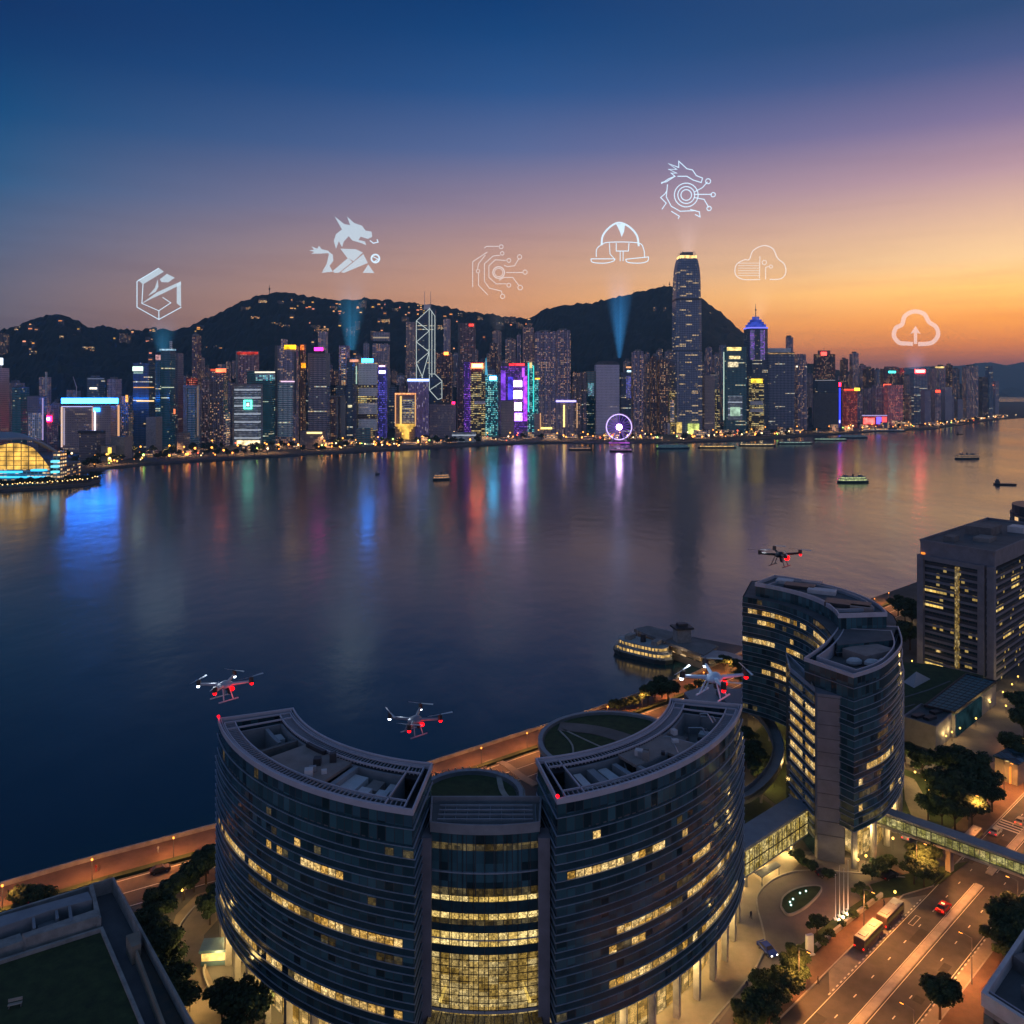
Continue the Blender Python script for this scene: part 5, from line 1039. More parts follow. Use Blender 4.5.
# left tower
Lf = fit([(218.5, 720), (284, 778.6), (412.5, 811.5)], zR); Lb = fit([(293, 709.5), (345, 747), (432, 765)], zR)
tL = thing('curved_office_tower', 'curved dark glass tower bowed toward the sea, red beacon at its far roof corner', 'office tower', (Lf[18][0], Lf[18][1], 3))
litL = {7: [(.47, .58, 1), (.62, .80, 1)], 6: [(.05, .52, 1), (.52, .58, 2)], 5: [(.36, .5, 2), (.5, .97, 1)], 1: [(.08, .97, 1)], 4: [(.9, .97, 2)], 8: [(.68, .72, 2)]}
curved_tower(tL, Lf, Lb[::-1], zR, 11.3, 13, litL)
specL = [(.1, .3, .24, .77, -4.9, -4.7, 'roof_light', 'well_floor'), (.11, .27, .55, .60, -4.8, -1, 'pale', 'screen_wall'), (.38, .66, .22, .79, -1.0, -.5, 'deckslat', 'roof_deck'), (.40, .52, .73, .78, -.5, .2, 'metal_dark', 'deck_hatch'), (.70, .76, .3, .7, -4.8, -1.6, 'tank', 'chiller'), (.78, .82, .3, .45, -4.8, -1.2, 'tank', 'chiller'),
         (.78, .83, .5, .72, -4.8, -1.9, 'deckslat', 'plant_box'), (.84, .88, .28, .5, -4.8, -1.5, 'tank', 'chiller'), (.85, .885, .55, .74, -4.8, -2.2, 'tank', 'chiller'), (.68, .70, .24, .77, -5, -.7, 'pale', 'screen_wall'), (.30, .315, .24, .77, -5, -.7, 'concrete_dark', 'screen_wall'), (.33, .37, .3, .6, -4.8, -3, 'metal_dark', 'plant_box'), (.14, .2, .65, .74, -4.8, -2, 'tank', 'plant_box')]
SL = roofkit(tL, Lf, Lb, zR, specL)
# middle tower
Rf = fit([(741.6, 706), (659, 773.5), (557.5, 800.5)], zR)[::-1]; Rb = fit([(670.7, 699.7), (625, 740.5), (536.4, 760)], zR)[::-1]
Rb = fit([(536.4, 760), (630, 738.2), (670.7, 699.7)], zR)
tR = thing('curved_office_tower', 'curved dark glass tower mirrored across the atrium block, nearest the forecourt', 'office tower', (Rf[18][0], Rf[18][1], 3))
litR = {7: [(.03, .38, 1)], 6: [(.5, .6, 1)], 5: [(.42, .5, 2)], 4: [(.18, .84, 1), (.42, .5, 1)], 3: [(.16, .30, 1)], 1: [(.16, .86, 1)], 9: [(.78, .86, 2)], 8: [(.85, .9, 2)]}
curved_tower(tR, Rf, Rb[::-1], zR, 11.3, 13, litR)
specR = [(.64, .9, .24, .77, -4.9, -4.7, 'roof_light', 'well_floor'), (.70, .8, .3, .5, -4.8, -3.9, 'pale', 'plant_box'), (.34, .62, .4, .79, -1.0, -.5, 'deckslat', 'roof_deck'), (.5, .62, .22, .4, -1.0, -.5, 'deckslat', 'roof_deck'), (.62, .635, .24, .77, -5, -.7, 'pale', 'screen_wall'), (.34, .355, .24, .4, -5, -.6, 'pale', 'screen_wall'), (.34, .5, .39, .41, -5, -.6, 'pale', 'screen_wall'),
         (.12, .15, .3, .7, -4.8, -1.4, 'tank', 'chiller'), (.18, .21, .3, .72, -4.8, -1.2, 'pale', 'chiller'), (.23, .27, .26, .74, -4.8, -1.8, 'tank', 'chiller'), (.29, .31, .3, .7, -4.8, -1.2, 'pale', 'chiller'), (.66, .7, .5, .75, -4.8, -1.5, 'concrete_dark', 'plant_box'), (.82, .86, .3, .5, -4.8, -3, 'tank', 'plant_box')]
SR = roofkit(tR, Rf, Rb, zR, specR)
for root, s_, pt_ in ((tL, 0, Lf[0]), (tR, 0, Rf[0])): q = MB(); q.ball((pt_[0], pt_[1], zR + .7), .28); q.build('beacon', [E((255, 8, 22), 5)], root)
# bases: columns, recessed lobby, canopy light
def pointlamp(parent, loc, e, col, r=.4, nm='lamp_light', spot=0):
    ld = bpy.data.lights.new(nm, 'SPOT' if spot else 'POINT')
    if spot: ld.spot_size = radians(spot); ld.spot_blend = .55
    ld.energy = e; ld.color = col; ld.shadow_soft_size = max(r, .7) if e > 300 else r; o = bpy.data.objects.new(nm, ld); COL.objects.link(o); o.parent = parent
    o.location = Vector(loc) - ORG.get(parent.name, Vector()) if parent else loc; return o
YEL = (1, .66, .22); ORA = (1, .38, .09)
for root, fr, bk in ((tL, Lf, Lb), (tR, Rf, Rb)):
    inn = [((a[0] * .74 + b[0] * .26), (a[1] * .74 + b[1] * .26)) for a, b in zip(fr, bk)]
    q = MB(); pol = inn + bk[::-1]; q.prism([(x, y) for x, y in pol], 3, 11.2, 0, 1); q.build('lobby_glazing', [M['gl'] if 0 else glass('lobby_glass', (.03, .03, .025), (255, 190, 80), .8, 2.4, 4.1, .8), M['concrete_dark']], root)
    ins = [((a[0] * .94 + b[0] * .06), (a[1] * .94 + b[1] * .06)) for a, b in zip(fr, bk)]; rs = resamp(ins, 6.2)
    for p in rs: q = MB(); q.box(p[0], p[1], 3, 1.1, 1.1, 8.4, atan2(p[1] - 90, p[0])); q.build('column', [M['concrete']], root)
    mid = [((a[0] * .86 + b[0] * .14), (a[1] * .86 + b[1] * .14)) for a, b in zip(fr, bk)]
    for p in resamp(mid, 9)[0:8]: pointlamp(root, (p[0], p[1], 9.5), 2100, YEL, .5)
    q = MB(); q.prism(fr + bk[::-1], 11.2, 11.35); q.build('soffit', [M['concrete']], root)
# atrium block between the two towers
tC = thing('atrium_block', 'lower atrium block with a tall glowing glass hall between the two curved towers', 'office building', (-3, 135, 3))
cf = WR([(430.5, 821), (485, 824.5), (539.5, 821)], 42.6); cfr = arc3(*cf, 18); back = [(cf[2][0] + .5, 141.2), (cf[0][0] - .5, 141.2)]
def band(z0, z1, mt, nm='glazing_band', out=0, src=cfr):
    q = MB(); fr_ = offset(src, -out) if out else src; u = 0
    for a, b in zip(fr_, fr_[1:]): q.face([(*a, z0), (*b, z0), (*b, z1), (*a, z1)], 0, [(u, z0), (u + 1, z0), (u + 1, z1), (u, z1)]); u += 1
    if out:
        for a, b, c, d in zip(fr_, fr_[1:], src[1:], src): q.face([(*a, z1), (*b, z1), (*c, z1), (*d, z1)]); q.face([(*d, z0), (*c, z0), (*b, z0), (*a, z0)])
    return q.build(nm, [mt], tC)
q = MB(); q.prism(offset(cfr, .5) + back, 3, 41.6, 0, 1); q.build('core_wall', [M['spand'], M['roof_light']], tC)
M['gfloor'] = glass('bright_floor_glass', (.04, .04, .03), (255, 208, 100), 1.25, 1.6, 3, .28, fill=.95)
M['gatr'] = glass('atrium_glass', (.05, .045, .03), (255, 205, 95), .6, 1.6, 1.2, .35, fill=.9)
rows_ = [(41.0, 42.6, 'finm', .25), (38.6, 41.0, 'gd', 0), (37.8, 38.6, 'gdim', 0), (33.6, 37.8, 'gd', 0), (33.3, 33.6, 'finm', .3), (31.0, 33.3, 'gd', 0), (29.3, 31.0, 'gdim', 0), (28.7, 29.3, 'gfloor', .0), (27.0, 28.7, 'spand', .1), (26.0, 27.0, 'gfloor', 0), (25.0, 26.0, 'gdim', 0), (23.6, 25.0, 'spand', .1), (22.2, 23.6, 'gfloor', 0), (22.0, 22.2, 'finm', .15), (21.0, 22.0, 'gfloor', 0), (19.9, 21.0, 'spand', .12), (11.0, 19.9, 'gatr', -.02), (10.4, 11.0, 'finm', .2), (3, 10.4, 'gatr', 0)]
rows_ = [(41.0, 42.6, 'pale', .25), (39.4, 41.0, 'gd', 0), (38.3, 39.4, 'gdim', 0), (34.9, 38.3, 'gd', 0), (34.7, 34.9, 'finm', .3), (32.2, 34.7, 'gd', 0), (30.9, 32.2, 'gdim', 0), (30.1, 30.9, 'gfloor', 0), (28.2, 30.1, 'spand', .1), (27.2, 28.2, 'gfloor', 0), (26.3, 27.2, 'gdim', 0), (25.1, 26.3, 'spand', .1), (24.0, 25.1, 'gfloor', 0), (23.8, 24.0, 'finm', .15), (22.9, 23.8, 'gfloor', 0), (21.6, 22.9, 'spand', .12), (12.6, 21.6, 'gatr', 0), (12.1, 12.6, 'finm', .2), (3, 12.1, 'gatr', 0)]
for z0, z1, mt, o_ in rows_: band(z0, z1, M[mt], 'glazing_band' if mt[0] == 'g' else 'spandrel', o_)
q = MB(); mf = resamp(offset(cfr, -.12), 1.75)
for p in mf: q.box(p[0], p[1], 12.2, .09, .16, 28.8)
k = 12.6
while k < 21.5: q.wall(offset(cfr, -.08), .08, k, k + .09); k += 1.15
q.build('mullion_grid', [M['metal_dark']], tC)
for sx_, dirx in ((cf[0], 1), (cf[2], -1)):     # V-shaped bracing behind the hall glass, its lit look put in as glow, and stone piers each side
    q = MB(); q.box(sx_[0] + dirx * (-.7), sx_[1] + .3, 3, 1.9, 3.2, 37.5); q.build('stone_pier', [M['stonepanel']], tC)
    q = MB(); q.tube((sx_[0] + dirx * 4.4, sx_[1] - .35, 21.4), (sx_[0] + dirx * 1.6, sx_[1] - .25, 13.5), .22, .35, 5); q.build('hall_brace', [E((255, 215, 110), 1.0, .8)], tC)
q = MB()
for i in range(4): q.wall([(cf[0][0] + 1, 134.6 + i * 1.5), (cf[2][0] - 1, 134.6 + i * 1.5)], .3, 41.6, 42.3)
for i in range(9): q.box(cf[0][0] + 2 + i * 1.9, 137, 41.6, .12, 5.6, .5)
q.wall([cf[0], (cf[0][0] - .5, 141.2), (cf[2][0] + .5, 141.2), cf[2]], .3, 41.6, 42.7); q.build('roof_louvre', [M['pale']], tC)
# sloped entrance canopy
q = MB(); c0 = offset(cfr, -.3); c1_ = offset(cfr, -7.5)
for i, (a, b, c, d) in enumerate(zip(c0, c0[1:], c1_[1:], c1_)):
    q.face([(*d, 9.6), (*c, 9.6), (*b, 12.0), (*a, 12.0)], 0, [(i, 0), (i + 1, 0), (i + 1, 4), (i, 4)]); q.face([(*a, 11.8), (*b, 11.8), (*c, 9.4), (*d, 9.4)], 0, [(i, 0), (i + 1, 0), (i + 1, 4), (i, 4)])
q.build('glass_canopy', [M['gdim']], tC)
q = MB()
for i in range(0, 19, 2): q.tube((*c0[i], 12.1), (*c1_[i], 9.7), .1, .1, 4)
for t in (.33, .66, 1): q.path([(a[0] + (d[0] - a[0]) * t, a[1] + (d[1] - a[1]) * t, 12.1 - 2.4 * t) for a, d in zip(c0, c1_)], .1, 4)
q.build('canopy_frame', [M['metal_dark']], tC)
q = MB(); q.wall([(c1_[0][0], c1_[0][1] + .4), (c1_[-1][0], c1_[-1][1] + .4)], .2, 3, 9.3); q.build('entrance_glazing', [M['gfloor']], tC)
for sx_, dd in ((cf[0], -1), (cf[2], 1)):
    q = MB(); q.box(sx_[0] + dd * .6, sx_[1] - 3.4, 3, 4.2, 4, 6.2); q.build('side_entrance', [E((255, 190, 85), 1.4, .5)], tC); q = MB(); q.box(sx_[0] + dd * .6, sx_[1] - 3.6, 9.2, 4.8, 5, 1.5, 0, 0); q.build('side_entrance_roof', [M['roof_light']], tC)
# round garden roofs behind
def garden_drum(cx, cy, R, z, label, cross):
    r = thing('garden_pavilion', label, 'pavilion', (cx, cy, 3)); ring = [(cx + R * cos(a * pi / 32), cy + R * sin(a * pi / 32)) for a in range(64)]
    q = MB(); q.prism(ring, 3, z, 0, 0); q.build('drum_wall', [M['concrete_dark']], r); q = MB(); q.prism([(cx + (R - 1.2) * cos(a * pi / 32), cy + (R - 1.2) * sin(a * pi / 32)) for a in range(64)], z, z + .25); q.build('roof_lawn', [M['grass']], r)
    q = MB(); q.wall(ring, 1.3, z - .6, z + .9, closed=True); q.build('curb_ring', [M['pale']], r)
    for pts, w in cross: q = MB(); q.ribbon(spline(pts, 5), w, z + .42, thick=.3); q.build('roof_path', [M['plaza'] if w > 2 else M['kerb']], r)
    return r
cx, cy, zz = 29, 233, 12
garden_drum(cx, cy, 21, zz, 'large round pavilion with a lawn roof crossed by paths, by the promenade', [([(cx - 15, cy + 11), (cx - 2, cy + 7), (cx + 15, cy - 8)], 6), ([(cx - 13, cy - 14), (cx - 12, cy - 2), (cx - 15, cy + 8)], .5), ([(cx - 14, cy + 9), (cx - 4, cy - 3), (cx + 8, cy - 16)], .5)])
r = garden_drum(-9, 176, 11.2, 25, 'smaller round lawn roof ringed by a lattice kerb behind the atrium block', [([(-3, 186), (-2, 178), (1, 172)], 1.2)])
q = MB()
for i in range(44): a = i * pi / 22; q.tube((-9 + 11.9 * cos(a), 176 + 11.9 * sin(a), 25.3), (-9 + 11.4 * cos(a + .07), 176 + 11.4 * sin(a + .07), 26.6), .14, .14, 4)
q.build('lattice_rail', [M['kerb']], r)
q = MB(); q.ribbon(spline([W(x, y, 3) for x, y in ((478, 770), (492, 762), (505, 765), (520, 776), (536, 786))], 5), 2.2, 3.35, thick=.3); kind(q.build('ramp_path', [M['beige']]))
# roofs between tower and promenade, right of the big pavilion
for k, (pts, z, mt, lb) in enumerate((([(684, 692), (718, 682), (746, 694), (742, 706), (706, 712), (690, 700)], 9, 'pale', 'curved grey roof just behind the middle curved tower'), ([(716, 690), (742, 688), (748, 704), (730, 706)], 10.5, 'spand', 'small dark curved roof beside the grey one'))):
    r = thing('annex_roof', lb, 'annex', (*W(*pts[0], z), 3)); q = MB(); q.prism(WR(pts, z), 3, z - .5, 0, 0); q.build('wall', [M['concrete_dark']], r); q = MB(); q.prism([(a, b) for a, b in WR(pts, z)], z - .5, z); q.build('roof', [M[mt]], r)

# ------------------------------------------------------------------ east pair of curved towers
zE = 47.4
A1 = W(853.6, 675.7, zE); A0 = W(804.6, 659, zE); inner_ = fit([(804.6, 659), (827, 642.5), (840, 625)], zE, 14); TR = W(898, 627.7, zE)
outer = fit([(853.6, 675.7), (888, 661), (901.5, 642)], zE, 20); outer = spline(WR([(853.6, 675.7), (880, 666.5), (895, 654.5), (901.8, 642.5), (898, 627.7)], zE), 6)
tE = thing('curved_office_tower', 'round fronted glass tower with a blank stone shaft, beside the footbridge', 'office tower', (*A1, 3))
curved_tower(tE, outer, inner_[::-1] , zE, 12, 12, {4: [(.06, .4, 1)], 6: [(.2, .3, 2), (.55, .65, 2)], 3: [(.02, .06, 1), (.45, .52, 2)], 1: [(.02, .07, 1), (.3, .45, 1)], 9: [(.5, .62, 2)], 2: [(.04, .2, 2)], 10: [(.6, .64, 2)], 0: [(.05, .3, 2)]})
fE = [A0, A1]; polyE = outer + inner_[::-1]
q = MB(); q.prism(polyE, zE - 3.2, zE - 2.8, 0); q.build('roof_slab', [M['roof']], tE)
q = MB(); q.wall(polyE, .28, zE - .5, zE + .4, closed=True); cxE = (sum(p[0] for p in polyE) / len(polyE), sum(p[1] for p in polyE) / len(polyE))
inp = [(cxE[0] + (x - cxE[0]) * .80, cxE[1] + (y - cxE[1]) * .82) for x, y in polyE]; q.wall(inp, .3, zE - 2.8, zE + .2, closed=True); q.build('parapet', [M['rail']], tE)
q = MB(); q.box(cxE[0] + 1.5, cxE[1] + 1, zE - 2.8, 11, 7, 2.4, .5); q.build('roof_deck', [M['deckslat']], tE)
for dx, dy in ((-4.5, -4.5), (-.5, -5.5), (3, -5)): q = MB(); q.ball((cxE[0] + dx, cxE[1] + dy, zE - 1.8), 1.3, 0, 8, (1.6, 1, .8)); q.build('cooling_unit', [M['tank']], tE)
for dx in (-2, 3.5): q = MB(); q.box(cxE[0] + dx, cxE[1] + 7, zE - 2.6, 3, .4, 2.6, .1); q.build('roof_panel', [M['gblue']], tE)
# columns + lobby
inb = [(cxE[0] + (x - cxE[0]) * .72, cxE[1] + (y - cxE[1]) * .72) for x, y in polyE]; q = MB(); q.prism(inb, 3, 12, 0); q.build('lobby_glazing', [glass('east_lobby_glass', (.03, .03, .02), (255, 190, 80), .9, 2.4, 4, .8)], tE)
for p in resamp([(cxE[0] + (x - cxE[0]) * .95, cxE[1] + (y - cxE[1]) * .95) for x, y in outer], 7): q = MB(); q.tube((*p, 3), (*p, 12.2), .75, .75, 8); q.build('column', [M['concrete']], tE)
q = MB(); q.prism(polyE, 11.9, 12.05); q.build('soffit', [M['concrete']], tE)
for t in (.15, .45, .75): p = outer[int(t * len(outer))]; pointlamp(tE, (cxE[0] + (p[0] - cxE[0]) * .85, cxE[1] + (p[1] - cxE[1]) * .85, 10), 1900, YEL, .5)
# blank stone shaft and lit wing on the near corner
sa, sb = W(819, 862, 3), W(843, 862, 3); q = MB(); dx = (sb[0] - sa[0]); sh_ = [(sa[0], sa[1] + 1), (sb[0], sb[1] - 1), (sb[0] + 1.5, sb[1] + 8), (sa[0], sa[1] + 9)]
zS = WZ(695, sa[1]); q.prism(sh_, 3, zS); q.build('stone_shaft', [M['stonepanel']], tE); q = MB()
for k in range(11): q.wall(offset(sh_[:2], -.04), .06, 9 + k * 3.2, 9.1 + k * 3.2)
q.build('shaft_joint', [M['metal_dark']], tE)
wa = (WX(790, 207), 207); wb = (sa[0] - .1, sa[1] + 2.5); zw = 41.5; wing = [wa, wb, (wb[0] + 2, wb[1] + 12), (wa[0] + 3, wa[1] + 12)]
q = MB(); q.prism(wing, 3, zw, 0, 1); q.build('wing_core', [M['spand'], M['roof_light']], tE); q = MB(); q.wall(wing, .3, zw, zw + 1, closed=True); q.build('wing_parapet', [M['finm']], tE)
wl = resamp([(wa[0], wa[1] - .1), (wb[0], wb[1] - .1)], .9)
for k in range(11):
    z0 = 6.5 + k * 3.15; q = MB(); u = 0
    for a, b in zip(wl, wl[1:]): q.face([(*a, z0 + 1.0), (*b, z0 + 1.0), (*b, z0 + 2.7), (*a, z0 + 2.7)], 0, [(u, z0), (u + .9, z0), (u + .9, z0 + 1.7), (u, z0 + 1.7)]); u += .9
    q.build('glazing_band', [M['gl'] if k > 3 and k != 10 else M['gdim']], tE); q = MB(); q.wall(offset(wl, -.25), .35, z0 + .85, z0 + .97); q.build('sunshade_fin', [M['finm']], tE); q = MB(); q.wall(offset(wl, -.25), .35, z0 + 2.75, z0 + 2.87); q.build('sunshade_fin', [M['finm']], tE)
# north tower behind it
zN = 47.5; tN = thing('curved_office_tower', 'larger concave fronted tower behind, its flat curved crown set back above lit rows', 'office tower', (85, 255, 3))
nf_ = spline(WR([(743.7, 596.5), (775, 602.5), (806, 613.5), (826, 628), (838, 645)], zN), 6); nb_ = spline(WR([(892, 640), (893, 616), (850, 594), (800, 580), (752, 581)], zN), 4)
litN = {10: [(.02, .45, 1), (.55, .72, 1)], 9: [(.1, .28, 1), (.34, .6, 2), (.6, .72, 1)], 7: [(.0, .2, 1), (.3, .6, 1)], 5: [(.18, .55, 1)], 4: [(.12, .52, 1)], 8: [(.32, .34, 1)], 2: [(.4, .8, 1)]}
curved_tower(tN, nf_, nb_, zN, 11.5, 12, litN, upper=0)
q = MB(); q.prism(nf_ + nb_, zN - .4, zN); q.build('roof_slab', [M['roof']], tN)
zC = 51.6; cr_f = fit([(755.6, 583), (806, 594.5), (838.8, 614.3)], zC, 20); cr_b = fit([(886.6, 612.8), (840, 588.5), (775, 575.5)], zC, 20)
q = MB(); q.prism(cr_f + cr_b, zN, zC - .8, 0, 1); q.build('crown_wall', [M['gd'], M['roof']], tN); q = MB(); q.wall(cr_f + cr_b, .35, zC - 1.0, zC + .2, closed=True); q.build('crown_parapet', [M['rail']], tN)
cc = (sum(p[0] for p in cr_f + cr_b) / 42, sum(p[1] for p in cr_f + cr_b) / 42)
q = MB(); inn = [(cc[0] + (x - cc[0]) * .85, cc[1] + (y - cc[1]) * .78) for x, y in cr_f + cr_b]; q.wall(inn, .3, zC - .8, zC + .1, closed=True); q.build('roof_rail', [M['finm']], tN)
for px, py, s1, s2, mt in ((800, 587, 9, 5, 'metal_dark'), (822, 592, 8, 4, 'tank'), (812, 584, 6, 3, 'pale'), (848, 605, 12, 6, 'metal_dark'), (785, 582, 5, 4, 'tank'), (862, 609, 6, 3, 'deckslat')):
    q = MB(); x, y = W(px, py, zC - .5); q.box(x, y, zC - .8, s1, s2, 1.1, -.5); q.build('roof_plant', [M[mt]], tN)
# gangway link (two storeys, lit) from the middle tower to the stone shaft
r = thing('link_bridge', 'two storey lit glass link building under a flat roof between middle tower and stone shaft', 'link building', (61, 188, 3)); LB = [(49.2, 177.5), (72.2, 197.5), (68.6, 201.8), (45.4, 181.8)]
q = MB(); q.prism(LB, 6.4, 11.6, 0); q.build('glass_wall', [glass('link_glass', (.04, .04, .03), (255, 215, 100), .9, 1.3, 2.6, .35, fill=.7)], r)
q = MB(); q.prism([(48.4, 177), (72.4, 197.9), (68.6, 202.4), (44.6, 181.4)], 11.6, 12.3); q.prism([(49, 177.3), (72.4, 197.6), (68.6, 202), (45.2, 182)], 6.0, 6.4); q.build('roof', [M['pale']], r)
q = MB()
for k in range(17): t = k / 16; x, y = LB[0][0] + (LB[1][0] - LB[0][0]) * t, LB[0][1] + (LB[1][1] - LB[0][1]) * t; q.tube((x + .06, y - .08, 6.4), (x + .06, y - .08, 11.6), .09, .09, 4)
q.tube((LB[0][0] + .05, LB[0][1] - .08, 9), (LB[1][0] + .05, LB[1][1] - .08, 9), .13, .13, 4); q.build('mullion_grid', [M['metal_dark']], r)
for t in (.12, .75): q = MB(); x, y = LB[0][0] + (LB[1][0] - LB[0][0]) * t - .4, LB[0][1] + (LB[1][1] - LB[0][1]) * t + 1; q.tube((x, y, 3), (x, y, 6.1), .4, .4, 8); q.build('support_column', [M['concrete']], r)
for t in (.1, .4, .7): pointlamp(r, (50 + 22 * t - 1, 178 + 20 * t + 1, 5.5), 2000, YEL, .4)
r2 = thing('entrance_canopy', 'thin flat glass canopy projecting under the lit link building', 'canopy', (*W(772, 868, 4.5), 3)); q = MB(); q.prism(WR([(754, 873), (776, 862), (781, 866), (762, 878)], 5.2), 5.2, 5.4); q.build('glass_roof', [M['pale']], r2); q = MB()
for px, py in ((762, 876), (779, 866)): x, y = W(px, py, 5.2); q.tube((x, y, 3), (x, y, 5.2), .1, .1, 5)
q.build('post', [M['steel']], r2)
# raised ring path
r = thing('ring_walkway', 'raised grey walkway curving in a ring between the middle and north towers', 'walkway', (70, 250, 3))
rp = spline([W(x, y, 8) for x, y in ((730, 703), (745, 707), (762, 717), (773, 731), (778.5, 748), (775, 766), (764, 782), (748, 795), (735, 800))], 5)
q = MB(); q.ribbon(rp, 3.2, 8, thick=.8); q.build('deck', [M['pale']], r)
for s_ in (-1.5, 1.5): q = MB(); q.wall(offset(rp, s_), .15, 8, 9.1); q.build('railing', [M['steel']], r)
for k in range(4, len(rp), 9): q = MB(); q.tube((*rp[k], 3), (*rp[k], 7.3), .35, .35, 6); q.build('pier', [M['concrete']], r)
# footbridge over the road
r = thing('footbridge', 'long covered footbridge with a lit side crossing above the main road', 'footbridge', (99, 188, 3))
fa, fb = Vector((88.5, 197.5)), Vector((138, 149.5)); fd = (fb - fa).normalized(); fn = Vector((fd.y, -fd.x))
def fbp(a, b): v = fa + fd * a + fn * b; return (v.x, v.y)
Lb_ = (fb - fa).length
q = MB(); q.prism([fbp(0, -1.7), fbp(Lb_, -1.7), fbp(Lb_, 1.7), fbp(0, 1.7)], 11.4, 11.9); q.build('roof', [M['pale']], r); q = MB(); q.prism([fbp(0, -1.6), fbp(Lb_, -1.6), fbp(Lb_, 1.6), fbp(0, 1.6)], 8.2, 8.7); q.build('deck', [M['concrete']], r)
q = MB()
for sd_ in (-1.45, 1.45): a, b = fbp(0, sd_), fbp(Lb_, sd_); q.face([(*a, 9.0), (*b, 9.0), (*b, 11.0), (*a, 11.0)], 0, [(0, 9), (Lb_, 9), (Lb_, 11), (0, 11)])
q.build('side_glazing', [glass('footbridge_glass', (.05, .05, .04), (225, 215, 110), .6, 1.1, 2.4, .3, fill=.8)], r)
q = MB()
for sd_ in (-1.6, 1.6):
    q.tube((*fbp(0, sd_), 9.0), (*fbp(Lb_, sd_), 9.0), .12, .12, 4); q.tube((*fbp(0, sd_), 11.2), (*fbp(Lb_, sd_), 11.2), .12, .12, 4)
    for k in range(0, int(Lb_), 3): q.tube((*fbp(k, sd_), 8.7), (*fbp(k, sd_), 11.4), .08, .08, 4)
q.build('side_frame', [M['metal_dark']], r)
for a, w_ in ((15.5, 1), (52, 1)): q = MB(); x, y = fbp(a, 0); q.box(x, y, 3, 1.5, 1.2, 8.6, .6); q.build('support_pier', [M['beige']], r)
for a in (6, 24, 42): pointlamp(r, (*fbp(a, 0), 10.8), 250, (1, .85, .4), .3)

# ------------------------------------------------------------------ far right: office block, museum, rounded tower
r = thing('office_block', 'big rectangular office block with stone frame, ribbon windows and a column of lit stairwell panes', 'office building', (179, 304, 3)); LANDB = None
c0_, c1b, c2b = Vector((162.9, 329)), Vector((179, 304)), Vector((240, 361)); c3b = c0_ + (c2b - c1b)
body = [tuple(c0_), tuple(c1b), tuple(c2b), tuple(c3b)]
ce = sum((Vector(p) for p in body), Vector((0, 0))) / 4
def shr(k): return [tuple(ce + (Vector(p) - ce) * k) for p in body]
q = MB(); q.prism(shr(.985), 3, 44.8, 0, 1); o = q.build('ribbon_windows', [facade('block_ribbon_windows', 1.4, 2.9, .04, .1, .78, .07, .10, 1.0, stripe=50, glass=(.010, .03, .042), warm=(255, 205, 95), cool=(255, 220, 130), gr=.12), M['roof']], r); o.color = (.05, .05, .06, 1)
for k in range(14): q = MB(); q.prism(shr(.995), 4.2 + k * 2.9, 5.1 + k * 2.9); q.build('floor_ledge', [M['stonepanel']], r)
def seg(p, q_, t0, t1, d): P0, P1 = Vector(p), Vector(q_); dr = (P1 - P0); nn = Vector((dr.y, -dr.x)).normalized(); a, b = P0 + dr * t0 + nn * d, P0 + dr * t1 + nn * d; return [tuple(a), tuple(b), tuple(b - nn * (d + 1)), tuple(a - nn * (d + 1))]
for t0, t1 in ((0, .085), (.80, .885), (.915, 1.0)): q = MB(); q.prism(seg(c0_, c1b, t0, t1, .8), 3, 46.5); q.build('stone_pier', [M['stonepanel']], r)
q = MB(); q.prism(seg(c0_, c1b, .085, .80, .6), 44.6, 46.4); q.build('head_band', [M['stonepanel']], r)
q = MB(); q.prism(seg(c0_, c1b, .50, .55, .2), 5, 44, 0); q.build('stair_glazing', [glass('stair_glass', (.03, .04, .04), (255, 200, 90), .45, 1.2, 1.45, .5, fill=.45)], r)
q = MB(); q.prism(shr(.97), 46.2, 51.4, 0, 1); q.build('roof_storey', [M['stonepanel'], M['roof']], r)
q = MB(); q.wall(shr(.97), .5, 51.4, 52.3, closed=True); q.build('parapet', [M['stonepanel']], r)
for i, (u, v, a, b, h, mt) in enumerate(((.3, .15, 6, 4, 2.2, 'concrete_dark'), (.6, .3, 9, 6, 1.6, 'roof_light'), (.4, .5, 14, 10, 3.5, 'concrete_dark'), (.7, .7, 8, 6, 2.5, 'tank'))):
    p = c0_.lerp(c1b, u).lerp(c3b.lerp(c2b, u), v); q = MB(); q.box(p.x, p.y, 51.4, a, b, h, .76); q.build('roof_plant', [M[mt]], r)
q = MB(); p = c0_.lerp(c1b, .05); q.box(p.x + 1.5, p.y + 1, 46.4, 2, 2, .8); q.build('terrace_light', [E((255, 140, 50), 1.5)], r)
r = thing('round_tower', 'round ended tower with glowing glass bands, partly hidden beyond the rectangular office block', 'office tower', (255, 415, 3)); D = 415
q = MB(); ring = [(289 + 24 * cos(a * pi / 16), 430 + 24 * sin(a * pi / 16)) for a in range(32)]; q.prism(ring, 3, 46, 0, 1); o = q.build('facade', [M['low'], M['roof']], r); o.color = (.2, .17, .14, 1)
q = MB(); q.prism(ring, 46, 47, 0); q.prism([(289 + (x - 289) * .96, 430 + (y - 430) * .96) for x, y in ring], 47, 51, 0); q.build('roof', [M['metal_dark']], r); q = MB(); q.prism([(289 + (x - 289) * .985, 430 + (y - 430) * .985) for x, y in ring], 41, 45.6); q.build('glass_band', [E((255, 195, 110), .7, .3)], r)
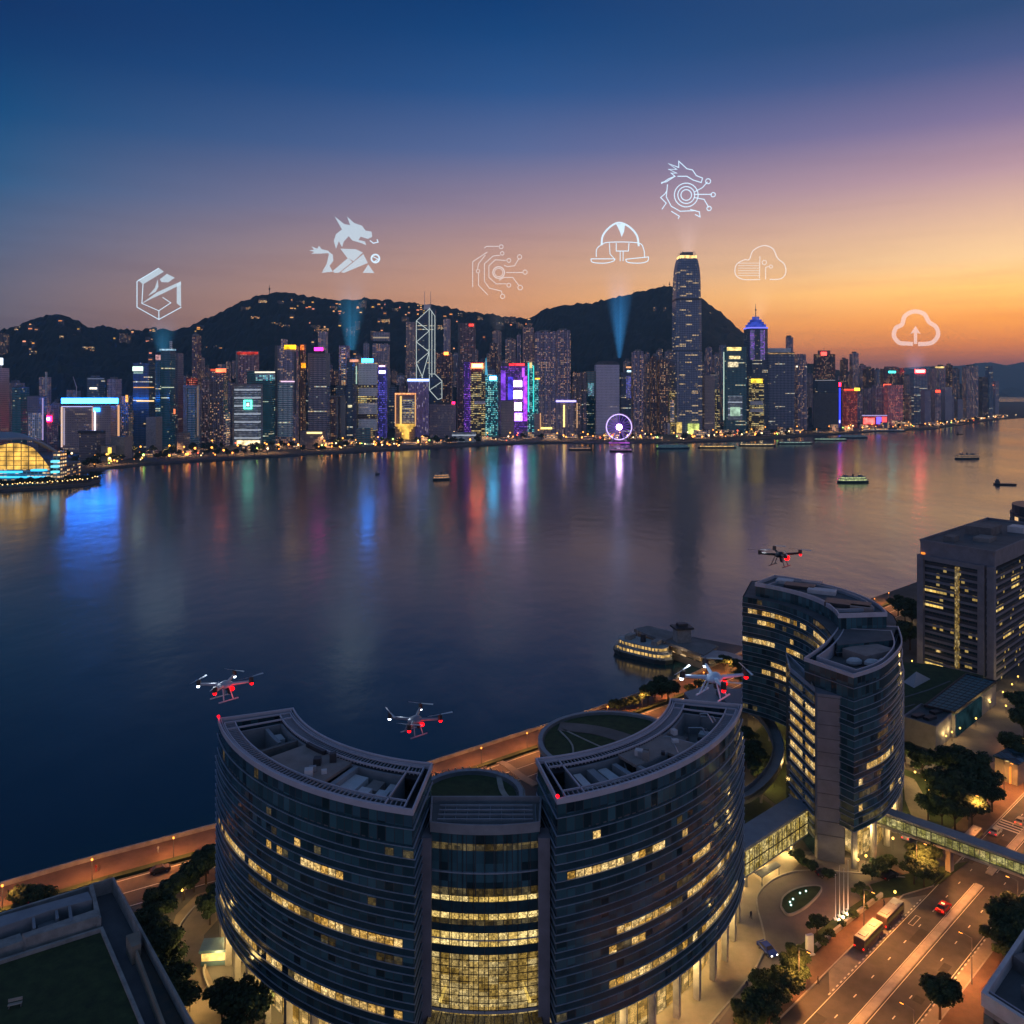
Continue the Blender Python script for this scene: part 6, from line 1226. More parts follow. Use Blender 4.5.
# museum
r = thing('museum_building', 'low mauve stone museum with a long blue glass roof and glass side', 'museum', (*W(936, 751), 3)); zM = 10.4
bx_ = WR([(903, 717), (935.6, 727), (953, 712.5), (921, 704.5)], zM); q = MB(); q.prism(bx_, 3, zM - .3, 0, 1); q.build('stone_box', [M['stonepanel'], M['roof']], r); q = MB(); q.wall(bx_, .4, zM - .3, zM + .3, closed=True); q.build('box_parapet', [M['stonepanel']], r)
for a, b in ((918, 716), (930, 718), (936, 712)): q = MB(); x, y = W(a, b, zM); q.box(x, y, zM - .3, 4, 2, .8, .5); q.build('roof_unit', [M['metal_dark']], r)
gp = WR([(925, 705.5), (955, 712.5), (996, 681.5), (966, 674)], zM + .6); q = MB(); q.prism(gp, 3, zM - .4, 0, 0); q.build('hall_wall', [M['stonepanel']], r)
q = MB(); q.prism(gp, zM - .4, zM + .5, 0, 0); q.build('glass_roof', [plain('blue_roof_glass', (.06, .17, .21), .4, .1, .3, .6)], r)
q = MB()
for i in range(1, 14): a = Vector(gp[0]).lerp(Vector(gp[3]), i / 14); b = Vector(gp[1]).lerp(Vector(gp[2]), i / 14); q.tube((*a, zM + .55), (*b, zM + .55), .09, .09, 4)
for i in range(0, 6): a = Vector(gp[0]).lerp(Vector(gp[1]), i / 5); b = Vector(gp[3]).lerp(Vector(gp[2]), i / 5); q.tube((*a, zM + .55), (*b, zM + .55), .09, .09, 4)
q.wall(gp, .5, zM + .1, zM + .9, closed=True); q.build('roof_frame', [M['metal_dark']], r)
q = MB(); a, b = Vector(gp[1]), Vector(gp[2]); q.prism([tuple(a + (b - a) * .02 + Vector((.3, -.3))), tuple(a + (b - a) * .6 + Vector((.3, -.3))), tuple(a + (b - a) * .6), tuple(a + (b - a) * .02)], 3.4, zM - .5); q.build('glass_side', [E((70, 120, 135), .13, .3)], r)  # faint teal glow put into the glass itself
# green podium with pyramid skylight
r = thing('lawn_podium', 'podium with a dark lawn roof and a pale pyramid skylight behind the museum', 'podium', (*W(930, 690, 8), 3)); pp = WR([(896, 662), (930, 664), (985, 676), (925, 704), (903, 716), (896, 716)], 8); q = MB(); q.prism(pp, 3, 7.8, 0, 0); q.build('wall', [M['concrete_dark']], r)
q = MB(); q.prism([(x, y) for x, y in pp], 7.8, 8.05); q.build('roof_lawn', [M['grass']], r)
ps = WR([(903, 682), (914, 688), (930.5, 679), (917, 673)], 8.1); ap = (sum(x for x, y in ps) / 4, sum(y for x, y in ps) / 4, 11.3); q = MB()
for i in range(4): q.face([(*ps[i], 8.1), (*ps[(i + 1) % 4], 8.1), ap])
q.build('skylight', [plain('skylight_panel', (.36, .34, .36), .5, .1, .05)], r)
for pts in ([(905, 697), (928, 690), (950, 681)], [(905, 707), (915, 704)]): q = MB(); q.ribbon([W(a, b, 8.1) for a, b in pts], .6, 8.12, thick=.06); q.build('roof_path', [M['concrete_dark']], r)

# ------------------------------------------------------------------ lower left and lower right roofs
r = thing('lawn_roof_building', 'low building with a big dark lawn roof edged by pale parapets and a gutter deck', 'building', (-75, 140, 3)); zL = 20.0
rf = WR([(-60, 945), (0, 917), (90, 889), (113, 882), (187, 1023), (230, 1110), (-200, 1250)], zL); q = MB(); q.prism(rf, 3, zL - 1.6, 0, 1); q.build('wall', [M['concrete_dark'], M['roof']], r)
q = MB(); q.prism(WR([(-60, 985), (0, 961), (101, 929), (142, 1023), (170, 1100), (-200, 1240)], zL), zL - 1.6, zL - .6); q.build('roof_lawn', [M['grass']], r)
q = MB()
for ln, w_, z1 in (([(-60, 983), (0, 960), (101.5, 927.5), (121, 973), (143, 1025), (170, 1095)], .5, .0), ([(90, 890), (113, 883), (189, 1024), (240, 1120)], .4, 1.0), ([(-60, 947), (0, 919), (90, 891)], .5, 1.0), ([(91, 891), (99, 925)], .7, 1.2)):
    q.wall(WR(ln, zL), w_, zL - 1.6, zL + z1)
q.build('parapet', [M['concrete']], r)
q = MB(); q.wall(WR([(134, 948), (162, 1023), (180, 1070)], zL), .35, zL - 1.5, zL + .7); q.build('gutter_wall', [M['beige']], r)
q = MB(); q.prism(WR([(136, 952), (143, 945), (184, 1023), (205, 1070), (180, 1070), (164, 1023)], zL - .5), zL - 1.5, zL - .6); q.build('copper_gutter_deck', [plain('weathered_copper', (.05, .075, .075), .5, .3, .5, .4, col2=(.09, .06, .035))], r)
q = MB(); q.prism(WR([(126, 941), (139, 936), (141, 949), (132, 953)], zL + .5), zL - 1.5, zL + 1.4); q.build('vent_box', [M['beige']], r)
for pts, z0, z1, nm, mt in (([(-40, 935), (0, 921), (88, 896), (92, 904), (50, 915), (0, 932), (-40, 946)], -1.4, 1.6, 'plant_roof', 'pale'), ([(22, 938), (96, 913), (99, 920), (26, 942)], -1.5, 1.4, 'plant_wall', 'concrete'), ([(-40, 955), (20, 935), (24, 942), (-40, 964)], -1.5, .6, 'plant_wall', 'concrete'), ([(67, 904), (70, 903), (73, 924), (70, 926)], -1.5, 1.5, 'plant_wall', 'pale'),
                    ([(31, 914), (34, 913), (36, 932), (33, 933)], -1.5, 1.4, 'plant_wall', 'pale'), ([(54, 909), (57, 908), (59, 922), (56, 923)], -1.5, 1.4, 'plant_wall', 'pale'), ([(37, 921), (52, 915), (57, 922), (38, 929)], -1.5, -.2, 'hatch', 'pale')):
    q = MB(); q.prism(WR(pts, zL + z1 * .5), zL + z0, zL + z1); q.build(nm, [M[mt]], r)
b_ = thing('roof_bench', 'lone pale bench standing on the dark lawn roof', 'bench', (*W(15, 1005, zL - .6), zL - .6)); x, y = W(15, 1007, zL - .6); q = MB(); q.box(x, y, zL - .15, 1.9, .5, .12, .35); q.box(x - .1, y + .25, zL + .15, 1.9, .1, .45, .35); q.build('seat', [M['kerb']], b_); q = MB()
for s_ in (-.8, .8): q.box(x + s_ * .94, y + s_ * .34, zL - .6, .12, .45, .46, .35)
q.build('leg', [M['steel']], b_)
r = thing('corner_building', 'white parapeted building with roof plant at the lower corner by the road', 'building', (*W(1010, 1000, 16), 3)); zB = 18
rb = WR([(983, 992), (1024, 932), (1100, 900), (1150, 1100), (985, 1100)], zB); rb = WR([(984, 992), (1026, 930), (1120, 975), (1090, 1060)], zB); q = MB(); q.prism(rb, 3, zB - 2, 0, 1); q.build('wall', [M['concrete'], M['roof']], r); q = MB(); q.wall(rb, .7, zB - 2.2, zB, closed=True); q.build('parapet', [M['tank']], r)
q = MB(); inr = [(rb[0][0] * .15 + x * .85 + 1, rb[0][1] * .15 + y * .85 + 1) for x, y in rb]; q.wall(inr, .3, zB - 2, zB - .3, closed=True); q.build('inner_rail', [M['steel']], r)
for a, b in ((1012, 960), (1020, 990), (1030, 950)): q = MB(); x, y = W(a, b, zB); q.box(x + 3, y, zB - 2, 4, 3, 2.2, .3); q.build('roof_plant', [M['concrete_dark']], r)
q = MB()
for k in range(3): q.wall(offset(rb[:2], .03), .1, 6 + k * 3.4, 7.9 + k * 3.4); q.wall(offset([rb[3], rb[0]], .03), .1, 6 + k * 3.4, 7.9 + k * 3.4)
q.build('ribbon_windows', [M['gd']], r)
r = thing('gate_house', 'small orange lit house at the far end of the museum square', 'kiosk', (*W(1012, 775), 3)); x, y = W(1014, 778); q = MB(); q.box(x, y, 3, 9, 6, 6, .6); q.build('wall', [M['beige']], r); q = MB(); q.box(x, y, 9, 9.8, 6.8, .4, .6); q.build('roof', [M['gblue']], r); q = MB()
for k in range(3): q.box(x - 3.2 + k * 1.4, y - 3.6 + k, 3.2, .8, .3, 4.6, .6)
q.build('lit_door', [E((255, 150, 60), 1.3)], r)
# guard kiosk by the driveway
r = thing('guard_kiosk', 'small flat roofed kiosk with a bright warm window beside the driveway', 'kiosk', (*W(214, 955), 3)); x, y = W(216, 960); q = MB(); q.box(x, y, 3, 4.6, 3, 2.6, .1); q.build('lit_window', [E((255, 205, 110), 1.9, .5)], r); q = MB(); q.box(x, y, 5.6, 5.4, 3.8, .5, .1); q.box(x, y, 3, 4.8, 3.2, .9, .1); q.build('roof', [plain('kiosk_metal', (.12, .2, .26), .4, .3)], r); pointlamp(r, (x + 1, y - 3, 5), 500, YEL)

# ------------------------------------------------------------------ pier, ferry
r = thing('passenger_pier', 'long grey roofed passenger pier with a small clock house and lit windows', 'pier', (*W(690, 660, 3), 0))
def prx(px, py, z): return W(px, py, z)
q = MB(); q.prism(WR([(630, 640), (706, 664), (745, 662), (742, 646), (640, 627)], 2.5), -1, 2.5); q.build('deck', [M['quay']], r)
q = MB(); q.prism(WR([(636, 630), (664, 640), (678, 634), (648, 626)], 6.8), 2.5, 6.8, 0); q.prism(WR([(672, 642), (700, 653), (716, 645), (690, 637)], 6.4), 2.5, 6.4, 0); o = q.build('shed_wall', [M['low']], r); o.color = (.2, .16, .12, 1)
q = MB(); q.prism(WR([(634, 629), (664, 641), (680, 634), (648, 625.5)], 8), 6.8, 8); q.prism(WR([(664, 641), (704, 655), (718, 646), (682, 634)], 7.6), 6.4, 7.6); q.build('shed_roof', [M['roof_light']], r)
x, y = W(682, 640, 8); q = MB(); q.box(x, y, 3, 6, 5, 10, .2); q.build('clock_house', [M['concrete']], r); q = MB(); q.box(x, y, 13, 8, 6.6, .8, .2); q.box(x, y, 13.8, 4, 3, 1.2, .2); q.build('clock_house_roof', [M['metal_dark']], r)
ra = spline([W(a, b, 7) for a, b in ((700, 655), (722, 655), (745, 664))], 5); q = MB(); q.ribbon(ra, 9, 7.2, thick=.5); q.build('curved_canopy', [M['pale']], r)
for a, b in ((660, 652), (680, 657), (700, 661)): pointlamp(r, (*W(a, b, 4), 5), 500, (1, .7, .4))
r = ferry_proto('moored_ferry', 27, 9, 2, (255, 205, 120), 'large round ended ferry with glowing decks moored at the near pier', (.05, .07, .08), True, .9)
xa, ya = W(615, 650, 0); xb, yb_ = W(673, 664, 0); r.location = ((xa + xb) / 2, (ya + yb_) / 2, 0); r.rotation_euler = (0, 0, atan2(yb_ - ya, xb - xa)); r.scale = (1.08, 1.3, .92)

# ------------------------------------------------------------------ street furniture
sl = thing('street_lamp', 'lamp', 'street lamp'); q = MB(); q.tube((0, 0, 0), (0, 0, 8.5), .12, .07, 6); q.tube((0, 0, 8.5), (1.6, 0, 8.8), .06, .05, 5); q.build('pole', [M['concrete_dark']], sl)
q = MB(); q.box(1.9, 0, 8.72, .8, .3, .14); q.build('lamp_head', [M['metal_dark']], sl); q = MB(); q.box(1.9, 0, 8.6, .6, .24, .1); q.build('lens', [E((255, 160, 70), 6)], sl); pointlamp(sl, (1.9, 0, 8.3), 12000, ORA, .25, spot=150)
sl['group'] = 'street lamps of the near shore'; proto(sl)
for side, b, rz in (('west', -10.2, -0.83), ('east', 9.9, 2.31)):
    for i, a in enumerate((-28, -2, 24, 50, 82, 108, 136)): place(sl, (*R_(a, b), 3.1), rz, f"street lamp on the {'bus stop' if side == 'west' else 'cycle lane'} side of the road, {ORD[i]} from the bottom")
pm = thing('promenade_lamp', 'lamp', 'street lamp'); q = MB(); q.tube((0, 0, 0), (0, 0, 5.2), .1, .06, 6); q.build('pole', [M['concrete_dark']], pm); q = MB(); q.ball((0, 0, 5.4), .26, 0, 6, k=4); q.build('globe', [E((255, 150, 60), 4)], pm); pointlamp(pm, (0, 0, 5.9), 5500, ORA, .3, spot=165); pm['group'] = 'orange globe lamps along the shore promenade'; proto(pm)
ipl = resamp(offset(ns[2:14], -10.6), 17)
for i, p in enumerate(ipl):
    if i < 27: place(pm, (*p, 3), 0, 'orange globe lamp on the promenade, ' + (ORD[i] if i < 16 else ORD[26 - i] ) + (' from the near end' if i < 16 else ' from the far end'))
gl_ = thing('garden_lamp', 'lamp', 'garden lamp'); q = MB(); q.tube((0, 0, 0), (0, 0, 2.6), .06, .05, 5); q.build('post', [M['metal_dark']], gl_); q = MB(); q.ball((0, 0, 2.8), .3, 0, 6, k=4); q.build('globe', [E((255, 200, 90), 4)], gl_); pointlamp(gl_, (0, 0, 3.3), 520, YEL, .25); gl_['group'] = 'warm garden lamps'; proto(gl_)
GL = [(182, 903, 'among the trees at the top of the driveway'), (170, 922, 'midway down the driveway trees'), (166, 945, 'by the driveway bend'), (196, 1004, 'at the foot of the driveway hedge'), (190, 1012, 'beside the lowest driveway shrub'), (803, 965, 'at the hedge end by the red pavement'), (773, 1010, 'among the shrubs nearest the bottom edge'),
      (765, 790, 'on the lawn inside the ring walkway'), (774, 788, 'just outside the ring walkway'), (754, 725, 'inside the ring walkway top'), (782, 725, 'on the lawn before the north tower, upper'), (787, 742, 'on the lawn before the north tower, middle'), (789, 757, 'on the lawn before the north tower, lower'), (792, 775, 'on the lawn under the lit wing'), (712, 662, 'before the pier canopy'), (730, 668, 'beside the pier canopy'), (748, 694, 'at the annex corner'),
      (902, 755, 'behind the round fronted tower'), (903, 772, 'on the service drive corner'), (915, 782, 'midway along the service drive'), (926, 790, 'above the footbridge trees'), (928, 800, 'at the lower service drive'), (932, 762, 'below the museum wall'), (946, 745, 'first at the museum steps'), (952, 741, 'second at the museum steps'), (960, 737, 'third at the museum steps'), (976, 727, 'beside the museum glass side'), (990, 710, 'at the museum corner'), (1006, 714, 'on the museum square'), (1003, 700, 'below the office block corner'), (1012, 692, 'by the office block entrance'), (1018, 684, 'furthest by the office block'), (989, 785, 'near the upper junction'), (948, 818, 'below the big tree clump'), (895, 905, 'in the verge by the bus stop'), (858, 872, 'by the round fronted tower column'), (893, 850, 'under the footbridge start'), (866, 868, 'beside the lobby of the round fronted tower'), (912, 668, 'far side of the podium'), (905, 612, 'on the far shore corner'), (925, 603, 'behind the stone office block'), (912, 622, 'between north tower and office block')]
for x, y, lb in GL: place(gl_, (*W(x, y, 3), 3), 0, 'warm globe garden lamp ' + lb)
# flagpoles, sign pillar
for i, (x, y) in enumerate(((835.5, 920), (839.5, 917), (843.8, 913.5), (848, 911))):
    q = MB(); X, Y = W(x, y); q.tube((X, Y, 3), (X, Y, 12.2 + (i % 2) * 1.2), .1, .05, 6); q.ball((X, Y, 12.4 + (i % 2) * 1.2), .14, 0, 5, k=3); q.box(X, Y, 3, .7, .7, .35); o = q.build('flagpole', [M['tank']]); tag(o, f"bare white flagpole, {ORD[i]} of four counted from the white sign pillar", 'flagpole', 'row of four flagpoles')
    f_ = thing('spotlight', f"bright ground spotlight at the foot of the {ORD[i]} flagpole", 'spotlight', (X + .5, Y - .6, 3)); q = MB(); q.ball((X + .5, Y - .6, 3.35), .3, 0, 6, k=4); q.build('lens', [E((255, 225, 170), 9)], f_); pointlamp(f_, (X + .5, Y - .6, 4), 50, (1, .85, .6))
x, y = W(809.5, 955); q = MB(); q.box(x, y, 3, 1.5, .6, 4, .3); q.box(x, y, 3, 1.9, 1, .3, .3); o = q.build('sign_pillar', [M['tank']]); tag(o, 'plain white sign pillar standing at the hedge end', 'pillar')
# benches/bollards omitted unless shown; kiosk steps: low wall by the bus stop
q = MB(); q.wall(P((800, 962), (830, 938), (862, 912), (882, 897)), .5, 3, 4.0); o = q.build('boundary_wall', [M['kerb']]); tag(o, 'low pale boundary wall between grass verge and red pavement', 'wall')

# ------------------------------------------------------------------ trees and shrubs near
random.seed(31)
T1, T2, T3 = (proto(tree_proto(h, rd, n, ls)) for h, rd, n, ls in ((11, 5.6, 5200, .42), (8.5, 4.2, 3800, .38), (9.5, 4.6, 4200, .36)))
for t_ in (T1, T2, T3): pass
SHB = proto(tree_proto(3.6, 2.6, 1500, .28, name='shrub'))
def trees(spots, where, grp, kinds=(T1, T2, T3), s=(.85, 1.25), nm='dark leafy tree'):
    spots = sorted(spots, key=lambda p: p[1])
    for i, (x, y) in enumerate(spots):
        k = random.choice(kinds); lab = f"{nm} {where}, {ORD[i]} from the top" if i < 16 else f"{nm} {where}, lowest but {ORD[len(spots) - i - 1]}"
        r = place(k, (*W(x, y, 3), 3), random.uniform(0, 6), lab, random.uniform(*s), grp); r['category'] = 'tree' if 'tree' in nm else 'shrub'
trees([(206, 884), (217, 879), (194, 892), (184, 900), (208, 874), (172, 906), (162, 915), (154, 924), (148, 936), (160, 928), (150, 950), (157, 963), (160, 982), (166, 1000), (172, 1014), (181, 1024)], 'between lawn roof building and driveway', 'trees along the driveway', s=(.6, .85))
trees([(214, 905), (222, 918), (210, 925)], 'beside the guard kiosk', 'trees by the guard kiosk', (T2,), (.5, .7)); trees([(222, 1020), (236, 1034), (250, 1040)], 'at the foot of the sea side tower', 'shrubs by the sea side tower', (SHB, T2), (.6, 1.1))
trees([(35, 906), (48, 903), (22, 908)], 'behind the lawn roof building plant rooms', 'shrubs by the shore road', (SHB,), (.9, 1.3), 'dark rounded shrub')
trees([(962, 790), (972, 796), (950, 796), (985, 802), (962, 806), (978, 812), (992, 812), (945, 812), (968, 820), (955, 830), (938, 806), (942, 826), (952, 782), (928, 822), (972, 828)], 'in the clump between museum and footbridge', 'big tree clump below the museum', s=(.8, 1.1))
trees([(905, 762), (915, 768), (922, 778)], 'behind the round fronted tower', 'trees behind the round fronted tower', (T2, T3), (.7, 1))
trees([(918, 872), (928, 880), (914, 885), (924, 888), (930, 868)], 'under the footbridge beside its pier', 'trees under the footbridge', (T2, T3), (.6, .8))
trees([(1020, 935), (1006, 944), (1018, 955), (1004, 962), (1012, 972), (1024, 965)], 'on the far pavement above the white parapeted building', 'trees beside the cycle lane', s=(.7, .95))
trees([(940, 1020)], 'standing alone by the cycle lane at the bottom', 'lone roadside tree', (T3,), (.85, .86))
trees([(798, 972), (790, 980), (782, 990), (774, 998), (788, 1002), (764, 1008), (776, 1014), (756, 1020), (768, 1028), (745, 1034), (797, 988), (762, 1000)], 'in the hedge between forecourt and red pavement', 'hedge trees of the forecourt', (T2, T3), (.45, .65))
trees([(830, 938), (842, 928), (853, 919), (864, 910), (874, 902), (814, 952), (822, 946)], 'on the verge behind the bus stop', 'shrubs on the verge', (SHB,), (.35, .55), 'low green shrub'); trees([(817, 936), (861, 902)], 'spiky on the verge by the flagpoles', 'small verge trees', (T2,), (.42, .5))
trees([(803, 867), (812, 872), (828, 880), (798, 862)], 'at the foot of the stone shaft', 'shrubs by the stone shaft', (SHB,), (.6, .9), 'low green shrub'); trees([(872, 880), (882, 874), (890, 868)], 'in front of the east lobby', 'shrubs by the east lobby', (SHB,), (.6, 1), 'low dark shrub')
trees([(655, 702), (662, 698), (668, 704), (648, 706)], 'on the promenade behind the middle curved tower', 'promenade trees', (T2, T3), (.75, 1.05)); trees([(615, 712), (625, 709), (634, 707), (700, 690), (712, 688), (690, 694)], 'along the promenade planting', 'promenade shrubs', (SHB,), (.8, 1.2), 'round dark shrub')
trees([(748, 680), (738, 676), (725, 672), (742, 690)], 'between the pier and the north tower', 'trees near the pier', (T2,), (.7, 1)); trees([(752, 760), (745, 772), (760, 770), (748, 748), (756, 782)], 'inside the ring walkway', 'trees inside the ring walkway', (T2,), (.6, .85))
trees([(898, 616), (905, 622), (912, 628), (902, 640), (910, 650), (897, 652)], 'between north tower and stone office block', 'trees by the far shore', (T2, T3), (.9, 1.3)); trees([(1018, 770), (1024, 740), (1010, 758), (1020, 720)], 'around the museum square', 'trees of the museum square', (T2, T3), (.7, 1.1))

# ------------------------------------------------------------------ vehicles
def wheels(root, xs, w, r_):
    for x in xs:
        for s_ in (-1, 1):
            q = MB(); q.tube((x, s_ * (w / 2 - .12), r_), (x, s_ * (w / 2 + .06), r_), r_, r_, 12); o = q.build('wheel', [M['black']], root); q = MB(); q.tube((x, s_ * (w / 2 + .03), r_), (x, s_ * (w / 2 + .08), r_), r_ * .5, r_ * .5, 8); q.build('rim', [M['steel']], o)
def bus(label, loc, rz, lit=True, roof=(.36, .34, .33)):
    r = thing('bus', label, 'bus'); Lb2, wb_, hb = 11, 2.5, 3.1
    q = MB(); pr = [(-5.5, .35), (5.4, .35), (5.5, 1.3), (5.35, 2.9), (5.1, 3.1), (-5.35, 3.1), (-5.5, 2.9)]
    for s_ in (-1, 1): q.face([(x, s_ * wb_ / 2, z) for x, z in (pr if s_ < 0 else pr[::-1])])
    for (a, b), (c, d) in zip(pr, pr[1:] + pr[:1]): q.face([(a, -wb_ / 2, b), (a, wb_ / 2, b), (c, wb_ / 2, d), (c, -wb_ / 2, d)])
    q.build('body', [plain('bus_paint', (.09, .05, .045), .35)], r); q = MB(); q.box(0, 0, 3.1, 10.6, 2.3, .12); q.box(-3, 0, 3.22, 2.2, 1.6, .22); q.box(2.5, 0, 3.22, 1.6, 1.4, .18); q.build('roof', [plain('bus_roof', roof, .5)], r)
    for s_ in (-1, 1): q = MB(); q.box(-.1, s_ * (wb_ / 2 + .01), 1.5, 10.2, .05, 1.05); q.build('window_band', [E((255, 190, 110), .10) if lit else M['gd']], r)
    q = MB(); q.box(5.5, 0, 1.2, .08, 2.2, 1.5); q.build('windscreen', [M['gd']], r)
    for s_ in (-1, 1): q = MB(); q.box(5.53, s_ * .95, .7, .08, .3, .22); q.build('headlight', [E((255, 230, 180), 4)], r); q = MB(); q.box(-5.53, s_ * 1.0, .9, .08, .25, .3); q.build('tail_light', [E((255, 30, 20), 4)], r)
    wheels(r, (-3.6, 3.6), wb_, .48); r.location = (*loc, 3.06); r.rotation_euler = (0, 0, rz); r.scale = (.76, .88, .82); return r
ra_ = atan2(ud.y, ud.x)
bus('first pale roofed bus waiting at the lay by, nearer the bottom', R_(21.5, -8.1), ra_); bus('second pale roofed bus close ahead of the first in the lay by', R_(31.5, -8.1), ra_, True, (.38, .35, .33)); bus('single bus parked beyond the footbridge beside the tree clump', R_(75, -7.2), ra_, True, (.42, .34, .27))
def car(label, loc, rz, col, on=True, taxi=False, cat='car'):
    r = thing('car', label, cat); q = MB(); w_ = .88
    pr = [(-2.1, .35), (2.15, .35), (2.2, .75), (1.9, .95), (1.0, 1.02), (.45, 1.42), (-1.0, 1.45), (-1.6, 1.05), (-2.1, .98)]
    def ww(z): return w_ if z < 1.03 else w_ * .8
    for s_ in (-1, 1): pts = [(x, s_ * ww(z), z) for x, z in pr]; q.face(pts if s_ < 0 else pts[::-1])
    for (a, b), (c, d) in zip(pr, pr[1:] + pr[:1]): q.face([(a, -ww(b), b), (a, ww(b), b), (c, ww(d), d), (c, -ww(d), d)])
    q.build('body', [plain('car_paint', col, .25, .2, .05)], r); q = MB()
    for s_ in (-1, 1): q.face([(x, s_ * (y + .02), z) for x, y, z in ((-1.35, .86, 1.05), (.8, .86, 1.05), (.4, .75, 1.36), (-.95, .75, 1.38))][::s_])
    q.face([(1.0, -.75, 1.05), (1.0, .75, 1.05), (.5, .62, 1.4), (.5, -.62, 1.4)]); q.face([(-1.58, .75, 1.09), (-1.58, -.75, 1.09), (-1.06, -.62, 1.44), (-1.06, .62, 1.44)]); q.build('windows', [M['black']], r)
    for s_ in (-1, 1):
        q = MB(); q.box(2.17, s_ * .62, .6, .08, .32, .16); q.build('headlight', [E((255, 240, 210), 9 if on else .3)], r); q = MB(); q.box(-2.1, s_ * .65, .72, .08, .3, .14); q.build('tail_light', [E((255, 25, 20), 6 if on else .3)], r)
    if taxi: q = MB(); q.box(-.2, 0, 1.44, .3, .6, .16); q.build('roof_sign', [E((255, 220, 150), 2)], r)
    wheels(r, (-1.35, 1.35), 1.7, .33); r.location = (*loc, 3.05); r.rotation_euler = (0, 0, rz); return r
car('red taxi driving alone in the lane beside the buses', R_(43, -2.0), ra_, (.5, .03, .02), True, True)
car('white car stopped just past the stop lines beyond the footbridge', R_(84, -4.8), ra_, (.5, .48, .42)); car('silver car on the outer lane beyond the footbridge', R_(94, -2.2), ra_, (.4, .36, .3)); car('dark car far up the road near the junction', R_(112, 2.2), ra_ + pi, (.04, .04, .05)); car('grey car approaching near the junction', R_(118, 5), ra_ + pi, (.2, .18, .16))
x, y = W(763, 952); car('blue car with glowing red tail lamps leaving the forecourt along the kerb', (x + .8, y), -1.2, (.04, .07, .35)); x, y = W(907, 838); car('pale car with blazing headlamps below the footbridge start', (x, y), .9, (.4, .42, .5)); x, y = W(889, 878); car('dark car waiting by the east lobby shrubs', (x, y), .5, (.05, .05, .05), False); x, y = W(826, 876); car('low dark car parked at the foot of the stone shaft', (x, y), .1, (.1, .1, .1), False)
x, y = W(891, 812); car('grey car behind the round fronted tower on its service ring', (x + 1, y), 1.2, (.3, .29, .28), False)
x, y = W(745, 668); 
for i, (px, py) in enumerate(((40, 905), (160, 872))): x, y = W(px, py); car(f"{['small', 'lone'][i]} dark car on the shore road {['behind the lawn roof building', 'before the sea side tower'][i]}", (x, y), .55, (.08, .05, .04), False)
# ------------------------------------------------------------------ people
def person(label, px, py, shirt, step=.18, z=3.05):
    me = bpy.data.meshes.new('person'); V = [(0, 0, .95), (0, 0, 1.2), (0, 0, 1.42), (0, 0, 1.52), (0, .02, 1.66), (-.19, 0, 1.40), (-.24, -step * .5, 1.14), (-.23, -step * .2 + .08, .9), (.19, 0, 1.40), (.24, step * .5, 1.14), (.23, step * .6 + .08, .9), (-.10, 0, .88), (-.10, step * .7, .5), (-.10, step * .6, .08), (-.10, step * .6 + .16, .04), (.10, 0, .88), (.10, -step * .4, .5), (.10, -step * 1.3, .1), (.10, -step * 1.3 + .15, .05)]
    Ed = [(0, 1), (1, 2), (2, 3), (3, 4), (2, 5), (5, 6), (6, 7), (2, 8), (8, 9), (9, 10), (0, 11), (11, 12), (12, 13), (13, 14), (0, 15), (15, 16), (16, 17), (17, 18)]; Rr = [.15, .15, .15, .06, .105, .07, .05, .035, .07, .05, .035, .1, .075, .05, .04, .1, .075, .05, .04]
    me.from_pydata(V, Ed, []); me.materials.append(plain('clothing', shirt, .8)); o = bpy.data.objects.new('person', me); COL.objects.link(o); m_ = o.modifiers.new('skin', 'SKIN'); sv = me.skin_vertices[0].data if me.skin_vertices else None
    if sv is None: 
        bpy.context.view_layer.objects.active = o; bpy.ops.mesh.customdata_skin_add(); sv = me.skin_vertices[0].data
    for i, r_ in enumerate(Rr): sv[i].radius = (r_, r_)
    sv[0].use_root = True; s_ = o.modifiers.new('smooth', 'SUBSURF'); s_.levels = 1; s_.render_levels = 1
    x, y = W(px, py); o.location = (x, y, z); o.rotation_euler = (0, 0, random.uniform(0, 6)); tag(o, label, 'person'); return o
for a in (('person in dark clothes walking across the forecourt by the kerb', 751, 919, (.03, .03, .04)), ('person in red top strolling on the promenade beside another', 96, 872, (.3, .03, .02)), ('person in brown coat walking beside the one in red', 99, 871, (.1, .06, .04)), ('person in pale shirt on the promenade far along the sea wall', 158, 853, (.4, .38, .35)), ('person standing by the bus stop wall on the red pavement', 884, 907, (.05, .05, .08)), ('person in black by the driveway bend', 176, 944, (.02, .02, .02)), ('person waiting at the verge by the lowest pavement', 818, 985, (.04, .03, .03)), ('person crossing the apron under the middle tower', 1003 - 256, 990, (.06, .06, .1))): person(*a)

